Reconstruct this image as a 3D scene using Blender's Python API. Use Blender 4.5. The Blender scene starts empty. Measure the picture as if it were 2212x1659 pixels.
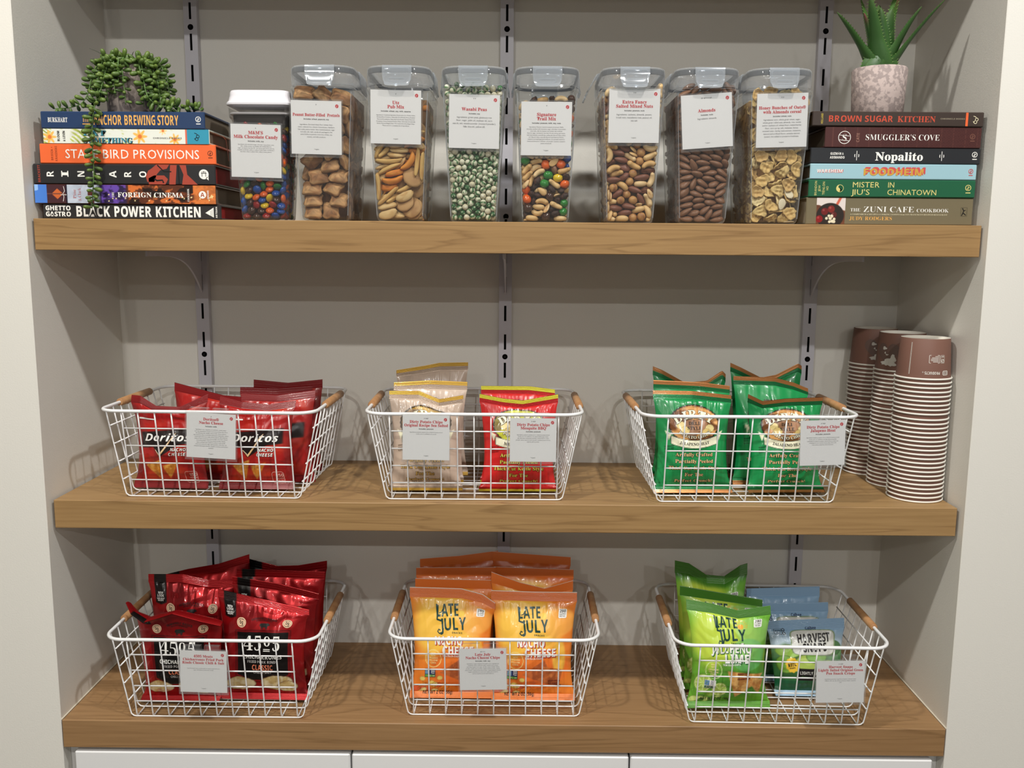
import bpy, math, random, base64, zlib
import numpy as np
from mathutils import Vector, Matrix, Quaternion
PI = math.pi
SC = bpy.context.scene
COL = SC.collection

# ------------------------------------------------------------------ camera
def setup_camera():
    cx, cy, cz, yaw, pit, rol, f = 0.0175, -1.34495, -0.04289, 0.00514, 0.14683, 0.00779, 1941.138
    r0 = Vector((math.cos(yaw), math.sin(yaw), 0))
    fw = Vector((-math.sin(yaw) * math.cos(pit), math.cos(yaw) * math.cos(pit), -math.sin(pit)))
    u0 = r0.cross(fw)
    c, s = math.cos(rol), math.sin(rol)
    rt, up = r0 * c + u0 * s, u0 * c - r0 * s
    cam = bpy.data.cameras.new('camera')
    cam.sensor_width = 36; cam.lens = f / 2212 * 36; cam.clip_start = 0.02; cam.clip_end = 60
    o = bpy.data.objects.new('camera', cam); COL.objects.link(o)
    m = Matrix((rt, up, -fw)).transposed().to_4x4(); m.translation = (cx, cy, cz)
    o.matrix_world = m
    SC.camera = o
setup_camera()

# ------------------------------------------------------------------ world, lamps, exposure
SC.view_settings.view_transform = 'Standard'; SC.view_settings.look = 'None'
SC.view_settings.gamma = 1; SC.view_settings.exposure = -0.09; SC.view_settings.use_curve_mapping = False
SC.cycles.transparent_max_bounces = 40; SC.cycles.max_bounces = 10
SC.cycles.caustics_reflective = False; SC.cycles.caustics_refractive = False
w = bpy.data.worlds.new('world'); SC.world = w; w.use_nodes = True
w.node_tree.nodes['Background'].inputs[0].default_value = (1, 0.95, 0.88, 1)
w.node_tree.nodes['Background'].inputs[1].default_value = 0.02
ZC = 1.2                                            # ceiling height above the top shelf
def downlight(x, y, power, col, size=0.085, spread=180):
    l = bpy.data.lights.new('downlight', 'AREA'); l.shape = 'DISK'; l.size = size
    l.energy = power; l.color = col; l.spread = math.radians(spread)
    o = bpy.data.objects.new('downlight', l); COL.objects.link(o); o.location = (x, y, ZC - 0.012)
WARM, NEUT = (1, 0.972, 0.905), (1, 0.992, 0.972)
PA, PB, PC, PD = 20.0, 20.0, 20.0, 16.0
for x, col in ((-0.62, WARM), (0.62, NEUT)): downlight(x, -0.78, PA, col)
for x, col in ((-0.75, WARM), (0.55, NEUT)): downlight(x, -2.05, PB, col)
for x, col in ((-1.1, WARM), (0.2, NEUT), (1.5, NEUT)): downlight(x, -3.9, PC, col)
for x, col in ((-1.0, NEUT), (1.0, NEUT)): downlight(x, -5.6, PD, col)
# ------------------------------------------------------------------ helpers
def s2l(c):
    if isinstance(c, str):
        c = tuple(int(c[i:i + 2], 16) for i in (0, 2, 4))
    c = np.asarray(c, float) / 255.0
    return np.where(c <= 0.04045, c / 12.92, ((c + 0.055) / 1.055) ** 2.4)
MATS = {}
def mat(name, col=(200, 200, 200), rough=0.5, metal=0.0, vcol=False, bump=None, coat=0.0, spec=0.5, noise=None, trans=0.0):
    """principled material; col in sRGB 0-255; bump=(scale,strength,dist); noise=(scale,col2,lo,hi)"""
    if name in MATS: return MATS[name]
    m = bpy.data.materials.new(name); m.use_nodes = True; nt = m.node_tree; b = nt.nodes['Principled BSDF']
    b.inputs['Roughness'].default_value = rough; b.inputs['Metallic'].default_value = metal
    b.inputs['Coat Weight'].default_value = coat; b.inputs['Coat Roughness'].default_value = 0.08
    b.inputs['Specular IOR Level'].default_value = spec
    c = (*s2l(col), 1); b.inputs['Base Color'].default_value = c
    if vcol:
        a = nt.nodes.new('ShaderNodeAttribute'); a.attribute_name = 'Col'
        nt.links.new(a.outputs['Color'], b.inputs['Base Color'])
    if noise:
        tc = nt.nodes.new('ShaderNodeTexCoord'); n = nt.nodes.new('ShaderNodeTexNoise'); n.inputs['Scale'].default_value = noise[0]
        n.inputs['Detail'].default_value = 5
        nt.links.new(tc.outputs['Object'], n.inputs['Vector'])
        r = nt.nodes.new('ShaderNodeMapRange'); r.inputs[1].default_value = noise[2]; r.inputs[2].default_value = noise[3]
        nt.links.new(n.outputs['Fac'], r.inputs[0])
        mx = nt.nodes.new('ShaderNodeMix'); mx.data_type = 'RGBA'; mx.inputs['A'].default_value = c; mx.inputs['B'].default_value = (*s2l(noise[1]), 1)
        nt.links.new(r.outputs[0], mx.inputs['Factor']); nt.links.new(mx.outputs['Result'], b.inputs['Base Color'])
    if bump:
        tc = nt.nodes.new('ShaderNodeTexCoord'); n = nt.nodes.new('ShaderNodeTexNoise'); n.inputs['Scale'].default_value = bump[0]; n.inputs['Detail'].default_value = 4
        nt.links.new(tc.outputs['Object'], n.inputs['Vector'])
        bp = nt.nodes.new('ShaderNodeBump'); bp.inputs['Strength'].default_value = bump[1]; bp.inputs['Distance'].default_value = bump[2]
        nt.links.new(n.outputs['Fac'], bp.inputs['Height']); nt.links.new(bp.outputs[0], b.inputs['Normal'])
    if trans:
        b.inputs['Transmission Weight'].default_value = trans
    MATS[name] = m; return m
def clear_mat(name, tint=(255, 255, 255), haze=0.04, edge=0.25, gloss=0.08, rough=0.06, hazecol=(235, 238, 240)):
    """thin clear plastic: lets light straight through, hazier at grazing angles, with a gloss on top"""
    if name in MATS: return MATS[name]
    m = bpy.data.materials.new(name); m.use_nodes = True; nt = m.node_tree; N = nt.nodes; L = nt.links
    N.remove(N['Principled BSDF']); out = N['Material Output']
    t = N.new('ShaderNodeBsdfTransparent'); t.inputs[0].default_value = (*s2l(tint), 1)
    d = N.new('ShaderNodeBsdfDiffuse'); d.inputs[0].default_value = (*s2l(hazecol), 1)
    tl = N.new('ShaderNodeBsdfTranslucent'); tl.inputs[0].default_value = (*s2l(hazecol), 1)
    ds = N.new('ShaderNodeMixShader'); ds.inputs[0].default_value = 0.35; L.new(d.outputs[0], ds.inputs[1]); L.new(tl.outputs[0], ds.inputs[2])
    lw = N.new('ShaderNodeLayerWeight'); lw.inputs[0].default_value = 0.25
    mr = N.new('ShaderNodeMapRange'); mr.inputs[3].default_value = haze; mr.inputs[4].default_value = edge; L.new(lw.outputs['Facing'], mr.inputs[0])
    m1 = N.new('ShaderNodeMixShader'); L.new(mr.outputs[0], m1.inputs[0]); L.new(t.outputs[0], m1.inputs[1]); L.new(ds.outputs[0], m1.inputs[2])
    g = N.new('ShaderNodeBsdfGlossy'); g.inputs[1].default_value = rough; g.inputs[0].default_value = (1, 1, 1, 1)
    fr = N.new('ShaderNodeMapRange'); fr.inputs[3].default_value = gloss * 0.5; fr.inputs[4].default_value = min(1, gloss * 5)
    L.new(lw.outputs['Fresnel'], fr.inputs[0])
    m2 = N.new('ShaderNodeMixShader'); L.new(fr.outputs[0], m2.inputs[0]); L.new(m1.outputs[0], m2.inputs[1]); L.new(g.outputs[0], m2.inputs[2])
    L.new(m2.outputs[0], out.inputs[0]); MATS[name] = m; return m

class MB:
    """collects shapes for ONE mesh object; faces carry a material, vertices an optional colour"""
    def __init__(s): s.v = []; s.f = []; s.m = []; s.c = []; s.n = 0; s.mats = []; s.hascol = False
    def mi(s, m):
        if m not in s.mats: s.mats.append(m)
        return s.mats.index(m)
    def add(s, V, F, m, C=None):
        V = np.asarray(V, float).reshape(-1, 3); k = s.mi(m); n = s.n
        s.v.append(V); s.f.extend([tuple(i + n for i in f) for f in F]); s.m.extend([k] * len(F)); s.n += len(V)
        if C is None: C = np.ones((len(V), 3))
        else: C = np.broadcast_to(np.asarray(C, float), (len(V), 3)); s.hascol = True
        s.c.append(C); return s
    def box(s, lo, hi, m, bev=0.0, C=None):
        lo = np.minimum(lo, hi).astype(float) if isinstance(lo, np.ndarray) else np.minimum(np.array(lo, float), np.array(hi, float)); hi = np.array(hi, float) if not isinstance(hi, np.ndarray) else hi
        hi = np.maximum(hi, lo)
        if bev <= 0:
            V = [(x, y, z) for z in (lo[2], hi[2]) for y in (lo[1], hi[1]) for x in (lo[0], hi[0])]
            F = [(0, 2, 3, 1), (4, 5, 7, 6), (0, 1, 5, 4), (2, 6, 7, 3), (0, 4, 6, 2), (1, 3, 7, 5)]
            return s.add(V, F, m, C)
        b = bev; V = []; idx = {}
        for a in range(3):                              # three vertices at every corner, one per face
            for k in range(8):
                p = [hi[i] if (k >> i) & 1 else lo[i] for i in range(3)]
                for i in range(3):
                    if i != a: p[i] += -b if (k >> i) & 1 else b
                idx[(a, k)] = len(V); V.append(p)
        F = []
        for a in range(3):
            i, j = [(1, 2), (2, 0), (0, 1)][a]
            for sgn in (0, 1):
                q = [sgn << a, (sgn << a) | (1 << i), (sgn << a) | (1 << i) | (1 << j), (sgn << a) | (1 << j)]
                q = [idx[(a, k)] for k in q]; F.append(tuple(q if sgn else q[::-1]))
        for a in range(3):                              # edges along axis a
            i, j = [(1, 2), (2, 0), (0, 1)][a]
            for bi in (0, 1):
                for bj in (0, 1):
                    k0 = (bi << i) | (bj << j); k1 = k0 | (1 << a)
                    q = [idx[(i, k0)], idx[(j, k0)], idx[(j, k1)], idx[(i, k1)]]
                    F.append(tuple(q if (bi == bj) else q[::-1]))
        for k in range(8):
            q = [idx[(0, k)], idx[(1, k)], idx[(2, k)]]
            F.append(tuple(q if bin(k).count('1') % 2 else q[::-1]))
        return s.add(V, F, m, C)
    def tube(s, P, r, m, n=8, closed=False, caps=True, C=None):
        P = np.asarray(P, float); k = len(P); R = np.broadcast_to(np.asarray(r, float), (k,))
        if closed: T = np.roll(P, -1, 0) - np.roll(P, 1, 0)
        else:
            T = np.gradient(P, axis=0)
        T /= np.linalg.norm(T, axis=1)[:, None] + 1e-12
        a = np.array((0, 0, 1.0)) if abs(T[0][2]) < 0.9 else np.array((1.0, 0, 0))
        nrm = np.cross(T[0], a); nrm /= np.linalg.norm(nrm); V = []
        ang = np.arange(n) * 2 * PI / n
        for i in range(k):
            nrm = nrm - T[i] * nrm.dot(T[i]); nrm /= np.linalg.norm(nrm) + 1e-12; b = np.cross(T[i], nrm)
            V.append(P[i] + R[i] * (np.cos(ang)[:, None] * nrm + np.sin(ang)[:, None] * b))
        V = np.concatenate(V); F = []
        for i in range(k if closed else k - 1):
            j = (i + 1) % k
            for q in range(n):
                F.append((i * n + q, i * n + (q + 1) % n, j * n + (q + 1) % n, j * n + q))
        if caps and not closed:
            F.append(tuple(range(n - 1, -1, -1))); F.append(tuple((k - 1) * n + q for q in range(n)))
        return s.add(V, F, m, C)
    def lathe(s, prof, m, n=32, o=(0, 0, 0), C=None, capb=False, capt=False):
        prof = np.asarray(prof, float); k = len(prof); a = np.arange(n) * 2 * PI / n
        V = np.stack([np.outer(prof[:, 0], np.cos(a)), np.outer(prof[:, 0], np.sin(a)), np.repeat(prof[:, 1:2], n, 1)], -1).reshape(-1, 3) + np.array(o)
        F = [(i * n + q, i * n + (q + 1) % n, (i + 1) * n + (q + 1) % n, (i + 1) * n + q) for i in range(k - 1) for q in range(n)]
        if capb: F.append(tuple(range(n - 1, -1, -1)))
        if capt: F.append(tuple((k - 1) * n + q for q in range(n)))
        return s.add(V, F, m, C)
    def loft(s, rings, m, caps=(True, True), C=None):
        n = len(rings[0]); V = np.concatenate([np.asarray(r, float) for r in rings]); k = len(rings)
        F = [(i * n + q, i * n + (q + 1) % n, (i + 1) * n + (q + 1) % n, (i + 1) * n + q) for i in range(k - 1) for q in range(n)]
        if caps[0]: F.append(tuple(range(n - 1, -1, -1)))
        if caps[1]: F.append(tuple((k - 1) * n + q for q in range(n)))
        return s.add(V, F, m, C)
    def grid(s, P, m, C=None, flip=False):
        a, b = P.shape[:2]
        i = np.arange(a - 1)[:, None] * b + np.arange(b - 1)[None]
        Q = np.stack([i, i + 1, i + b + 1, i + b], -1).reshape(-1, 4)
        if flip: Q = Q[:, ::-1]
        return s.add(P.reshape(-1, 3), [tuple(q) for q in Q.tolist()], m, None if C is None else np.asarray(C).reshape(-1, 3))
    def move(s, M):
        M = np.array(M); s.v = [v @ M[:3, :3].T + M[:3, 3] for v in s.v]; return s
    def mesh(s, name, smooth=True, angle=40):
        me = bpy.data.meshes.new(name); V = np.concatenate(s.v)
        me.from_pydata(V.tolist(), [], s.f)
        for m in s.mats: me.materials.append(m)
        me.polygons.foreach_set('material_index', s.m)
        if s.hascol:
            a = me.color_attributes.new('Col', 'FLOAT_COLOR', 'POINT')
            c = np.ones((len(V), 4), np.float32); c[:, :3] = np.concatenate(s.c); a.data.foreach_set('color', c.ravel())
        if smooth:
            me.polygons.foreach_set('use_smooth', [True] * len(me.polygons))
            if angle: me.set_sharp_from_angle(angle=math.radians(angle))
        me.update(); return me
    def build(s, name, parent=None, smooth=True, angle=40, loc=None, rot=None):
        return link(name, s.mesh(name, smooth, angle), parent, loc, rot)
def link(name, me, parent=None, loc=None, rot=None):
    o = bpy.data.objects.new(name, me); COL.objects.link(o)
    if parent is not None: o.parent = parent
    if loc is not None: o.location = loc
    if rot is not None: o.rotation_euler = rot
    return o
def tag(o, label, cat, group=None, kind=None):
    if label: o['label'] = label
    if cat: o['category'] = cat
    if group: o['group'] = group
    if kind: o['kind'] = kind
    return o
def thing(name, label, cat, loc=(0, 0, 0), rot=(0, 0, 0), group=None):
    o = bpy.data.objects.new(name, None); COL.objects.link(o); o.location = loc; o.rotation_euler = rot; o.empty_display_size = 0.02
    return tag(o, label, cat, group)
def copy_tree(o, parent=None):
    c = o.copy(); COL.objects.link(c); c.parent = parent
    for ch in list(o.children): copy_tree(ch, c)
    return c
def struct(o): o['kind'] = 'structure'; return o
def smooth01(x, a, b):
    t = np.clip((x - a) / (b - a), 0, 1); return t * t * (3 - 2 * t)
def vnoise(x, y, seed=0, octv=3):
    """smooth 2-D value noise in 0..1"""
    x = np.asarray(x, float); y = np.asarray(y, float); r = 0; amp = 1; tot = 0
    tab = np.random.RandomState(seed).rand(64, 64)
    for k in range(octv):
        xi = np.floor(x).astype(int); yi = np.floor(y).astype(int); fx = x - xi; fy = y - yi
        fx = fx * fx * (3 - 2 * fx); fy = fy * fy * (3 - 2 * fy)
        g = lambda i, j: tab[(xi + i) % 64, (yi + j) % 64]
        r = r + amp * ((g(0, 0) * (1 - fx) + g(1, 0) * fx) * (1 - fy) + (g(0, 1) * (1 - fx) + g(1, 1) * fx) * fy)
        tot += amp; amp *= 0.5; x = x * 2.03 + 11.3; y = y * 2.03 + 5.7
    return r / tot

# ------------------------------------------------------------------ lettering: glyph outlines laid out by hand
GL = {}
STY = {'g': None, 'b': (0x1D5D4, 0x1D7EC), 's': None, 'B': (0x1D400, 0x1D7CE), 'i': (0x1D468, None), 'bi': (0x1D63C, None), 'c': (0x1D4D0, None), 'm': (0x1D670, 0x1D7F6)}
def styled(ch, sty):
    t = STY[sty.rstrip('-+')]
    if t:
        if 'A' <= ch <= 'Z': return chr(t[0] + ord(ch) - 65)
        if 'a' <= ch <= 'z': return chr(t[0] + 26 + ord(ch) - 97)
        if ch.isdigit() and t[1]: return chr(t[1] + ord(ch) - 48)
    return ch
def load_set(chars, sty):
    """outlines of a set of characters in one style, read from one long text with each character on a line of its own"""
    cu = bpy.data.curves.new('t', 'FONT'); cu.resolution_u = 2; cu.space_line = 3.0; cu.body = '\n'.join(styled(c, sty) for c in chars)
    if sty.endswith('-'): cu.offset = -0.012
    if sty.endswith('+'): cu.offset = 0.014
    o = bpy.data.objects.new('t', cu); me = o.to_mesh(); V = np.zeros(len(me.vertices) * 3); me.vertices.foreach_get('co', V); V = V.reshape(-1, 3)[:, :2]
    F = [tuple(p.vertices) for p in me.polygons]; o.to_mesh_clear(); bpy.data.objects.remove(o); bpy.data.curves.remove(cu)
    line = np.round((0.3 - V[:, 1]) / 3.0).astype(int); per = [[] for _ in chars]
    for f in F: per[line[f[0]]].append(f)
    for i, c in enumerate(chars):
        q = np.where(line == i)[0]
        if len(q) == 0: GL[(c, sty)] = (np.zeros((0, 2)), [], 0.4); continue
        mp = dict(zip(q.tolist(), range(len(q)))); P = V[q] + [0, 3.0 * i]
        GL[(c, sty)] = (P, [tuple(mp[j] for j in f) for f in per[i]], P[:, 0].max() + min(.09, max(.02, P[:, 0].min())))
def glyph(ch, sty):
    if ch == ' ': return np.zeros((0, 2)), [], 0.28
    if (ch, sty) not in GL: load_set([ch], sty)
    return GL[(ch, sty)]
def text_flat(s, sty='g', h=1.0, x=0, y=0, align='c', sx=1.0, track=0.0, arc=None, rot=0.0, width=None):
    """2-D verts/faces of a line of text with capital height h; arc=R bends the baseline upward round a circle of radius R"""
    capn = 0.70
    k = h / capn; out = []; F = []; n = 0; pen = 0; G = []
    for ch in s:
        V, f, a = glyph(ch, sty); G.append((V, f, pen)); pen += a + track
    W = (pen - track) * k * sx
    if width: sx = sx * width / max(W, 1e-6); W = width
    ox = {'c': -W / 2, 'l': 0, 'r': -W}[align]
    for V, f, p in G:
        if len(V) == 0: continue
        P = (V + [p, 0]) * [k * sx, k] + [ox, 0]
        if arc:
            mid = P[:, 0].mean(); th = mid / arc; lx = P[:, 0] - mid
            c_, s_ = math.cos(th), math.sin(th)
            P = np.stack([arc * s_ + lx * c_ + P[:, 1] * s_, arc * (c_ - 1) - lx * s_ + P[:, 1] * c_], 1)
        out.append(P); F += [tuple(i + n for i in q) for q in f]; n += len(P)
    if not out: return np.zeros((0, 2)), []
    P = np.concatenate(out)
    if rot:
        c_, s_ = math.cos(rot), math.sin(rot); P = P @ np.array([[c_, s_], [-s_, c_]])
    return P + [x, y], F
def wrap(s, n):
    L = []; cur = ''
    for wd in s.split(' '):
        if len(cur) + len(wd) + 1 > n and cur: L.append(cur); cur = wd
        else: cur = (cur + ' ' + wd).strip()
    return L + [cur]
def ellipse(cx, cy, rx, ry, n=28, a0=0, a1=2 * PI):
    a = np.linspace(a0, a1, n, endpoint=False); return np.stack([cx + rx * np.cos(a), cy + ry * np.sin(a)], 1)
def ring2(outer, inner):
    n = len(outer); V = np.concatenate([outer, inner]); F = [(i, (i + 1) % n, n + (i + 1) % n, n + i) for i in range(n)]; return V, F
def rrect(x0, y0, x1, y1, r, n=5):
    P = []
    for cx, cy, a in ((x1 - r, y1 - r, 0), (x0 + r, y1 - r, PI / 2), (x0 + r, y0 + r, PI), (x1 - r, y0 + r, 1.5 * PI)):
        for t in np.linspace(0, PI / 2, n): P.append((cx + r * math.cos(a + t), cy + r * math.sin(a + t)))
    return np.array(P)
def stroke2(P, w, closed=False):
    P = np.asarray(P, float); T = np.gradient(P, axis=0) if not closed else np.roll(P, -1, 0) - np.roll(P, 1, 0)
    T /= np.linalg.norm(T, axis=1)[:, None] + 1e-9; N = np.stack([-T[:, 1], T[:, 0]], 1); w = np.broadcast_to(np.asarray(w, float), (len(P),))[:, None]
    V = np.concatenate([P - N * w / 2, P + N * w / 2]); n = len(P)
    F = [(i, (i + 1) % n, n + (i + 1) % n, n + i) for i in range(n if closed else n - 1)]; return V, F
class Decal:
    """lays flat 2-D artwork on the plane y = const of a mesh (x right, z up), each call a hair in front of the last"""
    def __init__(s, mb, y, ox=0, oz=0, step=0.00006): s.mb = mb; s.y = y; s.ox = ox; s.oz = oz; s.step = step; s.k = 1
    def put(s, V, F, m, lift=1):
        if len(V) == 0: return
        V = np.asarray(V); P = np.stack([V[:, 0] + s.ox, np.full(len(V), s.y - s.step * (s.k + lift - 1)), V[:, 1] + s.oz], 1); s.mb.add(P, F, m)
    def up(s): s.k += 1
    def poly(s, V, m): s.put(V, [tuple(range(len(V)))], m)
    def text(s, t, m, **k): s.put(*text_flat(t, **k), m)
# ------------------------------------------------------------------ the room and the niche
W2, D = 0.71, 0.2995
Z1, Z2, Z3 = 0.0, -0.43349, -0.79367
ZF = -1.58
def paint(name, col, bump=0.25):
    return mat(name, col, rough=0.62, bump=(420, bump, 0.0006), spec=0.3)
WALL = paint('eggshell_paint', (229, 226, 218))
def block(name, lo, hi, m, bev=0.0):
    mb = MB(); mb.box(lo, hi, m, bev); return struct(mb.build(name, smooth=False))
block('wall_left', (-3.6, 0, ZF), (-W2, D + 0.12, ZC), WALL, 0.0012)
block('wall_right', (W2, 0, ZF), (3.6, D + 0.12, ZC), WALL, 0.0012)
block('wall_back', (-W2, D, ZF), (W2, D + 0.12, ZC), WALL)
block('wall_header', (-W2, 0, 0.98), (W2, D, ZC), WALL)
block('wall_rear', (-3.6, -7.1, ZF), (3.6, -7.0, ZC), paint('room_paint', (150, 146, 140)))
block('wall_west', (-3.7, -7.1, ZF), (-3.6, D + 0.12, ZC), WALL)
block('wall_east', (3.6, -7.1, ZF), (3.7, D + 0.12, ZC), WALL)
block('ceiling', (-3.7, -7.1, ZC), (3.7, D + 0.12, ZC + 0.1), paint('ceiling_paint', (235, 233, 226)))
block('floor', (-3.7, -7.1, ZF - 0.1), (3.7, D + 0.12, ZF), mat('carpet_grey', (92, 88, 84), rough=0.95, bump=(300, 0.6, 0.003)))

# ------------------------------------------------------------------ wood shelves
def wood_mat(name, seed, c0, c1, c2):
    m = bpy.data.materials.new(name); m.use_nodes = True; nt = m.node_tree; N = nt.nodes; L = nt.links; b = N['Principled BSDF']
    b.inputs['Roughness'].default_value = 0.42; b.inputs['Specular IOR Level'].default_value = 0.35
    tc = N.new('ShaderNodeTexCoord'); mp = N.new('ShaderNodeMapping'); mp.inputs['Location'].default_value = (seed * 3.7, seed * 1.3, seed * 2.1)
    mp.inputs['Scale'].default_value = (1.25, 13, 26); L.new(tc.outputs['Object'], mp.inputs[0])
    n1 = N.new('ShaderNodeTexNoise'); n1.inputs['Scale'].default_value = 1.0; n1.inputs['Detail'].default_value = 4; n1.inputs['Distortion'].default_value = 0.45; n1.inputs['Roughness'].default_value = 0.42
    L.new(mp.outputs[0], n1.inputs['Vector'])
    # growth-ring lines: thin dark bands where the slow noise crosses a level
    mul = N.new('ShaderNodeMath'); mul.operation = 'MULTIPLY'; mul.inputs[1].default_value = 8.0; L.new(n1.outputs['Fac'], mul.inputs[0])
    fr = N.new('ShaderNodeMath'); fr.operation = 'FRACT'; L.new(mul.outputs[0], fr.inputs[0])
    rp = N.new('ShaderNodeValToRGB'); rp.color_ramp.elements[0].position = 0.0; rp.color_ramp.elements[0].color = (0.75, 0.75, 0.75, 1)
    rp.color_ramp.elements[1].position = 0.10; rp.color_ramp.elements[1].color = (0, 0, 0, 1)
    e = rp.color_ramp.elements.new(0.86); e.color = (0.10, 0.10, 0.10, 1); e = rp.color_ramp.elements.new(1.0); e.color = (0.7, 0.7, 0.7, 1)
    L.new(fr.outputs[0], rp.inputs[0])
    mp2 = N.new('ShaderNodeMapping'); mp2.inputs['Scale'].default_value = (9, 160, 260); mp2.inputs['Location'].default_value = (seed, seed * 2, 0); L.new(tc.outputs['Object'], mp2.inputs[0])
    n2 = N.new('ShaderNodeTexNoise'); n2.inputs['Scale'].default_value = 1.0; n2.inputs['Detail'].default_value = 3; L.new(mp2.outputs[0], n2.inputs['Vector'])
    mx = N.new('ShaderNodeMix'); mx.data_type = 'RGBA'; mx.inputs['A'].default_value = (*s2l(c0), 1); mx.inputs['B'].default_value = (*s2l(c1), 1); L.new(n1.outputs['Fac'], mx.inputs['Factor'])
    r2 = N.new('ShaderNodeMapRange'); r2.inputs[1].default_value = 0.35; r2.inputs[2].default_value = 0.75; r2.inputs[4].default_value = 0.55; L.new(n2.outputs['Fac'], r2.inputs[0])
    m2 = N.new('ShaderNodeMix'); m2.data_type = 'RGBA'; L.new(r2.outputs[0], m2.inputs['Factor']); L.new(mx.outputs['Result'], m2.inputs['A']); m2.inputs['B'].default_value = (*s2l(c2), 1)
    m3 = N.new('ShaderNodeMix'); m3.data_type = 'RGBA'
    q = N.new('ShaderNodeMath'); q.operation = 'MULTIPLY'; q.inputs[1].default_value = 0.62; L.new(rp.outputs[0], q.inputs[0]); L.new(q.outputs[0], m3.inputs['Factor'])
    L.new(m2.outputs['Result'], m3.inputs['A']); m3.inputs['B'].default_value = (*s2l((108, 78, 46)), 1)
    L.new(m3.outputs['Result'], b.inputs['Base Color'])
    bp = N.new('ShaderNodeBump'); bp.inputs['Strength'].default_value = 0.08; bp.inputs['Distance'].default_value = 0.0004; L.new(n2.outputs['Fac'], bp.inputs['Height']); L.new(bp.outputs[0], b.inputs['Normal'])
    return m
shelf_defs = [(0.4725, 0.7068, 0.0145, 0.0475, 'thick wood-grain shelf above the plants, just over the picture', 3.0),
              (Z1, 0.7068, 0.0145, 0.0468, 'top wood-grain shelf carrying the clear snack jars and two stacks of books', 0.0),
              (Z2, 0.7055, 0.0145, 0.0454, 'middle wood-grain shelf carrying three wire baskets and the paper cups', 1.0)]
for z, hw, y0, t, lab, sd in shelf_defs:
    mb = MB(); mb.box((-hw, y0, -t), (hw, D, 0), wood_mat('wood_laminate', sd, (172, 139, 94), (156, 122, 79), (140, 107, 68)), 0.0009)
    tag(mb.build('shelf', smooth=False, loc=(0, 0, z)), lab, 'shelf', 'wood shelves')
mb = MB(); mb.box((-0.7085, -0.0005, -0.047), (0.7085, D, 0), wood_mat('wood_counter', 2.0, (168, 132, 92), (150, 115, 77), (134, 101, 66)), 0.0009)
tag(mb.build('countertop', smooth=False, loc=(0, 0, Z3)), 'bottom wood-grain counter under the three lowest baskets, above the white cabinet doors', 'countertop')
caulk = mat('white_caulk', (225, 215, 195), rough=0.5)
for n, x in (('trim_1', -0.7092), ('trim_2', 0.7092)):
    mb = MB(); mb.tube([(x, 0.001, Z3 + 0.0006), (x, D - 0.001, Z3 + 0.0006)], 0.0011, caulk, 6); struct(mb.build(n))

# ------------------------------------------------------------------ slotted wall standards and shelf brackets
STEEL = mat('white_steel', (206, 204, 212), rough=0.38, spec=0.5)
DARK = mat('slot_dark', (14, 13, 12), rough=0.9)
ZINC = mat('zinc_screw', (150, 150, 150), rough=0.35, metal=0.9)
RX = (-0.5545, -0.0042, 0.5478)
RLAB = ('left slotted white wall standard behind the trailing plant', 'middle slotted white wall standard behind the pea jar', 'right slotted white wall standard behind the spiky plant')
for k, x in enumerate(RX):
    r = thing('shelf_standard', RLAB[k], 'shelf standard', (x, D, 0), group='slotted wall standards')
    hw, dp, sw, sl, pitch = 0.0115, 0.0125, 0.0021, 0.028, 0.052
    zb, zt = Z3 + 0.001, 0.978; mb = MB()
    mb.box((-hw, -dp, zb), (-hw + 0.0015, -0.0002, zt), STEEL); mb.box((hw - 0.0015, -dp, zb), (hw, -0.0002, zt), STEEL)
    for a, b in ((-hw + 0.0015, -sw), (sw, hw - 0.0015)): mb.box((a, -dp, zb), (b, -dp + 0.0015, zt), STEEL)
    c = 0.313 - 22 * pitch; prev = zb
    while c < zt:
        if c - sl / 2 > prev: mb.box((-sw, -dp, prev), (sw, -dp + 0.0015, c - sl / 2), STEEL)
        prev = max(prev, c + sl / 2); c += pitch
    mb.box((-sw, -dp, prev), (sw, -dp + 0.0015, zt), STEEL)
    mb.box((-hw + 0.0016, -0.0015, zb), (hw - 0.0016, -0.0004, zt), DARK)
    mb.build('channel', r, smooth=False)
    for z in (0.338, 0.0, -0.234, -0.70):
        s = MB(); s.lathe([(0.0001, -0.0022), (0.003, -0.0019), (0.0046, -0.0008), (0.005, 0.0)][::-1], ZINC, 16, capb=True)
        s.move(Matrix.Rotation(PI / 2, 4, 'X')); 
        for q in (0, PI / 2):
            t = MB(); t.box((-0.0026, -0.0027, -0.0005), (0.0026, -0.0019, 0.0005), DARK); t.move(Matrix.Rotation(q + 0.7, 4, 'Y')); s.add(np.concatenate(t.v), t.f, DARK)
        s.build('screw', r, loc=(0, -dp, z - 0.0 if z else 0.018))
BLAB = ('left', 'middle', 'right')
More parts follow.
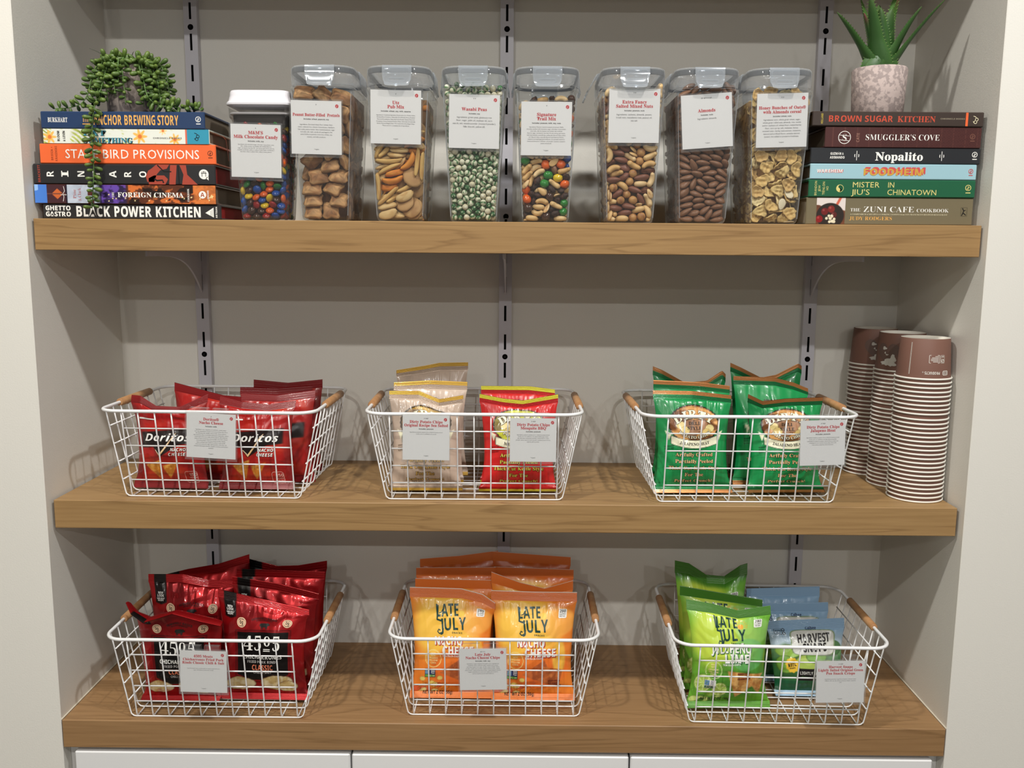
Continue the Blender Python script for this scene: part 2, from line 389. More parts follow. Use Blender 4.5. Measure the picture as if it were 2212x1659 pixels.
for zs, t, w in ((Z1, 0.0468, 'top shelf'), (Z2, 0.0454, 'middle shelf')):
    for k, x in enumerate(RX):
        P = []                                          # quarter-curve plate, thin
        yb = D - 0.0128; hb = 0.074
        top = [(yb, 0), (0.05, 0)]; low = [(0.05, -0.008)]
        for a in np.linspace(0, 1, 18):
            low.append((0.05 + (yb - 0.05) * (a ** 0.75), -0.008 - (hb - 0.008) * (a ** 3.2)))
        O = np.array(top + low); mb = MB(); n = len(O)
        V = np.concatenate([np.stack([np.full(n, sx), O[:, 0], O[:, 1]], 1) for sx in (-0.0016, 0.0016)])
        F = [tuple(range(n)), tuple(range(2 * n - 1, n - 1, -1))] + [(i, n + i, n + (i + 1) % n, (i + 1) % n) for i in range(n)]
        mb.add(V, F, STEEL)
        tag(mb.build('shelf_bracket', smooth=False, loc=(x, 0, zs - t - 0.0003)), f'white curved steel bracket under the {w} on the {BLAB[k]} slotted standard', 'bracket', 'shelf brackets')

# ------------------------------------------------------------------ white base cabinets under the counter
LACQ = mat('white_lacquer', (236, 236, 236), rough=0.35)
CARC = mat('cabinet_carcass', (205, 203, 200), rough=0.5)
for k, (a, b, lab) in enumerate(((-0.6925, -0.2465, 'left'), (-0.2435, 0.2035, 'middle'), (0.2065, 0.6925, 'right'))):
    r = thing('base_cabinet', f'{lab} white flat-fronted cabinet under the wood counter', 'cabinet', ((a + b) / 2, 0, Z3 - 0.047), group='white base cabinets')
    h = (b - a) / 2; zf = ZF + 0.001 - (Z3 - 0.047)
    mb = MB(); mb.box((-h + 0.001, 0.022, zf), (h - 0.001, D - 0.001, -0.0005), CARC); mb.build('body', r, smooth=False)
    mb = MB(); mb.box((-h, 0.001, zf + 0.09), (h, 0.021, -0.0075), LACQ, 0.0022); mb.build('door', r, smooth=False)
for n, a, b in (('trim_3', -0.7095, -0.6945), ('trim_4', 0.6945, 0.7095)):
    mb = MB(); mb.box((a, 0.024, ZF), (b, D - 0.001, Z3 - 0.0475), CARC); struct(mb.build(n, smooth=False))
# ------------------------------------------------------------------ books
def ink(name, col, rough=0.5): return mat('ink_' + name, col, rough=rough, spec=0.3)
WHITE, CREAM, GOLD, BLACK = ink('white', (244, 242, 236)), ink('cream', (236, 226, 190)), ink('gold', (240, 178, 92)), ink('black', (24, 22, 22))
RED, TEAL, ORNG, GREY = ink('red', (196, 78, 56)), ink('teal', (70, 150, 172)), ink('orange', (240, 104, 56)), ink('grey', (120, 118, 116))
PAGES = mat('book_pages', (206, 196, 176), rough=0.9, bump=(900, 0.5, 0.0004))
PAGES_DK = mat('book_pages_dark', (120, 108, 92), rough=0.9)
class Art:
    """spine artwork in the units of one spine: origin at its left end and mid height"""
    def __init__(s, mb, y, u): s.d = Decal(mb, y); s.u = u
    def T(s, t, x, y, h, m, sty='g', w=None, a='c', rot=0, track=0.0):
        k = s.u; V, F = text_flat(t, sty, h * k, 0, 0, a, 1.0, track, None, rot, None if w is None else w * k)
        if rot == 0: V = V - [0, h * k / 2]
        else: V = V + [h * k / 2 * math.sin(rot), 0]
        s.d.put(V + [x * k, y * k], F, m)
    def P(s, V, m): s.d.poly(np.asarray(V, float) * s.u, m)
    def R(s, x0, y0, x1, y1, m): s.P([(x0, y0), (x1, y0), (x1, y1), (x0, y1)], m)
    def S(s, V, w, m, closed=False): V, F = stroke2(np.asarray(V, float) * s.u, np.asarray(w) * s.u, closed); s.d.put(V, F, m)
    def O(s, x, y, r, w, m): s.S(ellipse(x, y, r, r, 24), w, m, True)
    def G(s, x0, x1, y0, y1, nx, ny, fn):
        X, Y = np.meshgrid(np.linspace(x0, x1, nx), np.linspace(y0, y1, ny)); C = s2l(np.clip(fn(X, Y), 0, 255))
        P = np.stack([X * s.u, np.full_like(X, s.d.y - s.d.step * s.d.k), Y * s.u], -1); s.d.mb.grid(P, PRINT, C)
    def leaf_logo(s, x, y, m, k=1.0):
        s.O(x, y + 2.2 * k, 4.6 * k, 1.1 * k, m); s.S([(x, y + 5 * k), (x, y - 3 * k)], 1.1 * k, m); s.S([(x - 2.5 * k, y), (x + 2.5 * k, y + 3.5 * k)], 1.0 * k, m)
        s.S([(x - 4 * k, y - 6.2 * k), (x + 4.5 * k, y - 6.2 * k)], 1.5 * k, m)
    def specs_logo(s, x, y, m):
        s.O(x - 1, y - 4.5, 3, 1.1, m); s.O(x + 1.5, y + 1, 3, 1.1, m); s.S([(x - 4, y - 6), (x - 6, y - 3)], 1.1, m); s.S([(x + 1, y + 4), (x - 2, y + 7), (x - 6, y + 8)], 1.1, m)
PRINT = mat('printed_paper', vcol=True, rough=0.4, spec=0.4)
def blend(a, b, t): return np.asarray(a)[None, None] * (1 - t[..., None]) + np.asarray(b)[None, None] * t[..., None]
def mixc(C, col, t): return C * (1 - t[..., None]) + np.asarray(col, float) * t[..., None]
def art_anchor(A):
    A.T('BURKHART', 37, 0, 10, WHITE, 'B', 43); A.T('THE', 99, 2, 13, GOLD, 'b', 17); A.R(90.5, -9.5, 107.5, -7.5, GOLD)
    A.T('ANCHOR BREWING STORY', 206.6, 0, 20, GOLD, 'b', 184); A.d.up(); A.leaf_logo(341, 0, WHITE, 1.15)
def art_eat(A):
    def f(X, Y):
        C = np.broadcast_to(np.array((232., 234, 224)), X.shape + (3,)).copy()
        st = np.abs(((X * 0.55 + Y * (0.9 + 0.4 * np.sin(X * 0.05))) % 7.5) - 3.7); band = vnoise(X * 0.035, Y * 0.03 + 3, 5)
        C = mixc(C, (186, 196, 96), smooth01(band, .48, .56) * (st < 1.9)); C = mixc(C, (120, 140, 66), smooth01(band, .6, .66) * (st < 0.8))
        for x, y, r in ((14, -2, 15), (208, 0, 16), (120, -14, 12), (283, -6, 13), (258, 12, 9)):
            a = np.arctan2(Y - y, X - x); d = np.hypot(X - x, Y - y); pet = r * (0.72 + 0.28 * np.cos(a * 7))
            C = mixc(C, (244, 190, 96) if r > 12 else (250, 214, 150), smooth01(pet - d, -1, 1)); C = mixc(C, (226, 120, 60), smooth01(r * .28 - d, -1, 1))
        C = mixc(C, (226, 104, 74), ((X > 305) & (X < 309)).astype(float)); C = mixc(C, (52, 148, 176), (X >= 309).astype(float)); return C
    A.G(0.4, 356, -15, 15, 300, 30, f); A.d.up()
    for t, y in (('EAT', 7.0), ('SOMETHING', -8.2)):
        w = {'EAT': 50, 'SOMETHING': 107}[t]
        A.T(t, 86.5, y - .9, 11, BLACK, 'B+', w, 'l'); A.d.up(); A.T(t, 85, y, 11, TEAL, 'B', w, 'l'); A.d.up()
    A.T('BLOOM', 33, 0, 5, BLACK, 'b', 22, 'c', PI / 2); A.T('& LEVIN', 45, 0, 5, BLACK, 'b', 22, 'c', PI / 2); A.T('CHRONICLE BOOKS', 267, -3, 3, GREY, 'b', 62); A.specs_logo(331, 0, BLACK)
def art_state(A):
    A.T('STATE BIRD PROVISIONS', 200, 0, 19, WHITE, 'g', 290); br = ink('brick', (150, 62, 34))
    A.T('BRIOZA +', 27, 0, 4.6, br, 'b', 29, 'c', PI / 2); A.T('KRASINSKI', 36, 0, 4.6, br, 'b', 32, 'c', PI / 2); A.leaf_logo(368, 0, ink('umber', (84, 44, 30)), 1.1)
def art_rintaro(A):
    rc = ink('vermilion', (168, 70, 54))
    for ch, x in zip('RINTARO', (37, 69, 104, 137, 173, 205, 238)): A.T(ch, x, 0, 15, WHITE, 'b', 15, 'c', PI / 2)
    A.P([(268, 21), (296, 21), (290, 12), (276, 9), (268, 0), (262, -16), (247, -16), (244, -4), (250, 8), (258, 13)], rc)
    A.P([(298, 20), (312, 20), (308, -21), (294, -21)], rc); A.P([(318, 20), (332, 20), (334, 0), (356, -21), (322, -21), (326, 0)], rc); A.P([(250, -8), (262, -2), (284, -2), (292, -10), (286, -21), (250, -21)], rc)
    A.d.up(); A.S([(262, -9), (268, -13), (280, -12), (282, -18)], 3.4, BLACK); A.S([(270, 20), (284, 6), (300, 6)], 2.6, BLACK); A.S([(315, 20), (316, -20)], 2.4, BLACK)
    A.T('BRACKETT', 13, 0, 5, rc, 'b', 37, 'c', PI / 2); A.P(ellipse(370, 1, 10.5, 10.5), WHITE); A.P([(374, -7), (380, -12), (380, -3)], WHITE); A.d.up()
    A.S([(366, -4), (366, 6), (374, 6), (374, -4)], 1.3, BLACK); A.S([(364, 3), (376, 3)], 1.2, BLACK); A.S([(370, 8), (370, 3)], 1.2, BLACK)
def art_foreign(A):
    def f(X, Y):
        n = vnoise(X * 0.09, Y * 0.14, 3); C = blend((206, 214, 226), (176, 186, 204), n)
        C = mixc(C, (74, 128, 214), (X < 27).astype(float)); C = mixc(C, (150, 190, 240), ((X < 27) & (Y > 6 + X * .2) & (X < 9)).astype(float))
        C = mixc(C, (70, 38, 44), ((X >= 27) & (X < 68)).astype(float)); tri = ((X > 38) & (X < 62) & (np.abs(Y) < (1 - np.abs(X - 50) / 12) * 11)); C = mixc(C, (206, 104, 52), tri.astype(float))
        C = mixc(C, (110, 66, 56), ((X >= 27) & (X < 68) & (np.abs(Y) < 1.2)).astype(float)); C = mixc(C, (34, 24, 40), ((X > 68) & (X < 71)).astype(float))
        C = mixc(C, (96, 44, 36), ((X > 116) & (X < 130) & ((np.abs(Y - 1) < 4) | (Y < -11))).astype(float)); C = mixc(C, (44, 30, 70), smooth01(X, 138, 146))
        C = mixc(C, (104, 72, 168), ((X > 146) & (X < 200)) * smooth01(n, .42, .62)); C = mixc(C, (92, 46, 26), smooth01(X, 196, 206)); C = mixc(C, (214, 112, 52), (X > 205) * smooth01(n, .47, .62))
        C = mixc(C, (34, 18, 12), (X > 205) * (X < 346) * smooth01(vnoise(X * .05, Y * .1, 9), .56, .62)); C = mixc(C, (224, 128, 62), smooth01(X, 344, 350) * (0.55 + .45 * n))
        r = np.random.RandomState(4)
        for x, y in zip(r.uniform(160, 392, 26), r.uniform(-17, 4, 26)): C = mixc(C, (255, 236, 170), smooth01(1.9 - np.hypot(X - x, Y - y), 0, 1))
        return C
    A.G(0.5, 394.5, -19.6, 19.6, 320, 36, f); A.d.up()
    A.T('FOREIGN CINEMA', 253, -1, 10.5, WHITE, 'B', 144); A.T('THE', 171, -1, 4.5, WHITE, 'B', 11, 'c', PI / 2); A.T('COOKBOOK', 335, -1, 4.2, WHITE, 'B', 28, 'c', PI / 2)
    pk = ink('dusty_red', (176, 84, 84)); A.T('Pine', 87, 0, 7, pk, 'B-', 20, 'c', PI / 2); A.T('& Clark', 98, -1, 7, pk, 'B-', 28, 'c', PI / 2)
    A.S([(62, -16), (64, -6), (62, 0), (66, 6), (64, 16)], 1, WHITE); A.S([(57, -2), (70, -2)], 1, WHITE); A.P(ellipse(366, 0, 8, 8), WHITE); A.d.up(); A.T('A', 366, 0, 9, ink('rust', (170, 78, 36)), 'b'); A.T('ABRAMS', 378, 0, 3.4, WHITE, 'b', 19, 'c', PI / 2)
def art_black(A):
    A.T('GHETTO', 33, 6.6, 9.4, WHITE, 'b+', 55); A.T('GASTRO', 33, -6, 9.4, WHITE, 'b+', 55); A.T('BLACK POWER KITCHEN', 206, 0, 21, WHITE, 'b+', 271)
    A.P([(350, -1.5), (368, -11), (368, 10)], WHITE); A.T('ARTISAN', 374, 0, 3.4, WHITE, 'b', 24, 'c', PI / 2); A.d.up(); A.S([(362, -8), (362, 3)], .8, GREY); A.S([(365, -8), (365, 5)], .8, GREY)
def art_brown(A):
    A.T('BROWN SUGAR', 104, 0, 12.5, RED, 'b', 140); A.T('KITCHEN', 223, 0, 12.5, RED, 'B', 82); A.T('HOLLAND', 21, 0, 4.4, ink('mustard', (190, 170, 70)), 'b', 22, 'c', PI / 2)
    A.T('CHRONICLE BOOKS', 300, 1, 2.8, ink('tan', (150, 140, 120)), 'b', 52); A.R(328, -14, 333, 14, ORNG); A.specs_logo(350, -1, CREAM)
def art_smuggler(A):
    def f(X, Y):
        bx = np.abs(((X + 9) % 26) - 13) > 12; ln = (np.abs(np.sin(X * .9) + np.sin(Y * 1.1 + X * .05)) < .25)
        return mixc(mixc(np.broadcast_to(np.array((74., 38, 36)), X.shape + (3,)).copy(), (96, 56, 50), bx * .8), (60, 28, 28), ln * (X > 120) * .8)
    A.G(0.5, 336.5, -21, 21, 260, 34, f); A.d.up(); A.O(42, -1, 13, 1.2, WHITE); A.T('S', 42, -1, 14, WHITE, 'B-'); A.S([(31, 4), (53, 2)], 1, WHITE); A.S([(31, -6), (52, -8)], 1, WHITE)
    A.T('CATE', 71, -1, 6, ink('taupe', (150, 110, 96)), 'b', 20, 'c', PI / 2); A.T("SMUGGLER'S COVE", 167, 0, 12.5, WHITE, 'B-', 161); A.leaf_logo(318, 0, ink('faded', (124, 84, 70)), 1.1)
def art_nopalito(A):
    A.T('GUZMÁN &', 57, 4, 5, WHITE, 'b', 29); A.T('ADIMANDO', 58, -4, 5, WHITE, 'b', 32); A.T('Nopalito', 192, -1, 17.5, WHITE, 'B+', 104)
    for x in (100, 284): A.S([(x, -10), (x, 10)], 1.2, WHITE); A.S([(x - 4, 3), (x - 4.5, 0), (x - 4, -3)], 1.5, WHITE); A.S([(x + 4, 3), (x + 4.5, 0), (x + 4, -3)], 1.5, WHITE)
    A.leaf_logo(355, 1, WHITE, 1.15)
def art_food(A):
    rd = ink('coral', (206, 84, 84)); A.T('WAREHEIM', 43, 0.5, 6.4, rd, 'b+', 57); A.d.up(); A.T('WAREHEIM', 42, 1.2, 6.4, WHITE, 'b', 56)
    for k in range(3): A.T('FOODHEIM', 181.5 - k * .9 + 1.8, 2.4 - k * .8, 13.5, rd, 'b+', 132); A.d.up()
    A.T('FOODHEIM', 179, -1, 13.5, ink('ochre', (206, 160, 70)), 'b+', 132); A.leaf_logo(345, 0, rd, 1.0)
def art_jiu(A):
    yl = ink('pale_gold', (220, 208, 130))
    A.T('BRANDON', 15, 0, 5, yl, 's', 31, 'c', PI / 2); A.T('JEW', 23, 0, 5, yl, 's', 13, 'c', PI / 2); A.T('TIENLON', 32, 0, 5, yl, 's', 28, 'c', PI / 2); A.T('HO', 40, 0, 5, yl, 's', 9, 'c', PI / 2)
    A.P(ellipse(67, 0, 8, 8), yl); A.d.up(); a = np.linspace(-PI / 2, PI / 2, 12); gr = ink('bottle', (20, 84, 54))
    P = [(67 + 7 * math.cos(t), 7 * math.sin(t)) for t in a] + [(67 - 3.5 * math.cos(t), 3.5 + 3.5 * math.sin(t)) for t in a[::-1]] + [(67 + 3.5 * math.cos(t), -3.5 - 3.5 * math.sin(t)) for t in a[::-1]][::-1][::-1]
    A.P(P, gr); A.d.up(); A.P(ellipse(67, 3.5, 1.2, 1.2, 10), gr); A.P(ellipse(67, -3.5, 1.2, 1.2, 10), yl)
    for t, x, y, w_ in (('MISTER', 93, 8, 60), ("JIU'S", 93, -7.5, 39), ('IN', 169, 8, 15), ('CHINATOWN', 168.5, -7.5, 107)): A.T(t, x, y, 11.5, yl, 's', w_, 'l')
    A.leaf_logo(342, 0, yl, 1.25)
def art_zuni(A):
    def f(X, Y):
        n = vnoise(X * .12, Y * .12, 8); C = blend((122, 74, 48), (96, 56, 40), n); C = mixc(C, (226, 214, 208), smooth01(Y - 10 + (X - 20) * .18 - 6 * n, -1, 2)); C = mixc(C, (206, 96, 72), smooth01(4.5 - np.abs(X - 66 - (Y - 14) * .5), 0, 3) * (Y > 4))
        C = mixc(C, (44, 36, 32), smooth01(28 - np.hypot((X - 52) * .9, Y + 10), 0, 2)); r = np.random.RandomState(2)
        for x, y, q, c in [(40, -1, 8, (110, 30, 30)), (54, 4, 8, (128, 40, 34)), (29, -17, 8, (134, 24, 26)), (60, -8, 7, (90, 32, 30))] + [(a, b, 3.4, (224, 214, 186)) for a, b in zip(r.uniform(44, 72, 12), r.uniform(-24, -8, 12))]:
            d = np.hypot(X - x, Y - y); C = mixc(C, c, smooth01(q - d, -.5, 1.2)); C = mixc(C, np.array(c) + 60, smooth01(q * .35 - np.hypot(X - x + q * .3, Y - y - q * .35), -.3, 1) * .6)
        return C
    A.G(22, 84, -28, 28, 110, 90, f); A.d.up()
    A.T('THE', 95, 3, 7, WHITE, 'B-', 22, 'l'); A.T('ZUNI CAFE', 123, 4.5, 12, WHITE, 'B-', 110, 'l'); A.T('COOKBOOK', 238, 2.5, 7.6, WHITE, 'B-', 70, 'l')
    A.T("A COMPENDIUM of RECIPES & COOKING LESSONS from SAN FRANCISCO'S BELOVED RESTAURANT", 95, -6.5, 2.8, CREAM, 'B-', 210, 'l'); A.T('JUDY RODGERS', 94, -15, 8, GOLD, 'B-', 93, 'l')
    A.S([(334, -9), (334, 9), (347, 9), (347, -9)], .6, BLACK, True); A.S([(337, 8), (340, 2), (338, -4), (336, -8)], 2, BLACK); A.S([(340, 2), (344, 4)], 1.6, BLACK); A.S([(339, -2), (345, -7)], 1.8, BLACK)

def book(lab, x0, x1, y0, z0, z1, ln, dep, col, pages, art, yaw=0.0, rough=0.4, group=None, ribbon=None):
    L = x1 - x0; T = z1 - z0; bt = 0.0026
    r = thing('book', lab, 'book', ((x0 + x1) / 2, y0, z0 + 0.0001), (0, 0, yaw), group)
    C = mat('cover_' + '_'.join(map(str, col)), col, rough=rough, spec=0.45); mb = MB(); h = L / 2
    mb.box((-h, 0.0016, 0), (h, dep, bt), C, 0.0006); mb.box((-h, 0.0016, T - bt - 0.0002), (h, dep, T - 0.0002), C, 0.0006)
    mb.box((-h, 0, 0.0002), (h, 0.0034, T - 0.0004), C, 0.0012)
    n = MB(); A = Art(n, -0.00004, L / ln)
    art(A); k = np.array((-h, 0, T / 2)); n.v = [v + k for v in n.v]
    for v, f0 in ((None, None),):
        off = mb.n; mp = [mb.mi(m) for m in n.mats]
        mb.v += n.v; mb.c += n.c; mb.hascol = n.hascol; mb.f += [tuple(i + off for i in f) for f in n.f]; mb.m += [mp[i] for i in n.m]; mb.n += n.n
    mb.build('cover', r, smooth=False)
    pg = MB(); pg.box((-h + 0.004, 0.0036, bt + 0.0001), (h - 0.0035, dep - 0.004, T - bt - 0.0003), pages); pg.build('page_block', r, smooth=False)
    if ribbon:
        rb = MB(); a = np.linspace(0, 1, 14); P = np.stack([h - 0.003 + 0.0145 * np.minimum(1, a / .45), 0.03 + 0.02 * a, T - 0.005 - 0.036 * np.clip((a - .3) / .7, 0, 1) ** 1.3], 1)
        V = np.concatenate([P, P + [0, 0.003, 0.0]]); k = len(a); rb.add(V, [(i, i + 1, k + i + 1, k + i) for i in range(k - 1)], ribbon); tag(rb.build('ribbon', r), 'orange ribbon bookmark', None)
    return r
S_ = 'in the left stack'; R_ = 'in the right stack'
book('black book with huge white block lettering, at the bottom of the left stack', -0.698, -0.4295, 0.028, 0, 0.0225, 384, 0.215, (44, 42, 42), mat('red_edge', (150, 24, 24), rough=0.8), art_black, 0.004, group='books of the left stack')
book('book with blue, purple and orange photo spine in the left stack', -0.7082, -0.4356, 0.026, 0.0225, 0.0512, 395, 0.21, (86, 44, 30), PAGES_DK, art_foreign, 0.0, 0.2, 'books of the left stack')
book('black book with sideways white letters and red brush strokes in left stack', -0.7082, -0.4351, 0.026, 0.0512, 0.0812, 395, 0.20, (38, 38, 40), mat('red_edge', ()), art_rintaro, 0.0, group='books of the left stack')
book('bright orange book with thin white lettering in the left stack', -0.6976, -0.434, 0.028, 0.0812, 0.1105, 380, 0.2, (238, 106, 54), PAGES_DK, art_state, 0.0, group='books of the left stack')
book('pale floral book with teal lettering, second from top of the left stack', -0.6907, -0.4424, 0.028, 0.1105, 0.1322, 357, 0.2, (222, 226, 212), PAGES_DK, art_eat, -0.004, group='books of the left stack', ribbon=ORNG)
book('dark blue book with gold lettering on top of the left stack, under the trailing plant', -0.6932, -0.4483, 0.028, 0.1322, 0.1575, 355, 0.195, (34, 58, 96), PAGES_DK, art_anchor, -0.006, group='books of the left stack')
g = 'books of the right stack'
book('thick khaki book with a food photo spine at the bottom of right stack', 0.4499, 0.6994, 0.03, 0, 0.0405, 360, 0.2, (118, 108, 84), PAGES, art_zuni, 0.0, 0.3, g)
book('dark green book with pale gold lettering in the right stack', 0.4512, 0.6996, 0.028, 0.0405, 0.0665, 358, 0.2, (22, 92, 60), PAGES_DK, art_jiu, 0.0, 0.45, g)
book('light blue book with gold and red lettering in the right stack', 0.452, 0.6997, 0.028, 0.0665, 0.0897, 358, 0.2, (158, 196, 206), PAGES_DK, art_food, 0.004, 0.35, g)
book('black book with plump white serif lettering in the right stack', 0.4513, 0.7032, 0.028, 0.0897, 0.1128, 368, 0.2, (36, 38, 42), PAGES_DK, art_nopalito, 0.0, 0.4, g)
book('dark maroon book with a round white emblem, second from the top of the right stack', 0.4713, 0.702, 0.028, 0.1128, 0.1432, 337, 0.2, (74, 38, 36), PAGES_DK, art_smuggler, 0.0, 0.45, g)
book('dark brown book with red lettering on top of the right stack, under the spiky plant', 0.4503, 0.7028, 0.026, 0.1432, 0.1648, 367, 0.2, (58, 46, 40), PAGES_DK, art_brown, 0.0, 0.45, g)
# ------------------------------------------------------------------ snack pieces: a few shapes of each kind, shared by the copies
GLOSSY = mat('candy_shell', vcol=True, rough=0.16, spec=0.6); DRY = mat('snack_dry', vcol=True, rough=0.6, spec=0.35); WAXY = mat('nut_skin', vcol=True, rough=0.42, spec=0.4)
def lump(rx, ry, rz, col, m, seed=0, amp=0.08, fr=2.2, col2=None, cth=(.45, .6), sq=1.0, nu=14, nv=9, post=None, shade=None, pits=0):
    rs = np.random.RandomState(seed); th = np.linspace(0, PI, nv); ph = np.arange(nu) * 2 * PI / nu; V = []
    for t in th:
        for p in ph:
            d = np.array((math.sin(t) * math.cos(p), math.sin(t) * math.sin(p), math.cos(t)))
            V.append(np.sign(d) * np.abs(d) ** sq)
    V = np.array(V); off = rs.rand(3) * 20
    n1 = np.sin(V @ (fr * rs.randn(3)) + off[0]) + np.sin(V @ (fr * 1.7 * rs.randn(3)) + off[1]) + .5 * np.sin(V @ (fr * 3.1 * rs.randn(3)) + off[2])
    P = V * (1 + amp * n1[:, None] / 2.5) * [rx, ry, rz]
    c = np.tile(np.array(col, float), (len(V), 1))
    if col2 is not None:
        k = (np.sin(V @ (3.0 * rs.randn(3)) + off[1]) + np.sin(V @ (4.2 * rs.randn(3)) + off[2]) + .6 * np.sin(V @ (7 * rs.randn(3)))) / 5.2 + .5; t = smooth01(k, *cth)[:, None]; c = c * (1 - t) + np.array(col2, float) * t
    if shade is not None: c = shade(V, P, c)
    if post is not None: P = post(V, P)
    F = [(i * nu + k, (i + 1) * nu + k, (i + 1) * nu + (k + 1) % nu, i * nu + (k + 1) % nu) for i in range(nv - 1) for k in range(nu)]
    mb = MB(); mb.add(P - P.mean(0), F, m, s2l(np.clip(c, 0, 255))); return mb
def candy(col, r=0.0064, h=0.0036): return lump(r, r, h, col, GLOSSY, 0, 0.0, nu=18, nv=11)
def peanut_candy(col, s=0): return lump(0.0078, 0.0066, 0.0062, col, GLOSSY, s, 0.05, nu=16, nv=10)
def nugget(s):
    def post(V, P):
        x, y = V[:, 0], V[:, 1]; k = 1 + 0.22 * (np.abs(x * y) * 2) ** 1.2; Q = P * np.stack([k, k, 1 - .55 * (np.abs(x * y) * 2) ** 1.0], 1); return Q
    return lump(0.0118 + .0008 * (s % 3), 0.0108, 0.0068, (186, 144, 98), DRY, s, 0.10, 3.2, (142, 98, 60), (.4, .66), 0.62, 18, 11, post, lambda V, P, c: c * (1 + .14 * np.sin(V[:, :1] * 23 + V[:, 1:2] * 17)))
def disc(s, r=0.0165): return lump(r, r * .92, 0.0028, (186, 146, 96), DRY, s, 0.05, 2.5, (164, 122, 76), (.4, .7), 0.9, 22, 8)
def stick(s, L=0.021, r=0.0034, col=(216, 178, 110), col2=(190, 144, 82), bend=0.15):
    def post(V, P): Q = P.copy(); Q[:, 2] += bend * (P[:, 0] ** 2) / L; return Q
    return lump(L, r, r, col, DRY, s, 0.09, 4.0, col2, (.45, .7), 0.72, 10, 14 if False else 10, lambda V, P: post(V, np.stack([P[:, 0], P[:, 1], P[:, 2]], 1)))
def curl(s): return stick(s, 0.0165, 0.0046, (224, 146, 58), (206, 120, 40), 0.35)
def wedge(s): return lump(0.0145, 0.0072, 0.0034, (214, 182, 128), DRY, s, 0.1, 2, (196, 156, 98), (.5, .7), .85, 16, 8, lambda V, P: P + np.stack([0 * P[:, 0], 9.0 * P[:, 0] ** 2 - .0007, 0 * P[:, 0]], 1))
def pea(s):
    g = [((58, 108, 60), (226, 226, 200), (.40, .5)), ((220, 222, 196), (60, 116, 64), (.56, .66)), ((224, 224, 200), (90, 136, 84), (.64, .74)), ((40, 96, 50), (206, 214, 184), (.62, .72)), ((214, 206, 176), (236, 232, 212), (.4, .6))][s % 5]
    r = (0.0046, 0.0050, 0.0044, 0.0043, 0.0049)[s % 5]
    return lump(r, r * .96, r * .93, g[0], WAXY, s, 0.05, 2.4, g[1], g[2], nu=16, nv=11)
def almond(s, rx=0.0102, ry=0.0056, rz=0.0040, col=(142, 102, 76), col2=(112, 76, 54)):
    def post(V, P): k = 1 - 0.34 * np.clip(V[:, 0], -1, 1) - .12 * V[:, 0] ** 2; return P * np.stack([np.ones(len(V)), k, k ** .7], 1)
    return lump(rx * (1 + .06 * (s % 3)), ry, rz, col, WAXY, s, 0.03, 2, None, (0, 1), 1, 18, 13, post, lambda V, P, c: c * (1 - .5 * (.5 + .5 * np.sin(np.arctan2(V[:, 1:2], V[:, 2:3]) * 9 + s))) + np.array(col2) * (.5 * (.5 + .5 * np.sin(np.arctan2(V[:, 1:2], V[:, 2:3]) * 9 + s))))
def cashew(s, k=1.0):
    mb = MB(); a = np.linspace(-1.25, 1.25, 13); R = 0.0068 * k; P = np.stack([R * np.sin(a) * 1.25, R * np.cos(a) - R * .55, 0 * a], 1); rad = 0.0041 * k * (0.35 + .65 * np.sqrt(np.clip(1 - (a / 1.36) ** 2, 0, 1))) * (1 + .12 * a)
    mb.tube(P, rad, WAXY, 10, C=s2l(((226, 190, 134), (214, 172, 112), (232, 200, 150))[s % 3])); return mb
def peanut(s):
    return lump(0.0082, 0.0046, 0.0030, ((226, 186, 128), (234, 200, 150))[s % 2], WAXY, s, .04, 2, (204, 156, 98), (.6, .75), 1, 14, 9, lambda V, P: np.stack([P[:, 0], P[:, 1] * (1 - .25 * V[:, 0]), np.where(P[:, 2] < 0, P[:, 2] * .25, P[:, 2])], 1))
def raisin(s): return lump(0.0066, 0.0045, 0.0036, (58, 42, 40), DRY, s, .34, 7, (84, 52, 40), (.5, .7), nu=14, nv=9)
def pecan(s): return lump(0.0115, 0.0062, 0.0046, (112, 66, 42), DRY, s, .1, 3, (84, 46, 30), (.4, .6), 1, 18, 12, lambda V, P: P * (1 + .12 * np.sin(V[:, 1] * 9))[:, None])
def hazel(s): return lump(0.0068, 0.0064, 0.0062, (196, 148, 92), WAXY, s, .05, 2, (150, 98, 60), (.5, .7))
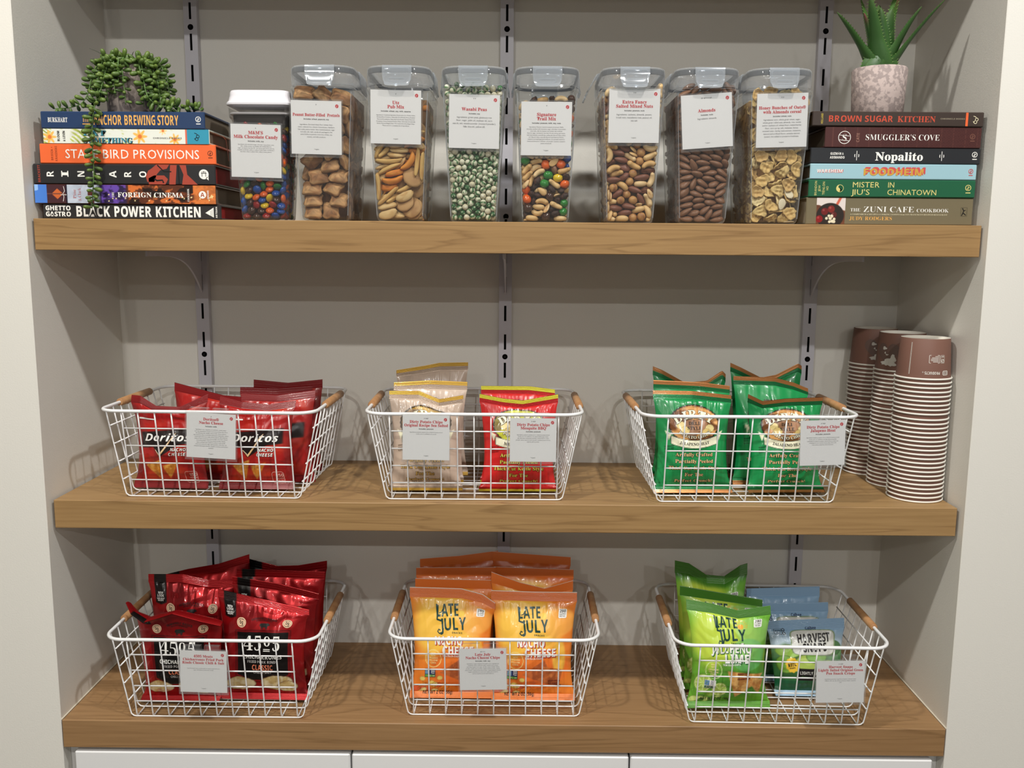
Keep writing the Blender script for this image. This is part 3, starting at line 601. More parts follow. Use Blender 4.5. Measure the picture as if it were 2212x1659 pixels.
def flake(s):
    rs = np.random.RandomState(s + 50); nr, na = 6, 18; r = np.linspace(0.06, 1, nr); a = np.arange(na) * 2 * PI / na; k = rs.uniform(0, 6, 6); e = 1 + .16 * np.sin(2 * a + k[0]) + .12 * np.sin(3 * a + k[1]) + .07 * np.sin(7 * a + k[2])
    R = np.outer(r, e) * 0.0102; X = R * np.cos(a); Y = R * np.sin(a) * .86; cv = 24 + 22 * rs.rand(); Zz = cv * X ** 2 * (1 if s % 2 else -1) + 16 * Y ** 2 + 0.0011 * np.sin(X * 900 + k[3]) + 0.0009 * np.sin(Y * 1100 + k[4])
    top = np.stack([X, Y, Zz + .00075], -1); bot = np.stack([X, Y, Zz - .00075], -1); V = np.concatenate([top.reshape(-1, 3), bot.reshape(-1, 3)]); n = nr * na
    F = [(i * na + q, i * na + (q + 1) % na, (i + 1) * na + (q + 1) % na, (i + 1) * na + q) for i in range(nr - 1) for q in range(na)]; F += [tuple(n + j for j in f[::-1]) for f in F]
    F += [((nr - 1) * na + q, (nr - 1) * na + (q + 1) % na, n + (nr - 1) * na + (q + 1) % na, n + (nr - 1) * na + q) for q in range(na)]; F.append(tuple(range(na - 1, -1, -1))); F.append(tuple(n + q for q in range(na)))
    t = vnoise(V[:, 0] * 420 + s, V[:, 1] * 420, s)[:, None]; base = np.array(((236, 206, 140), (224, 190, 124), (242, 220, 166), (214, 178, 116))[s % 4], float); C = base * (.86 + .26 * t); mb = MB(); mb.add(V - V.mean(0), F, DRY, s2l(np.clip(C, 0, 255))); return mb
def sliver(s): return lump(0.0088, 0.0058, 0.0009, (238, 226, 196), DRY, s, .03, 2, None, (0, 1), 1, 16, 7, lambda V, P: P * np.stack([np.ones(len(V)), 1 - .3 * V[:, 0], np.ones(len(V))], 1))
CANDY = dict(red=(170, 36, 38), orange=(240, 104, 30), yellow=(240, 206, 40), green=(44, 138, 56), blue=(28, 84, 176), brown=(70, 44, 34))
# jar: centre x, kinds (name, maker, variants, share, label), gaps and fill height used when the jars were filled
JARS = [
    dict(key='candy', x=-0.3666, fill=0.140, gap=(0.0115, 0.0105), core=(70, 44, 34), title=["M&M'S", 'Milk Chocolate Candy'], kinds=[('chocolate_candy', (lambda c: (lambda s: candy(CANDY[c])))(c), 1, w_, f'glossy {c} candy-coated chocolate in the white-lidded jar') for c, w_ in (('red', 17), ('orange', 22), ('yellow', 12), ('green', 12), ('blue', 28), ('brown', 9))]),
    dict(key='pretzel', x=-0.2735, fill=0.198, gap=(0.0195, 0.017), core=(120, 76, 40), kinds=[('pretzel_nugget', nugget, 4, 100, 'square brown pretzel nugget in the jar nearest the white-lidded jar')]),
    dict(key='pub', x=-0.1607, fill=0.192, gap=(0.020, 0.016), core=(140, 100, 60), kinds=[('rye_chip', disc, 2, 16, 'round tan rye chip in the pub mix jar'), ('snack_stick', stick, 3, 34, 'thin pale snack stick in the pub mix jar'), ('cheese_curl', curl, 2, 16, 'orange cheese curl in the pub mix jar'), ('bread_crisp', wedge, 2, 34, 'curved beige bread crisp in the pub mix jar')]),
    dict(key='pea', x=-0.0497, fill=0.200, gap=(0.0098, 0.0098), core=(120, 140, 96), kinds=[('coated_pea', pea, 5, 100, 'green-and-white coated pea in the pea jar')]),
    dict(key='trail', x=0.0587, fill=0.180, gap=(0.0135, 0.0125), core=(70, 48, 38), kinds=[('cashew', cashew, 3, 24, 'pale cashew in the trail mix jar'), ('peanut_half', peanut, 2, 26, 'split peanut in the trail mix jar'), ('raisin', raisin, 3, 30, 'dark raisin in the trail mix jar'), ('almond', almond, 2, 8, 'brown almond in the trail mix jar')] + [('chocolate_candy', (lambda c: (lambda s: peanut_candy(CANDY[c], s)))(c), 1, 4, f'{c} candy-coated peanut in the trail mix jar') for c in ('blue', 'orange', 'yellow', 'green', 'brown')]),
    dict(key='nuts', x=0.1860, fill=0.196, gap=(0.0150, 0.0135), core=(130, 92, 58), kinds=[('cashew', lambda s: cashew(s, 1.1), 3, 30, 'pale cashew in the mixed nuts jar'), ('peanut_half', peanut, 2, 22, 'split peanut in the mixed nuts jar'), ('almond', lambda s: almond(s, 0.0108, .006, .0045, (140, 92, 74), (108, 64, 52)), 3, 26, 'reddish brown almond in the mixed nuts jar'), ('pecan', pecan, 2, 10, 'dark ridged pecan in the mixed nuts jar'), ('hazelnut', hazel, 2, 12, 'round hazelnut in the mixed nuts jar')]),
    dict(key='almond', x=0.2949, fill=0.200, gap=(0.0120, 0.0115), core=(90, 56, 36), kinds=[('almond', almond, 4, 100, 'brown almond in the jar with the tilted card')]),
    dict(key='flake', x=0.4028, fill=0.192, gap=(0.0150, 0.0140), core=(170, 130, 76), kinds=[('corn_flake', flake, 6, 94, 'golden corn flake in the cereal jar'), ('almond_sliver', sliver, 1, 6, 'thin white almond sliver in the cereal jar')]),
]
JB, JT, JZ = (0.0336, 0.040), (0.0440, 0.050), 0.192       # inner half width / half depth at the foot and at the neck; neck height
# where each visible piece came to rest when the jars were filled: shape, x, y, z in tenths of a millimetre, turn about x, y, z in degrees
FILL = {
    'candy': [1,-272,-175,83,56,-34,146,0,-256,-293,66,5,22,-79,5,-108,-299,74,-37,12,-164,0,37,-299,74,-32,-24,147,4,175,-299,72,-146,12,164,0,271,-221,77,-134,15,-91,4,-283,-295,162,136,-62,35,5,-185,-318,145,75,46,-20,5,-36,-302,144,-23,32,-127,1,91,-302,149,-35,-22,164,4,257,-296,137,28,-5,36,0,271,-93,79,51,-16,102,4,-275,-87,148,-43,-48,25,0,-115,-291,232,101,46,-13,2,16,-305,223,-24,-32,128,0,141,-305,236,178,-39,-112,4,267,-306,218,45,1,15,0,280,-203,216,-89,-13,-130,3,-279,-196,206,-56,60,84,5,-208,-306,262,-41,59,177,4,-16,-308,304,-33,24,-163,2,99,-309,335,114,23,60,5,205,-308,312,47,19,17,3,278,-91,188,134,-15,89,3,-282,-95,260,176,-45,-171,4,-297,-298,282,-94,31,81,1,-110,-309,343,15,49,-105,1,9,-311,392,-9,40,-119,4,193,-311,405,14,-38,74,1,300,-300,325,-90,14,-94,4,-288,-207,359,86,21,-132,2,-220,-310,359,-24,34,-144,4,-85,-329,456,113,37,12,1,99,-313,462,18,36,-72,4,300,-306,447,156,61,138,1,284,-99,297,41,37,48,2,-307,-304,436,92,-28,-86,5,-209,-313,453,-24,47,-159,5,-121,-306,544,149,-55,-39,3,2,-315,512,100,50,-44,3,220,-315,501,146,7,16,4,291,-96,398,-58,-30,-135,0,-288,-97,357,134,26,-89,3,-241,-315,534,-53,3,143,1,-49,-319,625,47,-28,60,1,108,-316,548,-24,-32,128,5,233,-318,586,145,-1,0,4,289,-201,367,116,55,72,2,-294,-133,459,56,-8,-66,0,-301,-309,596,40,28,-120,0,-35,-323,724,34,37,-72,4,51,-320,638,48,22,18,0,157,-320,651,-127,46,-160,1,296,-147,494,-129,-5,-64,4,-307,-248,672,-19,58,134,4,-170,-319,631,-166,37,137,3,-144,-323,735,-45,14,163,4,83,-323,733,137,22,-16,1,217,-323,742,48,22,18,4,300,-245,547,-80,25,-47,0,-313,-196,768,-140,-51,167,0,-251,-322,702,79,20,48,0,30,-326,822,162,-34,-40,4,138,-327,828,-98,-32,-123,4,300,-311,648,-34,-26,-117,5,303,-103,607,-34,-59,-171,1,-298,-208,524,-56,63,156,2,-214,-326,800,-37,17,-161,0,-95,-327,829,-171,42,73,0,63,-330,919,-44,-11,-164,2,316,-315,737,1,63,5,4,306,-193,657,97,-28,46,1,-320,-315,767,-32,-63,32,1,-198,-329,898,158,29,38,2,-47,-329,906,-116,4,131,0,242,-327,842,-125,-1,137,1,332,-318,852,87,-35,-83,3,314,-213,783,-105,-31,135,2,-317,-109,833,64,-37,-108,5,-135,-332,983,36,-19,16,4,-24,-334,1024,64,-49,-30,1,175,-331,940,-41,2,-164,1,280,-325,945,-96,19,-115,0,321,-214,907,-56,-56,-84,3,-323,-119,940,6,54,178,2,-308,-320,867,-167,9,88,3,-109,-336,1083,-173,-41,-71,4,89,-333,1016,170,34,76,4,216,-334,1027,-41,-19,134,4,310,-104,723,56,-55,154,3,-310,-324,944,-168,7,126,4,-231,-334,1021,64,60,-74,1,32,-337,1120,-8,55,-58,0,136,-337,1109,-56,33,-115,4,234,-337,1122,-33,39,-103,4,327,-327,1034,48,0,105,1,-320,-212,891,-57,62,83,1,-326,-325,1030,-33,32,122,3,-69,-339,1176,-173,-41,-73,1,48,-341,1223,161,-30,-55,1,253,-341,1212,51,-34,67,4,334,-284,1115,-37,-42,-121,3,-320,-331,1121,166,-17,124,0,-191,-338,1133,140,4,31,3,-34,-343,1279,138,44,84,1,157,-341,1218,78,-75,64,0,347,-334,1208,37,-68,127,2,317,-116,830,46,-29,117,4,-330,-122,1050,129,5,-106,0,-260,-340,1205,39,-36,-1,1,-147,-342,1240,51,-31,-20,4,209,-344,1315,-145,5,165,5,334,-336,1311,-12,17,-62,5,324,-110,944,89,-9,-131,0,-352,-332,1219,79,-40,-72,2,-224,-344,1299,14,38,-74,1,-1,-347,1380,-138,1,149,4,84,-344,1304,-180,35,83,3,230,-347,1398,-179,39,67,2,-336,-125,1151,-132,-8,116,2,-335,-336,1324,-23,9,118,4,-107,-345,1343,-164,32,123,5,115,-347,1386,160,-35,-86,1,331,-120,1063,-41,48,-25,1,-333,-224,1094,136,-17,-118,0,-210,-347,1397,-146,13,147,3,343,-128,1269,57,39,38,0,-340,-229,1208,-84,-29,-52,0,328,-209,1019,71,0,125,1,-342,-129,1249,171,48,2,3,-347,-223,1332,-66,39,71,4,-349,-130,1364,-129,-52,-89,2,348,-222,1340,107,5,131,4,340,-226,1215,-101,-7,-128,0,337,-127,1165,-53,21,-92,4,350,-128,1386,17,74,54],
    'pretzel': [0,-191,-304,138,-54,-1,-178,0,73,-302,156,-3,64,-79,3,-191,-313,314,-52,2,-178,0,199,-314,314,-55,-8,-178,2,-198,-322,486,-53,0,179,0,123,-324,496,-57,-21,165,2,-95,-334,659,62,-10,12,3,208,-333,668,53,7,-2,3,-284,-170,709,78,64,-124,1,79,-340,829,-54,8,179,2,-197,-344,901,132,-36,-30,0,293,-279,885,69,-18,86,2,-237,-346,1103,-129,-8,170,0,71,-350,1030,61,-34,33,1,-12,-359,1236,-66,-28,155,0,265,-349,1118,-16,-76,143,3,-248,-367,1321,54,-3,-4,0,182,-370,1383,157,62,39,2,-248,-375,1501,52,5,0,3,273,-377,1568,-101,-19,154,2,-4,-380,1614,-56,-6,-177,2,320,-197,1385,-47,80,-29,3,-273,-381,1687,58,-9,-9,2,19,-390,1825,-61,-41,-172,2,-273,-393,1868,-54,-2,-177,2,275,-383,1808,59,14,12],
    'pub': [2,-71,-234,67,14,1,-180,0,188,-275,178,1,74,-101,8,-256,-139,96,179,27,79,1,181,-328,207,-59,47,-170,7,-68,-285,116,138,-17,160,0,56,-320,292,-59,-43,142,7,-184,-359,107,87,-17,-3,8,73,-375,370,87,-26,-1,8,-182,-268,212,136,11,-177,3,-52,-324,391,-42,39,-162,7,-195,-344,234,-139,-13,3,2,128,-343,531,-5,-34,17,7,-258,-103,169,11,-36,-102,0,204,-251,501,95,71,3,4,-180,-372,375,89,-41,-4,0,-80,-261,605,-94,1,175,8,-211,-276,338,-61,-22,12,0,205,-362,659,65,48,-10,6,-202,-311,506,-14,3,-9,8,162,-294,689,-70,42,-159,6,-102,-375,606,-26,10,180,5,145,-392,875,21,-54,-4,8,-265,-287,686,-139,-51,14,5,202,-288,868,19,-4,179,6,-59,-360,722,91,13,-164,7,-22,-321,859,120,34,156,2,-176,-375,774,99,23,164,3,-320,-381,511,-164,-86,-127,7,-229,-321,822,-179,-18,8,2,338,-396,815,-153,85,137,7,-227,-314,909,31,12,-176,4,-159,-405,889,-14,1,180,8,-43,-372,984,31,-1,7,2,266,-397,870,99,-83,-23,7,-242,-284,1001,-101,21,175,3,182,-300,960,-119,-7,170,4,-185,-354,1077,42,48,-145,8,23,-286,1080,87,-5,178,8,2,-385,1058,-41,-4,177,5,276,-285,1059,-54,-14,39,6,-260,-114,363,-45,-43,75,7,267,-342,1126,-148,16,-30,0,-47,-356,1199,-51,33,-155,5,222,-400,1179,-134,22,-180,2,-264,-414,1105,151,-56,-5,2,182,-419,1254,116,-20,-1,8,-6,-425,1286,-97,34,177,8,248,-151,58,1,0,95,4,-315,-219,1123,30,-26,73,1,236,-367,1326,116,13,12,1,-320,-226,1308,123,-34,-122,1,-182,-408,1554,-83,40,-157,2,-49,-340,1417,-162,7,-169,7,-359,-229,1218,98,9,-92,7,257,-149,127,-5,4,-79,8,198,-300,1346,96,-20,-2,8,-282,-352,1162,70,-23,-138,0,23,-399,1428,-67,-19,5,7,-274,-360,1419,140,-8,32,8,-179,-332,1323,-131,-20,12,8,-244,-427,1321,87,-1,179],
    'pea': [1,-285,-261,73,-161,-65,160,0,-287,-353,68,95,-34,9,4,-104,-348,70,80,12,30,0,-13,-351,82,-20,16,-130,3,70,-347,64,-84,-7,108,0,221,-348,68,78,10,69,3,294,-354,116,70,-3,80,4,286,-273,72,13,-45,18,4,-290,-218,161,-108,19,-78,1,-288,-318,154,-9,-38,101,3,-202,-347,64,31,-6,88,0,-67,-356,153,-102,72,-179,3,64,-358,145,4,-27,-37,0,142,-349,107,-96,-29,125,2,297,-359,199,20,13,-78,0,283,-127,68,143,10,70,4,-294,-271,239,24,-44,-56,0,-218,-357,202,176,-8,14,3,-165,-349,136,-50,-11,120,4,-128,-356,222,-67,-14,138,3,4,-352,200,-123,24,98,2,133,-351,196,-89,25,124,4,216,-354,160,-105,1,-154,2,287,-279,161,-37,42,-151,3,-291,-170,65,120,24,-103,3,-300,-361,230,-85,-23,115,1,-197,-360,291,75,7,-24,1,-46,-360,274,106,-41,-34,3,65,-362,252,150,42,59,1,146,-360,289,105,54,13,3,228,-351,250,37,81,-53,2,301,-363,292,-146,-7,126,4,-298,-229,322,159,38,93,0,-291,-330,312,174,27,-100,4,-211,-364,386,90,-42,-10,1,-113,-363,346,-103,71,150,2,67,-359,335,0,-4,94,4,143,-364,385,167,40,70,4,226,-362,342,56,-52,70,2,307,-369,378,-51,49,-94,2,-311,-350,468,-36,32,-82,3,-305,-370,386,104,-11,20,0,-227,-372,474,-84,47,-178,2,-135,-364,436,-52,-7,-70,1,-19,-365,371,-101,-36,-180,0,59,-370,422,-63,-81,167,4,229,-367,435,89,6,40,4,294,-280,252,173,46,136,2,-294,-138,313,-136,11,52,0,-280,-378,546,69,-64,31,0,-171,-371,546,-31,47,172,3,-94,-377,507,-168,-35,154,0,-17,-366,465,-80,35,171,0,144,-373,477,102,12,25,4,307,-373,492,-57,38,173,3,284,-197,119,-144,-4,135,2,-295,-129,176,179,55,154,4,-304,-284,403,-22,-38,-20,1,-113,-378,623,117,-69,-21,4,-21,-373,556,-118,3,-171,0,61,-371,512,-54,42,148,0,220,-370,528,158,-11,2,0,316,-335,575,83,-13,46,4,293,-199,206,163,44,-76,3,-297,-181,242,-177,9,168,4,-313,-346,623,-114,20,-172,1,-220,-378,626,-77,36,168,1,-18,-378,651,-84,6,173,0,60,-375,600,-137,3,120,0,142,-376,568,6,-63,119,2,251,-380,610,-47,-49,90,3,324,-383,652,-75,54,115,0,-305,-143,399,11,10,36,1,-320,-309,712,56,58,-9,2,-273,-386,700,-104,34,147,0,-186,-385,713,25,-23,47,1,89,-381,686,84,9,2,2,174,-383,648,179,8,-93,2,249,-385,695,-162,-8,-150,4,298,-216,322,-134,28,-143,3,-311,-145,507,-128,4,19,1,-322,-386,780,88,24,-2,1,-90,-382,720,-99,4,174,0,12,-380,740,-177,35,126,2,170,-386,733,-9,25,-147,2,249,-389,779,77,-5,-75,2,324,-387,738,-29,-45,141,4,303,-279,393,152,12,-64,3,-311,-260,606,7,-1,168,4,-225,-385,794,63,-30,44,2,-135,-382,803,-19,61,-10,3,-50,-392,799,-94,-29,-158,0,91,-389,780,107,28,10,0,172,-385,820,-118,15,-178,3,318,-327,800,64,82,-16,3,302,-286,482,79,64,-39,1,-332,-296,948,180,-40,53,1,-263,-391,881,-77,77,-161,2,-170,-396,884,-1,-74,161,1,9,-390,867,86,-21,5,0,103,-388,878,-79,-50,-179,3,250,-386,862,-62,-9,122,2,334,-393,855,142,47,96,0,294,-136,272,33,-36,144,2,-334,-338,864,141,-48,-95,1,-330,-391,954,-93,-27,-173,0,-211,-391,961,-81,6,163,2,-85,-395,878,113,-32,-22,3,50,-397,946,92,-13,67,0,183,-395,916,102,33,-2,1,294,-393,940,98,-40,5,4,321,-249,758,-16,71,87,4,-337,-330,1034,-15,44,-95,4,-274,-400,1030,122,-8,14,0,-120,-393,955,171,-3,132,2,-33,-400,950,-95,83,153,1,124,-397,1000,-80,15,167,4,220,-397,1001,-95,40,-155,2,342,-401,1019,135,11,86,0,299,-141,374,-42,40,16,2,-345,-405,1084,64,-10,-52,2,-279,-400,1138,-130,-25,-170,3,-152,-402,1032,-101,11,112,4,-63,-399,1037,-113,-3,-158,3,24,-396,1024,120,12,-88,1,177,-402,1084,86,-39,0,1,276,-401,1080,-86,-75,170,0,303,-200,440,-78,35,172,0,-304,-211,454,-132,-62,40,3,-208,-399,1090,129,7,64,4,-117,-404,1115,120,1,-38,3,-1,-409,1103,-6,80,-74,0,82,-398,1085,-55,-57,-167,0,259,-407,1175,69,-2,70,4,342,-335,1086,-50,-9,-81,2,322,-313,698,-42,19,33,3,-352,-412,1183,133,74,33,0,-278,-407,1226,-3,-38,168,1,-196,-406,1177,85,-2,3,2,-50,-400,1174,160,72,53,0,38,-409,1182,88,60,-30,0,126,-405,1162,-141,49,96,0,345,-407,1147,126,-25,51,4,308,-152,520,-128,-54,167,3,-356,-416,1269,116,-25,-117,0,-201,-409,1270,-176,38,-19,0,-118,-413,1230,-95,27,166,4,-30,-410,1263,76,-46,57,1,99,-410,1255,168,73,62,2,187,-412,1221,-23,28,-91,3,313,-270,628,129,10,0,2,313,-237,550,155,-4,30,1,-345,-321,1184,-123,19,90,0,-282,-416,1314,104,-35,-10,4,-112,-414,1321,99,-28,-32,2,37,-419,1323,68,-6,-11,3,119,-422,1358,80,-47,13,4,191,-414,1311,132,-57,-60,2,353,-394,1231,145,-38,-55,2,334,-321,904,-104,-82,-94,0,-353,-328,1277,-50,-56,-86,3,-358,-383,1344,32,-19,7,1,-200,-416,1363,-84,60,-174,2,-36,-413,1368,30,2,-104,4,46,-417,1412,-120,31,139,0,272,-414,1262,-67,-38,168,0,328,-166,834,-131,12,23,3,318,-152,607,-176,-9,122,2,-354,-243,1251,-11,0,-99,1,-202,-421,1460,-119,30,167,0,-119,-421,1411,-34,-43,147,4,-38,-421,1457,151,-66,-81,2,269,-412,1355,-134,17,-75,0,345,-415,1316,66,-5,61,3,349,-326,1179,-67,19,175,2,350,-270,1241,23,-8,161,2,-284,-424,1400,-60,30,-179,2,-204,-429,1549,-2,-8,-96,2,-117,-428,1500,137,-74,-34,0,132,-424,1450,-81,22,165,3,200,-415,1400,-88,-12,-92,2,363,-421,1401,158,-19,-75,4,346,-189,1203,-162,-14,30,1,364,-255,1536,100,60,30,1,-358,-392,1444,95,24,4,1,-289,-424,1506,-78,59,-164,4,-124,-427,1592,65,-5,8,4,129,-424,1541,-84,22,171,2,208,-427,1493,12,25,-75,4,283,-419,1444,-58,17,155,0,353,-326,1306,41,-5,28,4,371,-254,1658,-85,17,-46,1,-364,-399,1564,24,7,-25,0,-296,-431,1619,-142,11,116,0,-209,-429,1634,164,41,69,1,32,-425,1524,-103,27,176,1,289,-426,1540,84,-25,0,2,366,-428,1488,-32,66,-177,4,364,-350,1535,-5,-61,74,0,320,-159,746,132,33,-7,1,-370,-395,1664,-132,-13,126,0,-296,-437,1706,131,-41,54,3,-34,-429,1585,31,-7,-103,2,43,-434,1616,-27,63,-169,1,132,-430,1638,-49,-70,153,4,226,-430,1614,-48,84,-132,1,365,-430,1604,111,-48,-24,3,320,-203,672,-88,-12,-172,2,-330,-244,873,-115,-68,-177,3,-112,-435,1676,0,-13,59,0,-26,-429,1669,128,-31,-16,1,63,-434,1708,-54,61,175,3,196,-440,1701,-91,-27,-153,1,293,-433,1687,-66,-28,-174,1,373,-436,1745,67,-13,0,1,371,-351,1662,-55,0,-78,2,-379,-442,1740,111,-8,-155,2,-188,-439,1718,70,-5,14,2,-110,-436,1759,43,4,-76,2,-26,-437,1754,-6,-6,-108,4,139,-437,1771,-57,25,153,2,247,-431,1767,-56,-13,0,4,303,-443,1839,77,73,-37,4,382,-401,1868,-116,13,-68,4,-309,-275,520,150,4,96,4,-210,-438,1805,73,-3,28,0,-127,-444,1843,-100,-57,107,1,47,-439,1807,-127,-39,-145,4,207,-441,1846,-94,54,-157,4,286,-446,1934,-143,-59,-117,3,388,-450,1941,115,-8,32,0,329,-254,849,14,-40,70,1,-313,-170,592,131,-8,85,1,-380,-414,1864,103,25,5,1,-204,-443,1900,105,20,9,1,116,-443,1875,88,50,6,1,188,-444,1942,-155,78,99,3,330,-319,999,-148,53,-47,2,-389,-448,1951,65,14,-66,1,-308,-439,1800,132,39,-5,2,-40,-444,1837,-71,38,-108,2,22,-448,1896,-67,-44,128,2,80,-449,1959,-103,-2,-83,3,-320,-283,800,19,-31,24,1,-302,-446,1912,-27,80,-116,2,-78,-448,1916,135,-10,-61,1,-11,-445,1982,82,-8,3,2,-320,-155,681,-131,-19,27,3,-244,-448,1984,-24,41,-58,3,-162,-449,1978,147,16,66,1,-326,-169,819,112,81,108,2,336,-169,920,130,-20,93,4,-343,-206,1172,-164,4,-125,0,-319,-221,739,-102,-32,-82,0,335,-249,952,-137,2,45,1,-339,-182,1081,-81,82,-50,4,338,-240,1043,130,-73,113,2,-349,-189,1316,107,2,164,3,-360,-204,1397,45,-21,7,0,344,-179,1112,-60,-42,11,0,-332,-211,990,99,-10,60,0,-352,-269,1343,-68,-9,6,3,338,-260,1131,119,-32,-7,2,-333,-167,913,104,-43,-36,0,-344,-272,1105,-43,9,-90],
    'trail': [3,-274,-265,40,-2,1,-126,0,-196,-320,64,2,-6,-165,14,9,-328,93,-57,40,-176,2,231,-297,64,0,-1,178,7,-295,-268,127,-86,36,-76,0,-120,-339,163,-103,-5,151,7,149,-357,136,139,-14,-6,13,270,-305,165,158,0,67,14,-265,-339,213,-98,16,158,4,-63,-287,161,-122,77,150,7,82,-312,205,95,28,-8,2,275,-178,55,61,-2,110,7,-270,-102,67,-42,9,-46,0,-108,-325,234,-176,5,-25,4,21,-359,213,-147,-61,13,0,164,-376,255,-173,-24,180,11,-281,-341,349,83,45,-48,1,-57,-376,299,55,5,3,6,179,-351,336,151,-13,-73,13,281,-319,293,134,3,-98,6,-206,-354,428,-41,-4,-103,5,-107,-357,401,173,3,35,14,65,-346,382,176,-58,-132,6,276,-370,399,67,-28,0,6,-172,-325,330,136,-77,9,7,-171,-331,537,-41,48,-168,3,125,-303,451,-103,-16,-178,3,272,-192,168,141,-50,-177,8,-268,-172,132,49,35,-61,3,-55,-392,461,-86,-38,177,7,95,-373,494,-147,42,7,4,179,-347,404,33,4,-133,11,-291,-317,490,-117,-58,-86,2,-74,-317,460,126,3,-2,9,282,-96,150,168,67,38,3,274,-217,231,158,-11,-126,4,-73,-311,650,-97,58,174,13,35,-362,700,-139,3,-166,13,-16,-357,577,71,3,20,5,229,-359,475,156,-11,136,6,-289,-108,263,135,-47,116,7,-126,-377,620,-28,55,-137,0,129,-393,574,-4,35,4,5,290,-287,400,-64,-34,-34,3,-272,-71,174,107,-56,-16,2,-106,-399,722,35,-32,0,12,183,-361,662,-29,-9,-165,11,286,-337,573,111,-20,17,4,-301,-388,566,55,-53,-10,1,-211,-368,614,-13,-62,47,1,275,-403,771,-170,15,178,6,310,-373,682,-119,-16,-133,1,-275,-399,685,167,42,175,2,-145,-334,791,64,23,-177,9,110,-361,812,-113,-56,135,7,284,-191,294,37,-32,-142,5,-268,-221,213,-25,24,-53,11,-4,-371,852,52,53,-21,3,116,-422,885,-86,-34,-1,11,220,-370,861,-37,-2,-175,1,-291,-404,778,12,-47,0,0,-145,-383,891,146,8,156,0,173,-388,962,6,-5,-29,10,316,-345,955,-122,13,-84,8,-279,-207,301,174,-14,78,13,-309,-363,908,-23,9,-123,3,80,-368,919,-178,14,7,4,130,-418,996,81,-43,-9,1,-275,-184,377,10,1,104,2,-122,-390,1024,-27,-63,54,5,-50,-368,970,-168,26,-40,8,292,-388,1051,20,-4,-27,2,-250,-365,994,10,-31,139,3,41,-427,1010,-92,-40,1,4,244,-406,1099,33,-25,-24,0,100,-352,1014,84,16,-176,3,-238,-431,1059,-88,38,1,6,-23,-369,1078,-49,-64,103,5,151,-377,1119,-15,25,-129,13,328,-344,1158,-120,-81,-88,7,-202,-371,1083,-2,45,135,3,-322,-399,1186,-59,43,-45,3,-72,-429,1020,-56,87,34,1,273,-422,1193,105,38,173,6,-344,-401,1082,-12,-80,3,5,-258,-364,1164,159,61,55,5,57,-384,1117,-133,11,-107,11,336,-351,1304,124,35,88,8,-301,-204,507,6,-55,-137,9,-121,-394,1159,3,31,-25,5,120,-410,1194,-55,6,162,7,246,-404,1363,-161,-4,-44,2,-269,-428,1255,163,-18,179,1,24,-400,1206,-155,40,-145,6,203,-373,1273,-72,46,169,7,346,-404,1407,-50,-4,129,3,-377,-407,1203,-84,-66,-96,3,103,-345,1312,95,0,0,5,116,-417,1288,34,-31,16,3,147,-417,1367,16,-22,-22,2,-286,-251,598,96,9,-105,8,-111,-400,1252,2,-19,-151,5,8,-401,1292,-163,-21,-71,0,224,-412,1438,15,-18,-31,5,-321,-420,1361,-141,-15,-12,3,-245,-370,1310,20,-24,172,0,-116,-409,1331,174,-9,157,4,118,-405,1411,51,-21,-49,6,-232,-399,1400,-52,36,94,1,-305,-101,560,148,67,3,3,29,-400,1354,7,-6,-45,11,345,-374,1521,155,56,93,13,-345,-358,1455,-120,62,58,13,-127,-400,1453,129,85,-8,1,5,-436,1410,5,-21,1,5,283,-98,291,133,47,35,3,-347,-450,1444,92,55,180,12,-239,-407,1534,114,-9,21,6,256,-430,1585,-14,14,-178,1,109,-378,1482,104,0,-10,4,-317,-264,688,164,19,112,5,-365,-257,1503,20,-66,-39,7,-32,-402,1498,99,15,72,14,355,-401,1661,66,13,91,6,-291,-148,693,107,-37,-71,3,-106,-360,1555,-101,-15,-178,3,235,-410,1529,174,15,-41,1,171,-423,1643,178,2,-151,0,-341,-263,769,-7,-45,-90,7,-106,-433,1566,-48,5,8,9,50,-416,1577,-172,5,-24,6,253,-419,1704,5,-15,84,1,-325,-205,813,4,-43,-68,2,-143,-423,1642,11,-17,-31,12,16,-415,1687,-93,13,156,5,141,-405,1727,155,-2,-148,7,-317,-160,1172,-172,-52,-95,0,-294,-416,1658,-125,-43,36,3,-166,-417,1703,179,22,-132,4,306,-191,382,-172,-29,-66,0,-346,-294,1070,82,53,82,2,208,-453,1776,58,3,3,14,361,-393,1795,106,-5,-88,6,-201,-443,1762,-106,46,171,1,-72,-405,1779,-170,-5,-25,4,-309,-111,784,111,52,167,7,72,-418,1794,165,21,99,2,-339,-405,1702,43,42,-149,8,-332,-167,1078,-176,-47,-120,4,283,-113,375,5,29,138,1,-356,-175,1401,-7,-60,-58,9,305,-137,586,-18,-55,-59,9,299,-162,465,27,-22,-65,5,-337,-254,945,40,41,101,5,-333,-146,879,35,24,100,3,306,-257,464,161,-41,-61,3,-306,-167,949,172,-20,-69,5,-330,-264,1186,26,3,135,4,-320,-164,991,165,-20,-59,3,251,-222,510,95,1,90,3,-283,-276,1093,95,-3,-91,3,361,-179,1776,173,48,16,6,315,-226,573,-177,79,130,5,-342,-262,1382,132,46,-178,0,341,-221,1569,161,-22,109,2,301,-169,698,85,31,105,4,-367,-395,1541,-21,-12,107,5,-342,-326,1272,-29,35,37,6,302,-266,673,96,21,-15,4,356,-309,1709,7,-20,-127,3,350,-291,1610,-10,-9,125,5,-351,-232,1291,-151,-54,75,6,356,-177,1686,-159,-15,-157,3,369,-255,1655,179,19,68,7,-338,-150,1273,125,40,173,4,-352,-164,1504,-175,51,148,4,-394,-195,1555,95,28,90,7,362,-269,1763,63,11,145],
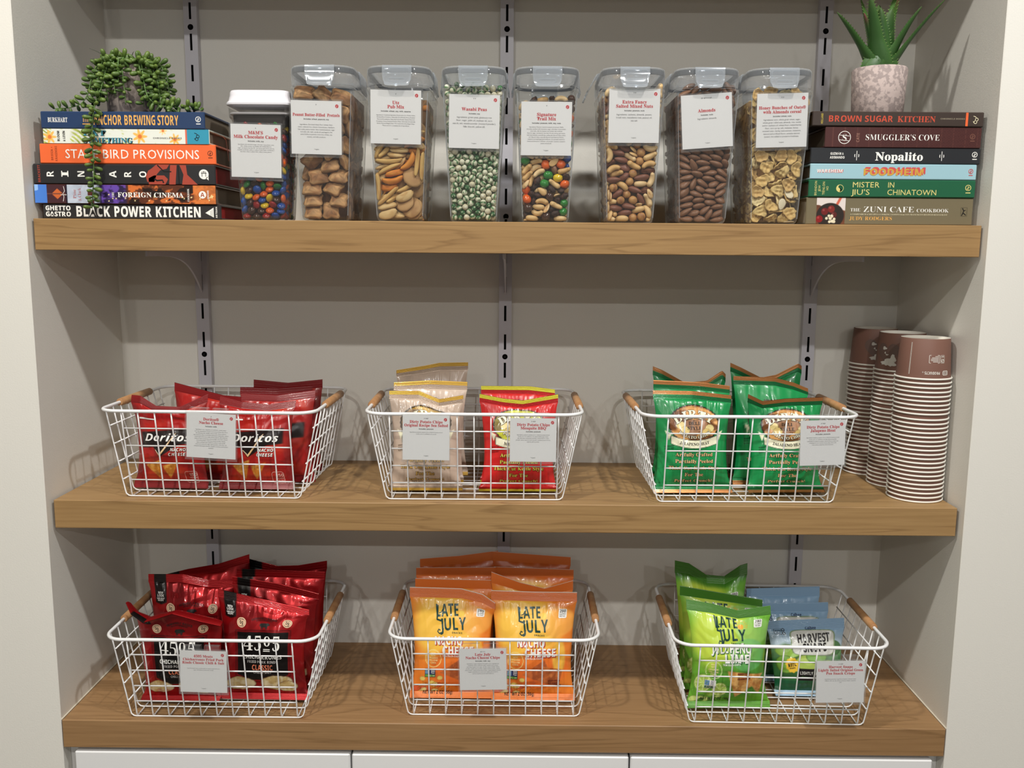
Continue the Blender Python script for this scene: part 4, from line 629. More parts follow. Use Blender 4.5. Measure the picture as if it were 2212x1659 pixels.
    'nuts': [2,-253,-283,60,17,-3,99,0,-118,-311,61,164,-4,-26,11,54,-333,85,-139,6,-158,1,-266,-304,153,-178,-22,125,6,-76,-314,154,5,8,166,0,255,-264,59,156,-3,105,7,-190,-322,224,23,4,27,10,181,-333,103,-160,59,48,11,270,-93,90,65,48,31,3,-300,-359,119,12,71,-124,6,-18,-341,250,7,10,-26,1,288,-142,188,10,-27,69,7,-260,-129,111,-163,-39,-69,0,125,-317,198,177,-17,-28,4,127,-335,275,-173,9,118,0,-241,-301,311,11,3,101,10,47,-345,344,74,19,-9,0,255,-323,178,108,56,-34,6,-281,-118,205,-12,39,115,11,-52,-333,430,-11,-8,-126,6,273,-133,299,169,41,-113,4,-325,-358,238,-27,87,-27,11,-140,-341,340,-144,12,-98,5,159,-346,368,130,-41,-133,6,-202,-335,427,-18,30,151,7,66,-354,494,163,17,-26,2,264,-369,345,43,57,20,3,-107,-289,507,-95,26,178,7,290,-165,405,-1,18,-78,2,265,-247,255,106,-74,147,7,-291,-210,392,167,45,115,4,297,-387,439,-80,-59,-160,10,289,-206,506,-67,0,-122,1,-130,-338,544,127,28,-27,8,242,-323,487,95,-4,-1,2,159,-336,585,-3,5,-158,4,-327,-368,415,88,80,-88,11,-256,-357,523,-80,40,-171,10,-13,-344,616,-2,-47,71,4,-296,-355,398,-98,58,-87,5,-254,-367,637,-14,-5,-13,7,163,-370,675,-164,7,-171,0,-314,-81,359,100,85,-10,5,-113,-346,678,-42,26,143,2,299,-392,646,-163,73,163,1,-212,-371,731,164,11,153,10,35,-349,735,148,21,42,9,254,-340,776,-56,-3,-6,4,-338,-292,499,92,50,90,1,261,-401,848,65,-15,3,0,297,-89,595,-5,-70,-166,6,-113,-339,828,-54,-18,173,1,-259,-398,783,118,23,176,1,45,-404,850,-173,-27,-180,8,-282,-162,506,-15,7,83,7,-148,-376,930,-19,-8,-154,5,293,-253,652,-163,-64,174,9,-298,-310,885,-31,16,124,2,-22,-383,974,178,-29,152,10,131,-358,917,179,-29,-154,1,-296,-372,1115,164,-7,141,0,-349,-406,992,116,-89,169,0,282,-412,989,-178,25,177,9,-98,-379,1106,-49,-16,-157,7,-209,-366,1033,9,-11,156,10,145,-382,1040,153,54,25,2,-326,-173,587,150,1,88,3,37,-389,1012,33,17,28,0,321,-252,876,-111,71,-37,1,-276,-422,1212,-164,2,178,4,68,-313,990,-105,76,166,7,311,-178,741,-45,9,-68,1,-335,-350,1281,-177,12,121,2,279,-416,1120,-120,-7,177,4,363,-228,943,-85,28,92,0,-165,-397,1269,-14,28,-33,3,32,-389,1078,46,28,39,5,326,-314,1061,134,-62,-51,4,-131,-351,1176,-15,3,19,11,83,-370,1156,48,34,-115,6,314,-137,870,3,65,-6,2,-1,-370,1211,36,38,-149,2,-94,-429,1347,-10,39,5,0,205,-400,1208,8,19,25,5,-294,-169,695,179,10,-75,4,-167,-319,1095,94,39,3,5,323,-198,1032,165,62,70,10,-238,-383,1398,152,59,-9,7,-297,-222,780,-28,-6,72,8,298,-392,1271,40,28,17,5,-306,-131,889,-44,-58,35,6,100,-397,1313,176,-5,-154,1,329,-430,1414,118,-86,171,1,-372,-424,1397,153,-87,125,6,244,-383,1403,-12,-20,29,7,318,-135,1155,46,-78,-146,2,-97,-406,1441,148,-37,-137,2,47,-433,1402,-7,-14,1,5,164,-405,1494,-172,-10,-148,2,-318,-413,1575,9,-25,27,1,-122,-442,1572,168,-21,179,7,322,-261,1188,68,36,-126,5,-268,-388,1507,-20,11,146,0,41,-413,1570,162,-2,155,5,28,-389,1487,-177,-4,30,2,-176,-367,1693,-157,-7,-2,0,4,-445,1649,161,4,178,4,262,-444,1514,-124,72,171,6,-308,-254,977,17,-10,-73,1,230,-416,1574,13,19,30,2,384,-440,1630,52,82,128,9,-187,-413,1782,66,-9,-26,10,252,-413,1681,-12,6,107,10,334,-162,1324,167,19,-80,1,-242,-453,1840,59,-29,1,4,137,-345,1582,104,70,13,3,357,-180,1407,-173,-11,68,10,-70,-407,1880,131,23,-24,5,-349,-416,1668,6,45,-141,1,337,-318,1351,145,54,135,3,-20,-471,1818,89,35,180,4,153,-417,1661,-34,54,127,7,-4,-417,1755,31,19,-28,11,-359,-363,1801,-20,-17,24,6,70,-419,1842,39,52,-59,2,324,-401,1778,6,-7,151,2,-333,-412,1898,75,35,-148,0,148,-370,1758,9,52,179,8,346,-217,1474,-17,-9,78,6,231,-431,1870,-23,11,-166,1,-353,-186,1061,174,29,86,10,-337,-161,1327,-43,11,-70,4,351,-164,1562,-40,-13,-42,0,388,-361,1762,-64,-82,88,4,-340,-314,1443,1,-26,43,1,350,-299,1539,84,-23,113,3,-329,-252,1168,-139,-36,168,2,367,-222,1647,26,13,108,9,361,-181,1796,166,-74,156,4,160,-365,1906,-102,-29,-173,4,-297,-160,1135,-149,-28,-85,3,-236,-366,1872,-109,10,178,5,-363,-245,1583,-64,-32,94,4,325,-342,1648,-171,-60,94,0,357,-311,1894,64,-44,-59,0,394,-457,1912,-152,-88,171,3,-343,-234,1472,-86,44,-160,1,-335,-176,1186,39,-40,-67,2,-343,-182,1484,-8,-70,29,5,-330,-278,1382,-37,-20,65],
    'almond': [0,-229,-334,71,-24,-4,172,0,-33,-343,76,61,9,-26,3,230,-334,65,-10,9,174,0,-132,-336,156,-47,12,161,2,93,-338,121,-31,59,164,0,222,-339,149,-20,30,172,2,-241,-347,176,25,-30,-22,3,42,-349,202,30,-37,-14,3,283,-241,103,-49,-41,-72,1,-234,-349,272,-16,13,-175,2,-32,-343,265,159,-9,10,0,218,-345,251,-172,8,173,2,-238,-353,360,-167,17,177,0,-51,-350,350,164,-9,4,1,133,-344,320,36,1,17,0,-96,-362,440,23,21,-11,3,94,-359,407,19,12,-9,0,251,-347,360,-29,-28,162,2,-275,-174,71,-31,4,87,3,117,-366,489,-37,1,-161,2,286,-136,122,103,-50,-60,2,-258,-354,470,88,-35,26,3,-22,-354,505,46,19,20,2,262,-355,458,-17,32,-150,2,-259,-358,588,37,-32,20,2,1,-360,592,35,30,13,1,269,-363,556,4,30,-153,1,-140,-358,592,116,-63,32,3,83,-370,665,173,8,-3,0,170,-359,592,32,-23,19,2,-252,-373,677,-21,12,-172,1,96,-370,749,-18,3,172,3,256,-373,667,16,26,-9,0,-265,-371,762,13,-2,7,3,-99,-379,733,-156,-16,-161,1,280,-249,254,-1,-72,-133,1,-283,-380,851,28,29,-28,3,2,-377,809,-13,12,-177,3,279,-375,750,12,36,-5,2,-161,-383,857,-147,-52,-135,2,-16,-382,895,169,7,-4,2,290,-248,426,40,-73,164,0,-297,-381,952,1,33,-35,2,175,-382,883,-168,-21,-176,1,283,-150,264,-28,-47,-100,0,-294,-384,1051,-17,17,-33,3,-156,-389,971,161,9,-10,3,302,-269,647,-119,43,116,1,-303,-271,471,3,-67,-131,0,16,-388,974,163,17,-8,0,298,-145,387,-56,-53,-66,2,29,-396,1063,-151,-12,-164,0,167,-390,974,-163,-20,-167,0,318,-278,770,140,-23,-80,3,-151,-396,1059,-155,-12,-161,2,193,-392,1066,-171,-33,-173,2,302,-185,522,-33,-25,-84,3,-289,-142,196,-159,-41,115,1,28,-395,1151,-13,11,-176,3,66,-398,1242,-13,15,175,0,-291,-254,241,41,26,-108,0,-154,-393,1148,-18,18,176,0,207,-395,1156,-168,-34,-173,3,-295,-395,1155,-2,-15,-27,3,308,-394,1189,-171,-30,-142,3,322,-355,880,19,37,65,0,-294,-178,341,-147,1,-96,1,-67,-405,1259,34,-17,-12,0,331,-351,982,-47,-21,-72,0,-254,-397,1245,-169,23,172,1,51,-410,1340,-148,-2,-164,2,309,-395,1299,100,34,151,0,-272,-406,1330,-10,36,-174,0,214,-398,1337,-34,-72,76,1,301,-153,622,-104,48,120,0,-314,-401,1412,35,-33,24,1,-97,-398,1347,145,-10,16,2,148,-416,1441,107,69,-41,1,-150,-403,1435,41,6,18,3,1,-415,1423,-150,2,-163,2,298,-414,1433,23,20,-9,1,-304,-416,1500,-22,18,-171,1,11,-408,1513,-167,29,166,0,317,-201,912,-37,-19,103,2,-99,-408,1543,41,-24,19,1,31,-412,1621,35,-3,16,2,192,-421,1562,-162,-26,-167,3,-303,-140,472,-154,-51,135,3,-153,-425,1618,-24,36,-159,3,133,-424,1758,176,31,6,2,-313,-420,1588,-17,29,-174,2,195,-420,1654,20,10,3,0,334,-349,1077,144,-15,-82,0,-300,-242,573,-164,52,72,2,-7,-427,1706,-22,4,-172,2,309,-145,776,-91,64,135,1,-299,-142,594,15,57,39,0,-40,-421,1792,37,-12,19,2,207,-428,1804,23,45,6,1,-341,-427,1671,-18,46,-157,0,-195,-429,1705,-41,31,-157,2,338,-235,1213,26,2,-89,2,-325,-429,1787,-15,31,-176,0,26,-431,1870,171,18,4,2,349,-411,1523,-177,63,17,1,-149,-429,1845,17,-46,5,0,111,-432,1935,-165,2,174,1,274,-428,1858,-171,65,21,2,-331,-430,1882,28,-22,-27,0,-7,-435,1979,19,-20,-4,0,333,-203,1012,-58,23,-68,3,347,-222,1306,149,23,-82,0,-324,-206,976,25,14,85,1,311,-436,1963,11,56,-9,1,347,-334,1395,157,-81,-95,3,-277,-435,1978,-8,21,-176,2,-171,-440,1938,33,-40,-13,0,333,-218,1122,-31,-7,-92,1,-340,-225,1324,34,-22,-80,1,340,-409,1665,-22,-35,-131,0,-316,-274,705,147,-5,-105,0,376,-391,1742,-126,33,83,2,375,-311,1809,33,31,82,0,-317,-223,792,26,7,95,2,382,-269,1994,139,0,-76,0,349,-290,1516,-92,66,139,0,-331,-213,1069,-25,-12,-93,1,362,-193,1564,35,65,36,0,347,-191,1442,-123,-54,129,3,382,-354,1924,-44,-7,-72,0,369,-252,1684,-29,41,-72,1,367,-204,1847,107,59,139,2,-354,-193,1584,127,-65,41,1,-326,-208,887,41,-3,107,3,-355,-215,1422,37,41,-114,0,-334,-219,1166,150,-14,86,3,-346,-321,1256,-34,-13,-108,0,-357,-309,1457,169,72,-148],
    'flake': [1,-250,-301,116,-38,-58,139,0,-10,-314,93,-142,28,172,6,242,-338,37,-172,2,-163,0,-190,-369,192,-91,16,-166,4,58,-320,237,-54,22,-170,0,177,-308,115,115,-72,-18,4,-259,-147,105,134,-35,-104,5,-51,-365,274,82,51,3,6,272,-228,40,173,7,86,2,-249,-355,359,-39,-62,122,4,-148,-317,324,98,40,-1,1,246,-360,167,91,-20,-2,4,-304,-138,250,98,-12,-107,0,-84,-339,469,54,2,8,2,102,-329,353,21,-66,100,0,55,-386,497,-96,-5,-167,5,223,-331,375,28,40,-4,0,251,-161,107,127,11,84,3,-274,-308,536,91,-28,0,6,207,-381,456,-55,-48,157,4,296,-316,496,55,31,-89,3,-263,-379,477,180,89,90,6,110,-393,293,-93,75,-173,3,194,-384,584,99,-54,-9,4,-102,-335,689,-83,47,-179,4,28,-342,586,-145,27,169,1,217,-310,594,-92,-67,-180,1,-195,-379,639,-41,87,-139,4,89,-384,754,133,-45,-49,1,265,-336,727,-33,48,-122,4,-266,-189,371,-80,83,90,2,-122,-330,878,-96,33,-176,5,297,-393,811,-111,77,172,1,-146,-395,838,-97,67,176,5,68,-356,864,-142,-3,-155,1,296,-338,945,97,3,-22,2,-291,-343,909,179,86,119,6,179,-327,866,-123,-26,168,5,215,-396,989,111,-77,-40,3,-237,-405,995,99,77,7,3,58,-405,1011,97,-4,0,4,263,-403,1118,111,-24,-35,0,-26,-355,980,-59,-48,-170,3,83,-351,1094,170,-58,-74,1,288,-364,1223,151,-39,-59,1,-282,-175,485,12,-56,-26,5,-127,-381,1132,140,-10,4,5,107,-415,1237,81,21,0,2,-323,-147,579,95,83,85,0,-313,-356,1050,-144,-26,-111,0,278,-117,229,-154,-74,-172,4,-321,-339,1298,-90,-55,165,0,-283,-365,1151,-149,28,145,1,57,-343,1230,64,-68,27,5,-313,-413,1322,-88,43,174,4,138,-390,1412,-87,-66,175,3,319,-370,1362,-45,25,-157,5,-172,-408,1348,164,84,53,1,-66,-379,1284,-2,59,-115,5,310,-425,1452,-104,-52,-175,0,-122,-383,1445,-134,21,175,0,-14,-436,1446,-80,55,-166,0,336,-220,1456,134,-16,67,5,-292,-393,1485,39,0,-8,4,-86,-407,1597,79,-7,-2,5,118,-401,1547,-43,-14,177,1,-327,-367,1639,-74,-57,169,2,-29,-371,1720,158,84,58,0,182,-383,1668,-65,1,-172,1,-239,-437,1644,-105,83,167,3,125,-443,1712,-92,72,179,4,358,-376,1571,-130,33,-141,1,-50,-442,1744,96,78,7,1,-151,-381,1845,-58,59,-153,2,319,-375,1758,90,70,0,0,-309,-413,1778,-41,20,-150,2,66,-438,1866,-169,52,100,3,324,-445,1747,91,45,-1,3,-330,-450,1862,-92,77,178,6,161,-399,1781,-22,-19,-19,4,337,-222,1614,-96,25,-90,3,-144,-451,1906,108,-77,-19,3,238,-402,1888,56,-23,22,1,-284,-192,672,-126,18,64,3,-315,-312,730,73,9,48,2,-296,-189,819,-127,73,18,4,-337,-163,986,-152,-60,160],
}
# ------------------------------------------------------------------ ingredient cards in clear sleeves
SLEEVE = clear_mat('acrylic_sleeve', haze=0.03, edge=0.35, gloss=0.06)
CARD = mat('card_white', (241, 241, 240), rough=0.7, spec=0.2); TRED = mat('ink_card_red', (206, 44, 56), rough=0.6); TBLK = mat('ink_card_black', (40, 40, 42), rough=0.6); TGRY = mat('ink_card_grey', (96, 96, 98), rough=0.6)
CW, CHH = 0.0745, 0.0765
def sign(lab, x, y, z, title, inc, body, top='V', w=CW, h=CHH, lean=0.0, roll=0.0, yaw=0.0, chars=46, th=0.0046, by=0.48, sp=0.036, ty=0.26, group='ingredient cards', clip=False, bs=0.00175, foot=True):
    r = thing('sign_holder', lab, 'sign', (x, y, z), (0, 0, 0), group)
    r.rotation_mode = 'XYZ'; r.rotation_euler = (lean, roll, yaw)
    c = MB(); c.box((-w / 2, -0.0003, -h / 2), (w / 2, 0.0003, h / 2), CARD); d = Decal(c, -0.00031, 0, 0)
    Y = lambda f: h / 2 - f * h
    d.text(top, TBLK, sty='b', h=0.0017, x=-0.0035 if False else 0, y=Y(0.085))
    d.poly(ellipse(w * 0.41, Y(0.095), 0.0025, 0.0027, 18), TRED); d.up(); d.text('f', CARD, sty='i', h=0.0026, x=w * 0.41, y=Y(0.115)); d.up()
    yy = ty
    for t in title:
        wd = None; V, F = text_flat(t, 'B+', th, 0, 0)
        if np.ptp(V[:, 0]) > w * .93: V[:, 0] *= w * .93 / np.ptp(V[:, 0])
        d.put(V + [0, Y(yy)], F, TRED); yy += 0.078
    yi = yy - 0.012 if inc else yy
    if inc: d.text('Includes: ' + inc, TBLK, sty='b', h=0.0018, x=0, y=Y(yi))
    yb = yi + by - .40
    for i, ln in enumerate(wrap(body, chars)): d.text(ln, TGRY, sty='s', h=bs, x=0, y=Y(yb + i * sp), width=None)
    d.text('*organic', TBLK, sty='s', h=0.0015, x=0, y=Y(0.915)); c.build('card', r, smooth=False)
    s = MB(); e = 0.0022; q = 0.0011
    s.box((-w / 2 - e, -0.0012, -h / 2 - e * 1.6), (w / 2 + e, -0.0007, h / 2 + e), SLEEVE); s.box((-w / 2 - e, 0.0007, -h / 2 - e * 1.6), (w / 2 + e, 0.0012, h / 2 + e), SLEEVE)
    if foot:
        P = np.array([(-0.0012, -h / 2 - e * 1.6), (-0.0006, -h / 2 - e * 2.1), (0.0006, -h / 2 - e * 2.1), (0.0012, -h / 2 - e * 1.6)]); G = np.stack([np.stack([np.full(4, sx), P[:, 0], P[:, 1]], 1) for sx in np.linspace(-w / 2 - e, w / 2 + e, 8)]); s.grid(G, SLEEVE)
    if clip:                                             # strap that hooks over the basket rim
        P = np.array([(-0.0012, h / 2 + e), (-0.0012, h / 2 + 0.0055), (0.0005, h / 2 + 0.0078), (0.0065, h / 2 + 0.0078), (0.0082, h / 2 + 0.0055), (0.0082, h / 2 - 0.006)])
        for a, b in ((-w * .44, -w * .06), (w * .02, w * .34)): s.grid(np.stack([np.stack([np.full(6, sx), P[:, 0], P[:, 1]], 1) for sx in (a, b)]), SLEEVE)
    s.build('sleeve', r, smooth=False); return r

# ------------------------------------------------------------------ clear jars
JARM = clear_mat('jar_plastic', haze=0.035, edge=0.42, gloss=0.07, tint=(250, 250, 248)); LIDM = clear_mat('lid_plastic', haze=0.16, edge=0.55, gloss=0.07, tint=(244, 246, 248)); LATM = clear_mat('latch_plastic', haze=0.20, edge=0.7, gloss=0.07, tint=(240, 244, 248), hazecol=(238, 242, 246))
SEAL = clear_mat('seal_grey', haze=0.86, edge=0.9, gloss=0.02, hazecol=(78, 84, 92), tint=(190, 194, 200)); LIDW = mat('lid_white', (224, 222, 228), rough=0.3, spec=0.5)
def rr3(hx, hy, r, z, n=6):
    P = rrect(-hx, -hy, hx, hy, r, n); return np.stack([P[:, 0], P[:, 1], np.full(len(P), z)], 1)
EX = 0.0225                                              # extra half depth behind the middle of the loose pieces
def rj(hx, hy, r, z): return rr3(hx, hy + EX, r, z) + np.array((0, EX, 0))
def latch_mesh(side):
    mb = MB(); hw = 0.0215 if side == 'front' else 0.026; n = 9; th = 0.0017
    prof = [(-0.0015, 0.0305), (0.0022, 0.0298), (0.0038, 0.0262), (0.0046, 0.018), (0.0052, 0.009), (0.0064, 0.003), (0.0082, 0.0002)]
    if side == 'side': prof = [(-0.0015, 0.0305), (0.0010, 0.0298), (0.0018, 0.0262), (0.0024, 0.018), (0.0028, 0.009), (0.0034, 0.003), (0.0044, 0.0002)]
    if side == 'open': prof = [(-0.0015, 0.0305), (0.003, 0.0290), (0.0075, 0.022), (0.0125, 0.012), (0.0175, 0.001), (0.021, -0.007)]
    k = len(prof); X = np.linspace(-1, 1, 13); V = []
    for d in (0, th):
        for o, z in prof:
            drop = 0
            for x in X:
                rnd = 1 - 0.16 * max(0, (0.012 - z) / 0.012) * x ** 8
                V.append((x * hw * rnd, -(o - d), z + (0.0032 * x ** 6 if z < .004 else 0)))
    m = len(X); F = []
    for l in range(2):
        for i in range(k - 1):
            for j in range(m - 1):
                q = [l * k * m + i * m + j, l * k * m + i * m + j + 1, l * k * m + (i + 1) * m + j + 1, l * k * m + (i + 1) * m + j]; F.append(tuple(q if l else q[::-1]))
    o = k * m
    for j in range(m - 1): F.append((j, j + 1, o + j + 1, o + j)); F.append(tuple([(k - 1) * m + j, (k - 1) * m + j + 1, o + (k - 1) * m + j + 1, o + (k - 1) * m + j][::-1]))
    for i in range(k - 1): F.append(tuple([i * m, (i + 1) * m, o + (i + 1) * m, o + i * m][::-1])); F.append((i * m + m - 1, (i + 1) * m + m - 1, o + (i + 1) * m + m - 1, o + i * m + m - 1))
    mb.add(V, F, LATM)
    if side == 'front':                                  # raised inner frame on the flap
        fr = rrect(-hw * .86, 0.0035, hw * .86, 0.0255, 0.004); Vf, Ff = stroke2(fr, 0.0011, True); Vy = np.interp(Vf[:, 1], [p[1] for p in prof[::-1]], [p[0] for p in prof[::-1]]); mb.add(np.stack([Vf[:, 0], -Vy - .0004, Vf[:, 1]], 1), Ff, LATM)
        fr = rrect(-hw * .55, 0.0065, hw * .55, 0.0115, 0.002); Vf, Ff = stroke2(fr, 0.0014, True); Vy = np.interp(Vf[:, 1], [p[1] for p in prof[::-1]], [p[0] for p in prof[::-1]]); mb.add(np.stack([Vf[:, 0], -Vy - .0005, Vf[:, 1]], 1), Ff, LATM)
    return mb.mesh('latch', True, 50)
LAT = {s: latch_mesh(s) for s in ('front', 'side', 'open')}
def body_mesh():
    mb = MB(); g = 0.0013; rings = []
    def hw(z): t = min(z / JZ, 1); return JB[0] + (JT[0] - JB[0]) * t + g, JB[1] + (JT[1] - JB[1]) * t + g
    for z, ins in ((0.0003, .006), (0.0009, .003), (0.0025, .0012), (0.006, .0002), (0.012, 0), (0.06, 0), (0.12, 0), (JZ - .004, 0)):
        a, b = hw(z); rings.append(rj(a - ins, b - ins, 0.0046, z))
    a, b = hw(JZ); rings += [rj(a + .0012, b + .0012, .009, JZ - .001), rj(a + .0022, b + .0034, .020, JZ), rj(a + .0022, b + .0034, .020, JZ + .002), rj(a - .0012, b - .0012, .016, JZ + .0035), rj(a - .0012, b - .0012, .016, JZ + .007)]
    mb.loft(rings, JARM, (True, False)); 
    P = rj(hw(0)[0] - .003, hw(0)[1] - .003, .005, 0.0014); mb.add(P, [tuple(range(len(P)))], JARM)
    for sx in (-1, 1):                                   # moulded corner ribs catch the light
        for sy in (-1, 1):
            zz = np.linspace(.008, JZ - .006, 10); Q = np.array([(sx * (hw(z)[0] - .0010), sy * (hw(z)[1] + EX - .0010) + EX, z) for z in zz]); mb.tube(Q, 0.0006, LATM, 5)
    return mb.mesh('body', True, 35)
def lid_meshes():
    a, b = JT[0] + .0013, JT[1] + .0013; z = JZ; mb = MB()
    mb.loft([rj(a + .0022, b + .0030, .026, z + .0045), rj(a + .0030, b + .0046, .028, z + .012), rj(a + .0030, b + .0046, .028, z + .026), rj(a + .0022, b + .0036, .027, z + .0305), rj(a + .0006, b + .0016, .025, z + .0318), rj(a - .004, b - .004, .022, z + .0318), rj(a - .0055, b - .0055, .020, z + .024), rj(a - .02, b - .02, .012, z + .0235)], LIDM, (False, True))
    s = MB(); s.loft([rj(a + .0008, b + .0020, .0255, z + .0215), rj(a + .0018, b + .0032, .0265, z + .0225), rj(a + .0018, b + .0032, .0265, z + .0282), rj(a + .0006, b + .0018, .025, z + .0295)], SEAL, (False, False))
    return mb.mesh('lid', True, 40), s.mesh('seal', True, 40)
BODY_ME = body_mesh(); LID_ME, SEAL_ME = lid_meshes()
PIECE_ME = {}
def jar_core(J, hw, name, cx, cy, z0, ex):
    """the packed middle of the jar: uncountable pieces pressed behind the ones you can see"""
    gf, gs = J['gap']; mb = MB(); ks = [(k, v) for k in J['kinds'] for v in range(k[2])]; wt = [k[3] / k[2] for k, v in ks]; rs = random.Random(J['key']); back = 0.020; fill = J['fill'] - .006
    rings = []
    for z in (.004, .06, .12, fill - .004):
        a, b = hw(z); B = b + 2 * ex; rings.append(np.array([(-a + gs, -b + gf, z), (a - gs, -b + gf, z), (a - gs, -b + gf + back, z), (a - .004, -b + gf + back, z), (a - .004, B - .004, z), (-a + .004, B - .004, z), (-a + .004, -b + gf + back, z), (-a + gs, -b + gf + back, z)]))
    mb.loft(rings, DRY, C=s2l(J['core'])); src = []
    for k, v in ks: m = k[1](v); src.append((np.concatenate(m.v), m.f, m.mats[0], np.concatenate(m.c), np.abs(np.concatenate(m.v)).max()))
    st = 2 * np.mean([s[4] for s in src]) * (0.72 if J['key'] != 'pretzel' else .85)
    for z in np.arange(.008, fill - .004, st):
        a, b = hw(z); B = b + 2 * ex
        spots = [(s * (a - .0055), y, 1) for s in (-1, 1) for y in np.arange(-b + gf + back + .002, B - .004, st)] + [(x, B - .0055, 0) for x in np.arange(-a + .008, a - .006, st * 1.6)]
        for x, y, side in spots:
            V, F, m, C, R = rs.choices(src, wt)[0]; q = Quaternion((rs.gauss(0, 1), rs.gauss(0, 1), rs.gauss(0, 1), rs.gauss(0, 1))).normalized().to_matrix(); P = V @ np.array(q).T
            if side: P[:, 0] *= .55; P[:, 0] += x
            else: P[:, 1] *= .5; P[:, 0] += x
            P[:, 1] += y; P[:, 2] += z + rs.uniform(-.2, .2) * st; P[:, 0] = np.clip(P[:, 0], -a + .0010, a - .0010); P[:, 1] = np.clip(P[:, 1], -b + .0024, B - .0024); P[:, 2] = np.clip(P[:, 2], .003, J['fill']); mb.add(P, F, m, C)
    o = mb.build(name, loc=(cx, cy, z0), angle=0); tag(o, f'packed filling behind the loose pieces of the {J["place"]}', 'snack filling', None, 'stuff')
PLACE = dict(candy='white-lidded jar', pretzel='pretzel jar', pub='pub mix jar', pea='pea jar', trail='trail mix jar', nuts='mixed nuts jar', almond='almond jar', flake='cereal jar')
JLAB = dict(pretzel='clear latch-lid jar of square brown pretzel nuggets, beside the white-lidded jar', pub='clear latch-lid jar of pub mix with sticks, chips and orange curls', pea='clear latch-lid jar of green-and-white coated peas', trail='clear latch-lid jar of trail mix with raisins, nuts and coloured candies', nuts='clear latch-lid jar of mixed nuts with cashews and almonds', almond='clear latch-lid jar of plain brown almonds behind a tilted card', flake='clear latch-lid jar of golden cereal flakes beside the right book stack')
JY = 0.0725
def fill_jar(J, cx, cy, z0, hw, ex):
    J['place'] = PLACE[J['key']]; A = np.array(FILL[J['key']]).reshape(-1, 7); k = A[:, 0]; p = A[:, 1:4] / 1e4; q = np.radians(A[:, 4:]); n = len(A); flat = [(kd, v) for kd in J['kinds'] for v in range(kd[2])]
    for i in range(n):
        kd, v = flat[k[i]]; key = (J['key'], kd[4], v)
        if key not in PIECE_ME: PIECE_ME[key] = kd[1](v).mesh(kd[0], True, 0)
        o = link(kd[0], PIECE_ME[key], None, (cx + p[i][0], cy + p[i][1], z0 + p[i][2])); o.rotation_euler = q[i]
        tag(o, kd[4], {'chocolate_candy': 'candy'}.get(kd[0], 'snack piece'), f'{kd[0].replace("_", " ")} pieces in the {J["place"]}')
    jar_core(J, hw, 'snack_filling', cx, cy, z0, ex)
for J in JARS[1:]:
    x = J['x']; r = thing('storage_jar', JLAB[J['key']], 'jar', (x, JY, 0.0002), (0, 0, 0), 'latch-lid storage jars')
    link('body', BODY_ME, r); lid = link('lid', LID_ME, r); link('seal', SEAL_ME, lid)
    a, b = JT[0] + .0043, JT[1] + .0059
    link('latch', LAT['front'], r, (0, -b, JZ + .0015)); link('latch', LAT['front'], r, (0, b + 2 * EX, JZ + .0015), (0, 0, PI))
    link('latch', LAT['open' if J['key'] == 'nuts' else 'side'], r, (-a, EX, JZ + .0015), (0, 0, -PI / 2)); link('latch', LAT['side'], r, (a, EX, JZ + .0015), (0, 0, PI / 2))
    fill_jar(J, x, JY, 0.0002, lambda z: tuple(JB[i] + (JT[i] - JB[i]) * min(z / JZ, 1) for i in (0, 1)), EX)
# the shorter jar with the white push lid
J = JARS[0]; cx = J['x'] - .0005; cy = 0.0665; KB, KT, KZ = (0.0325, 0.036), (0.0425, 0.042), 0.165
hwc = lambda z: tuple(KB[i] + (KT[i] - KB[i]) * min(z / KZ, 1) for i in (0, 1))
r = thing('candy_jar', 'short clear jar with a white lid, full of colourful candy-coated chocolates', 'jar', (cx, cy, 0.0002))
mb = MB(); g = .0013; rings = [rr3(hwc(z)[0] + g - i, hwc(z)[1] + g - i, max(.004, .012 - i), z) for z, i in ((.0003, .005), (.0012, .002), (.004, .0004), (.012, 0), (.08, 0), (.132, 0), (.146, 0))]
rings += [rr3(.0462, .0452, .013, .150), rr3(.0468, .0458, .013, .164)]; mb.loft(rings, clear_mat('candy_jar_plastic', haze=0.03, edge=0.3, gloss=0.09, tint=(236, 234, 232)), (True, False)); mb.build('body', r, angle=35)
mb = MB(); mb.loft([rr3(.0440, .0430, .012, .1535), rr3(.0452, .0442, .012, .1545), rr3(.0452, .0442, .012, .1562), rr3(.0440, .0430, .012, .157)], mat('lid_band', (222, 222, 228), rough=.3), (True, True)); mb.build('lid_gasket', r, angle=35)
mb = MB(); mb.loft([rr3(.0405, .0395, .011, .140), rr3(.0412, .0402, .011, .153)], mat('cavity_shade', (58, 54, 54), rough=.4), (True, False)); mb.build('dark_cavity', r, angle=35)  # dark block in the empty space under the lid, its shade put into the colour
mb = MB(); mb.loft([rr3(.0470, .0462, .013, .1665), rr3(.0488, .048, .0135, .1675), rr3(.0490, .0482, .0135, .170), rr3(.0462, .0454, .013, .174), rr3(.0446, .0438, .0125, .181), rr3(.0442, .0434, .0125, .186), rr3(.0430, .0422, .012, .1884), rr3(.040, .039, .012, .1892), rr3(.026, .026, .0255, .1893), rr3(.0255, .0255, .025, .1908), rr3(.024, .024, .0235, .1914)], LIDW, (True, True)); mb.build('lid', r, angle=35)
fill_jar(J, cx, cy, 0.0002, hwc, 0.0)
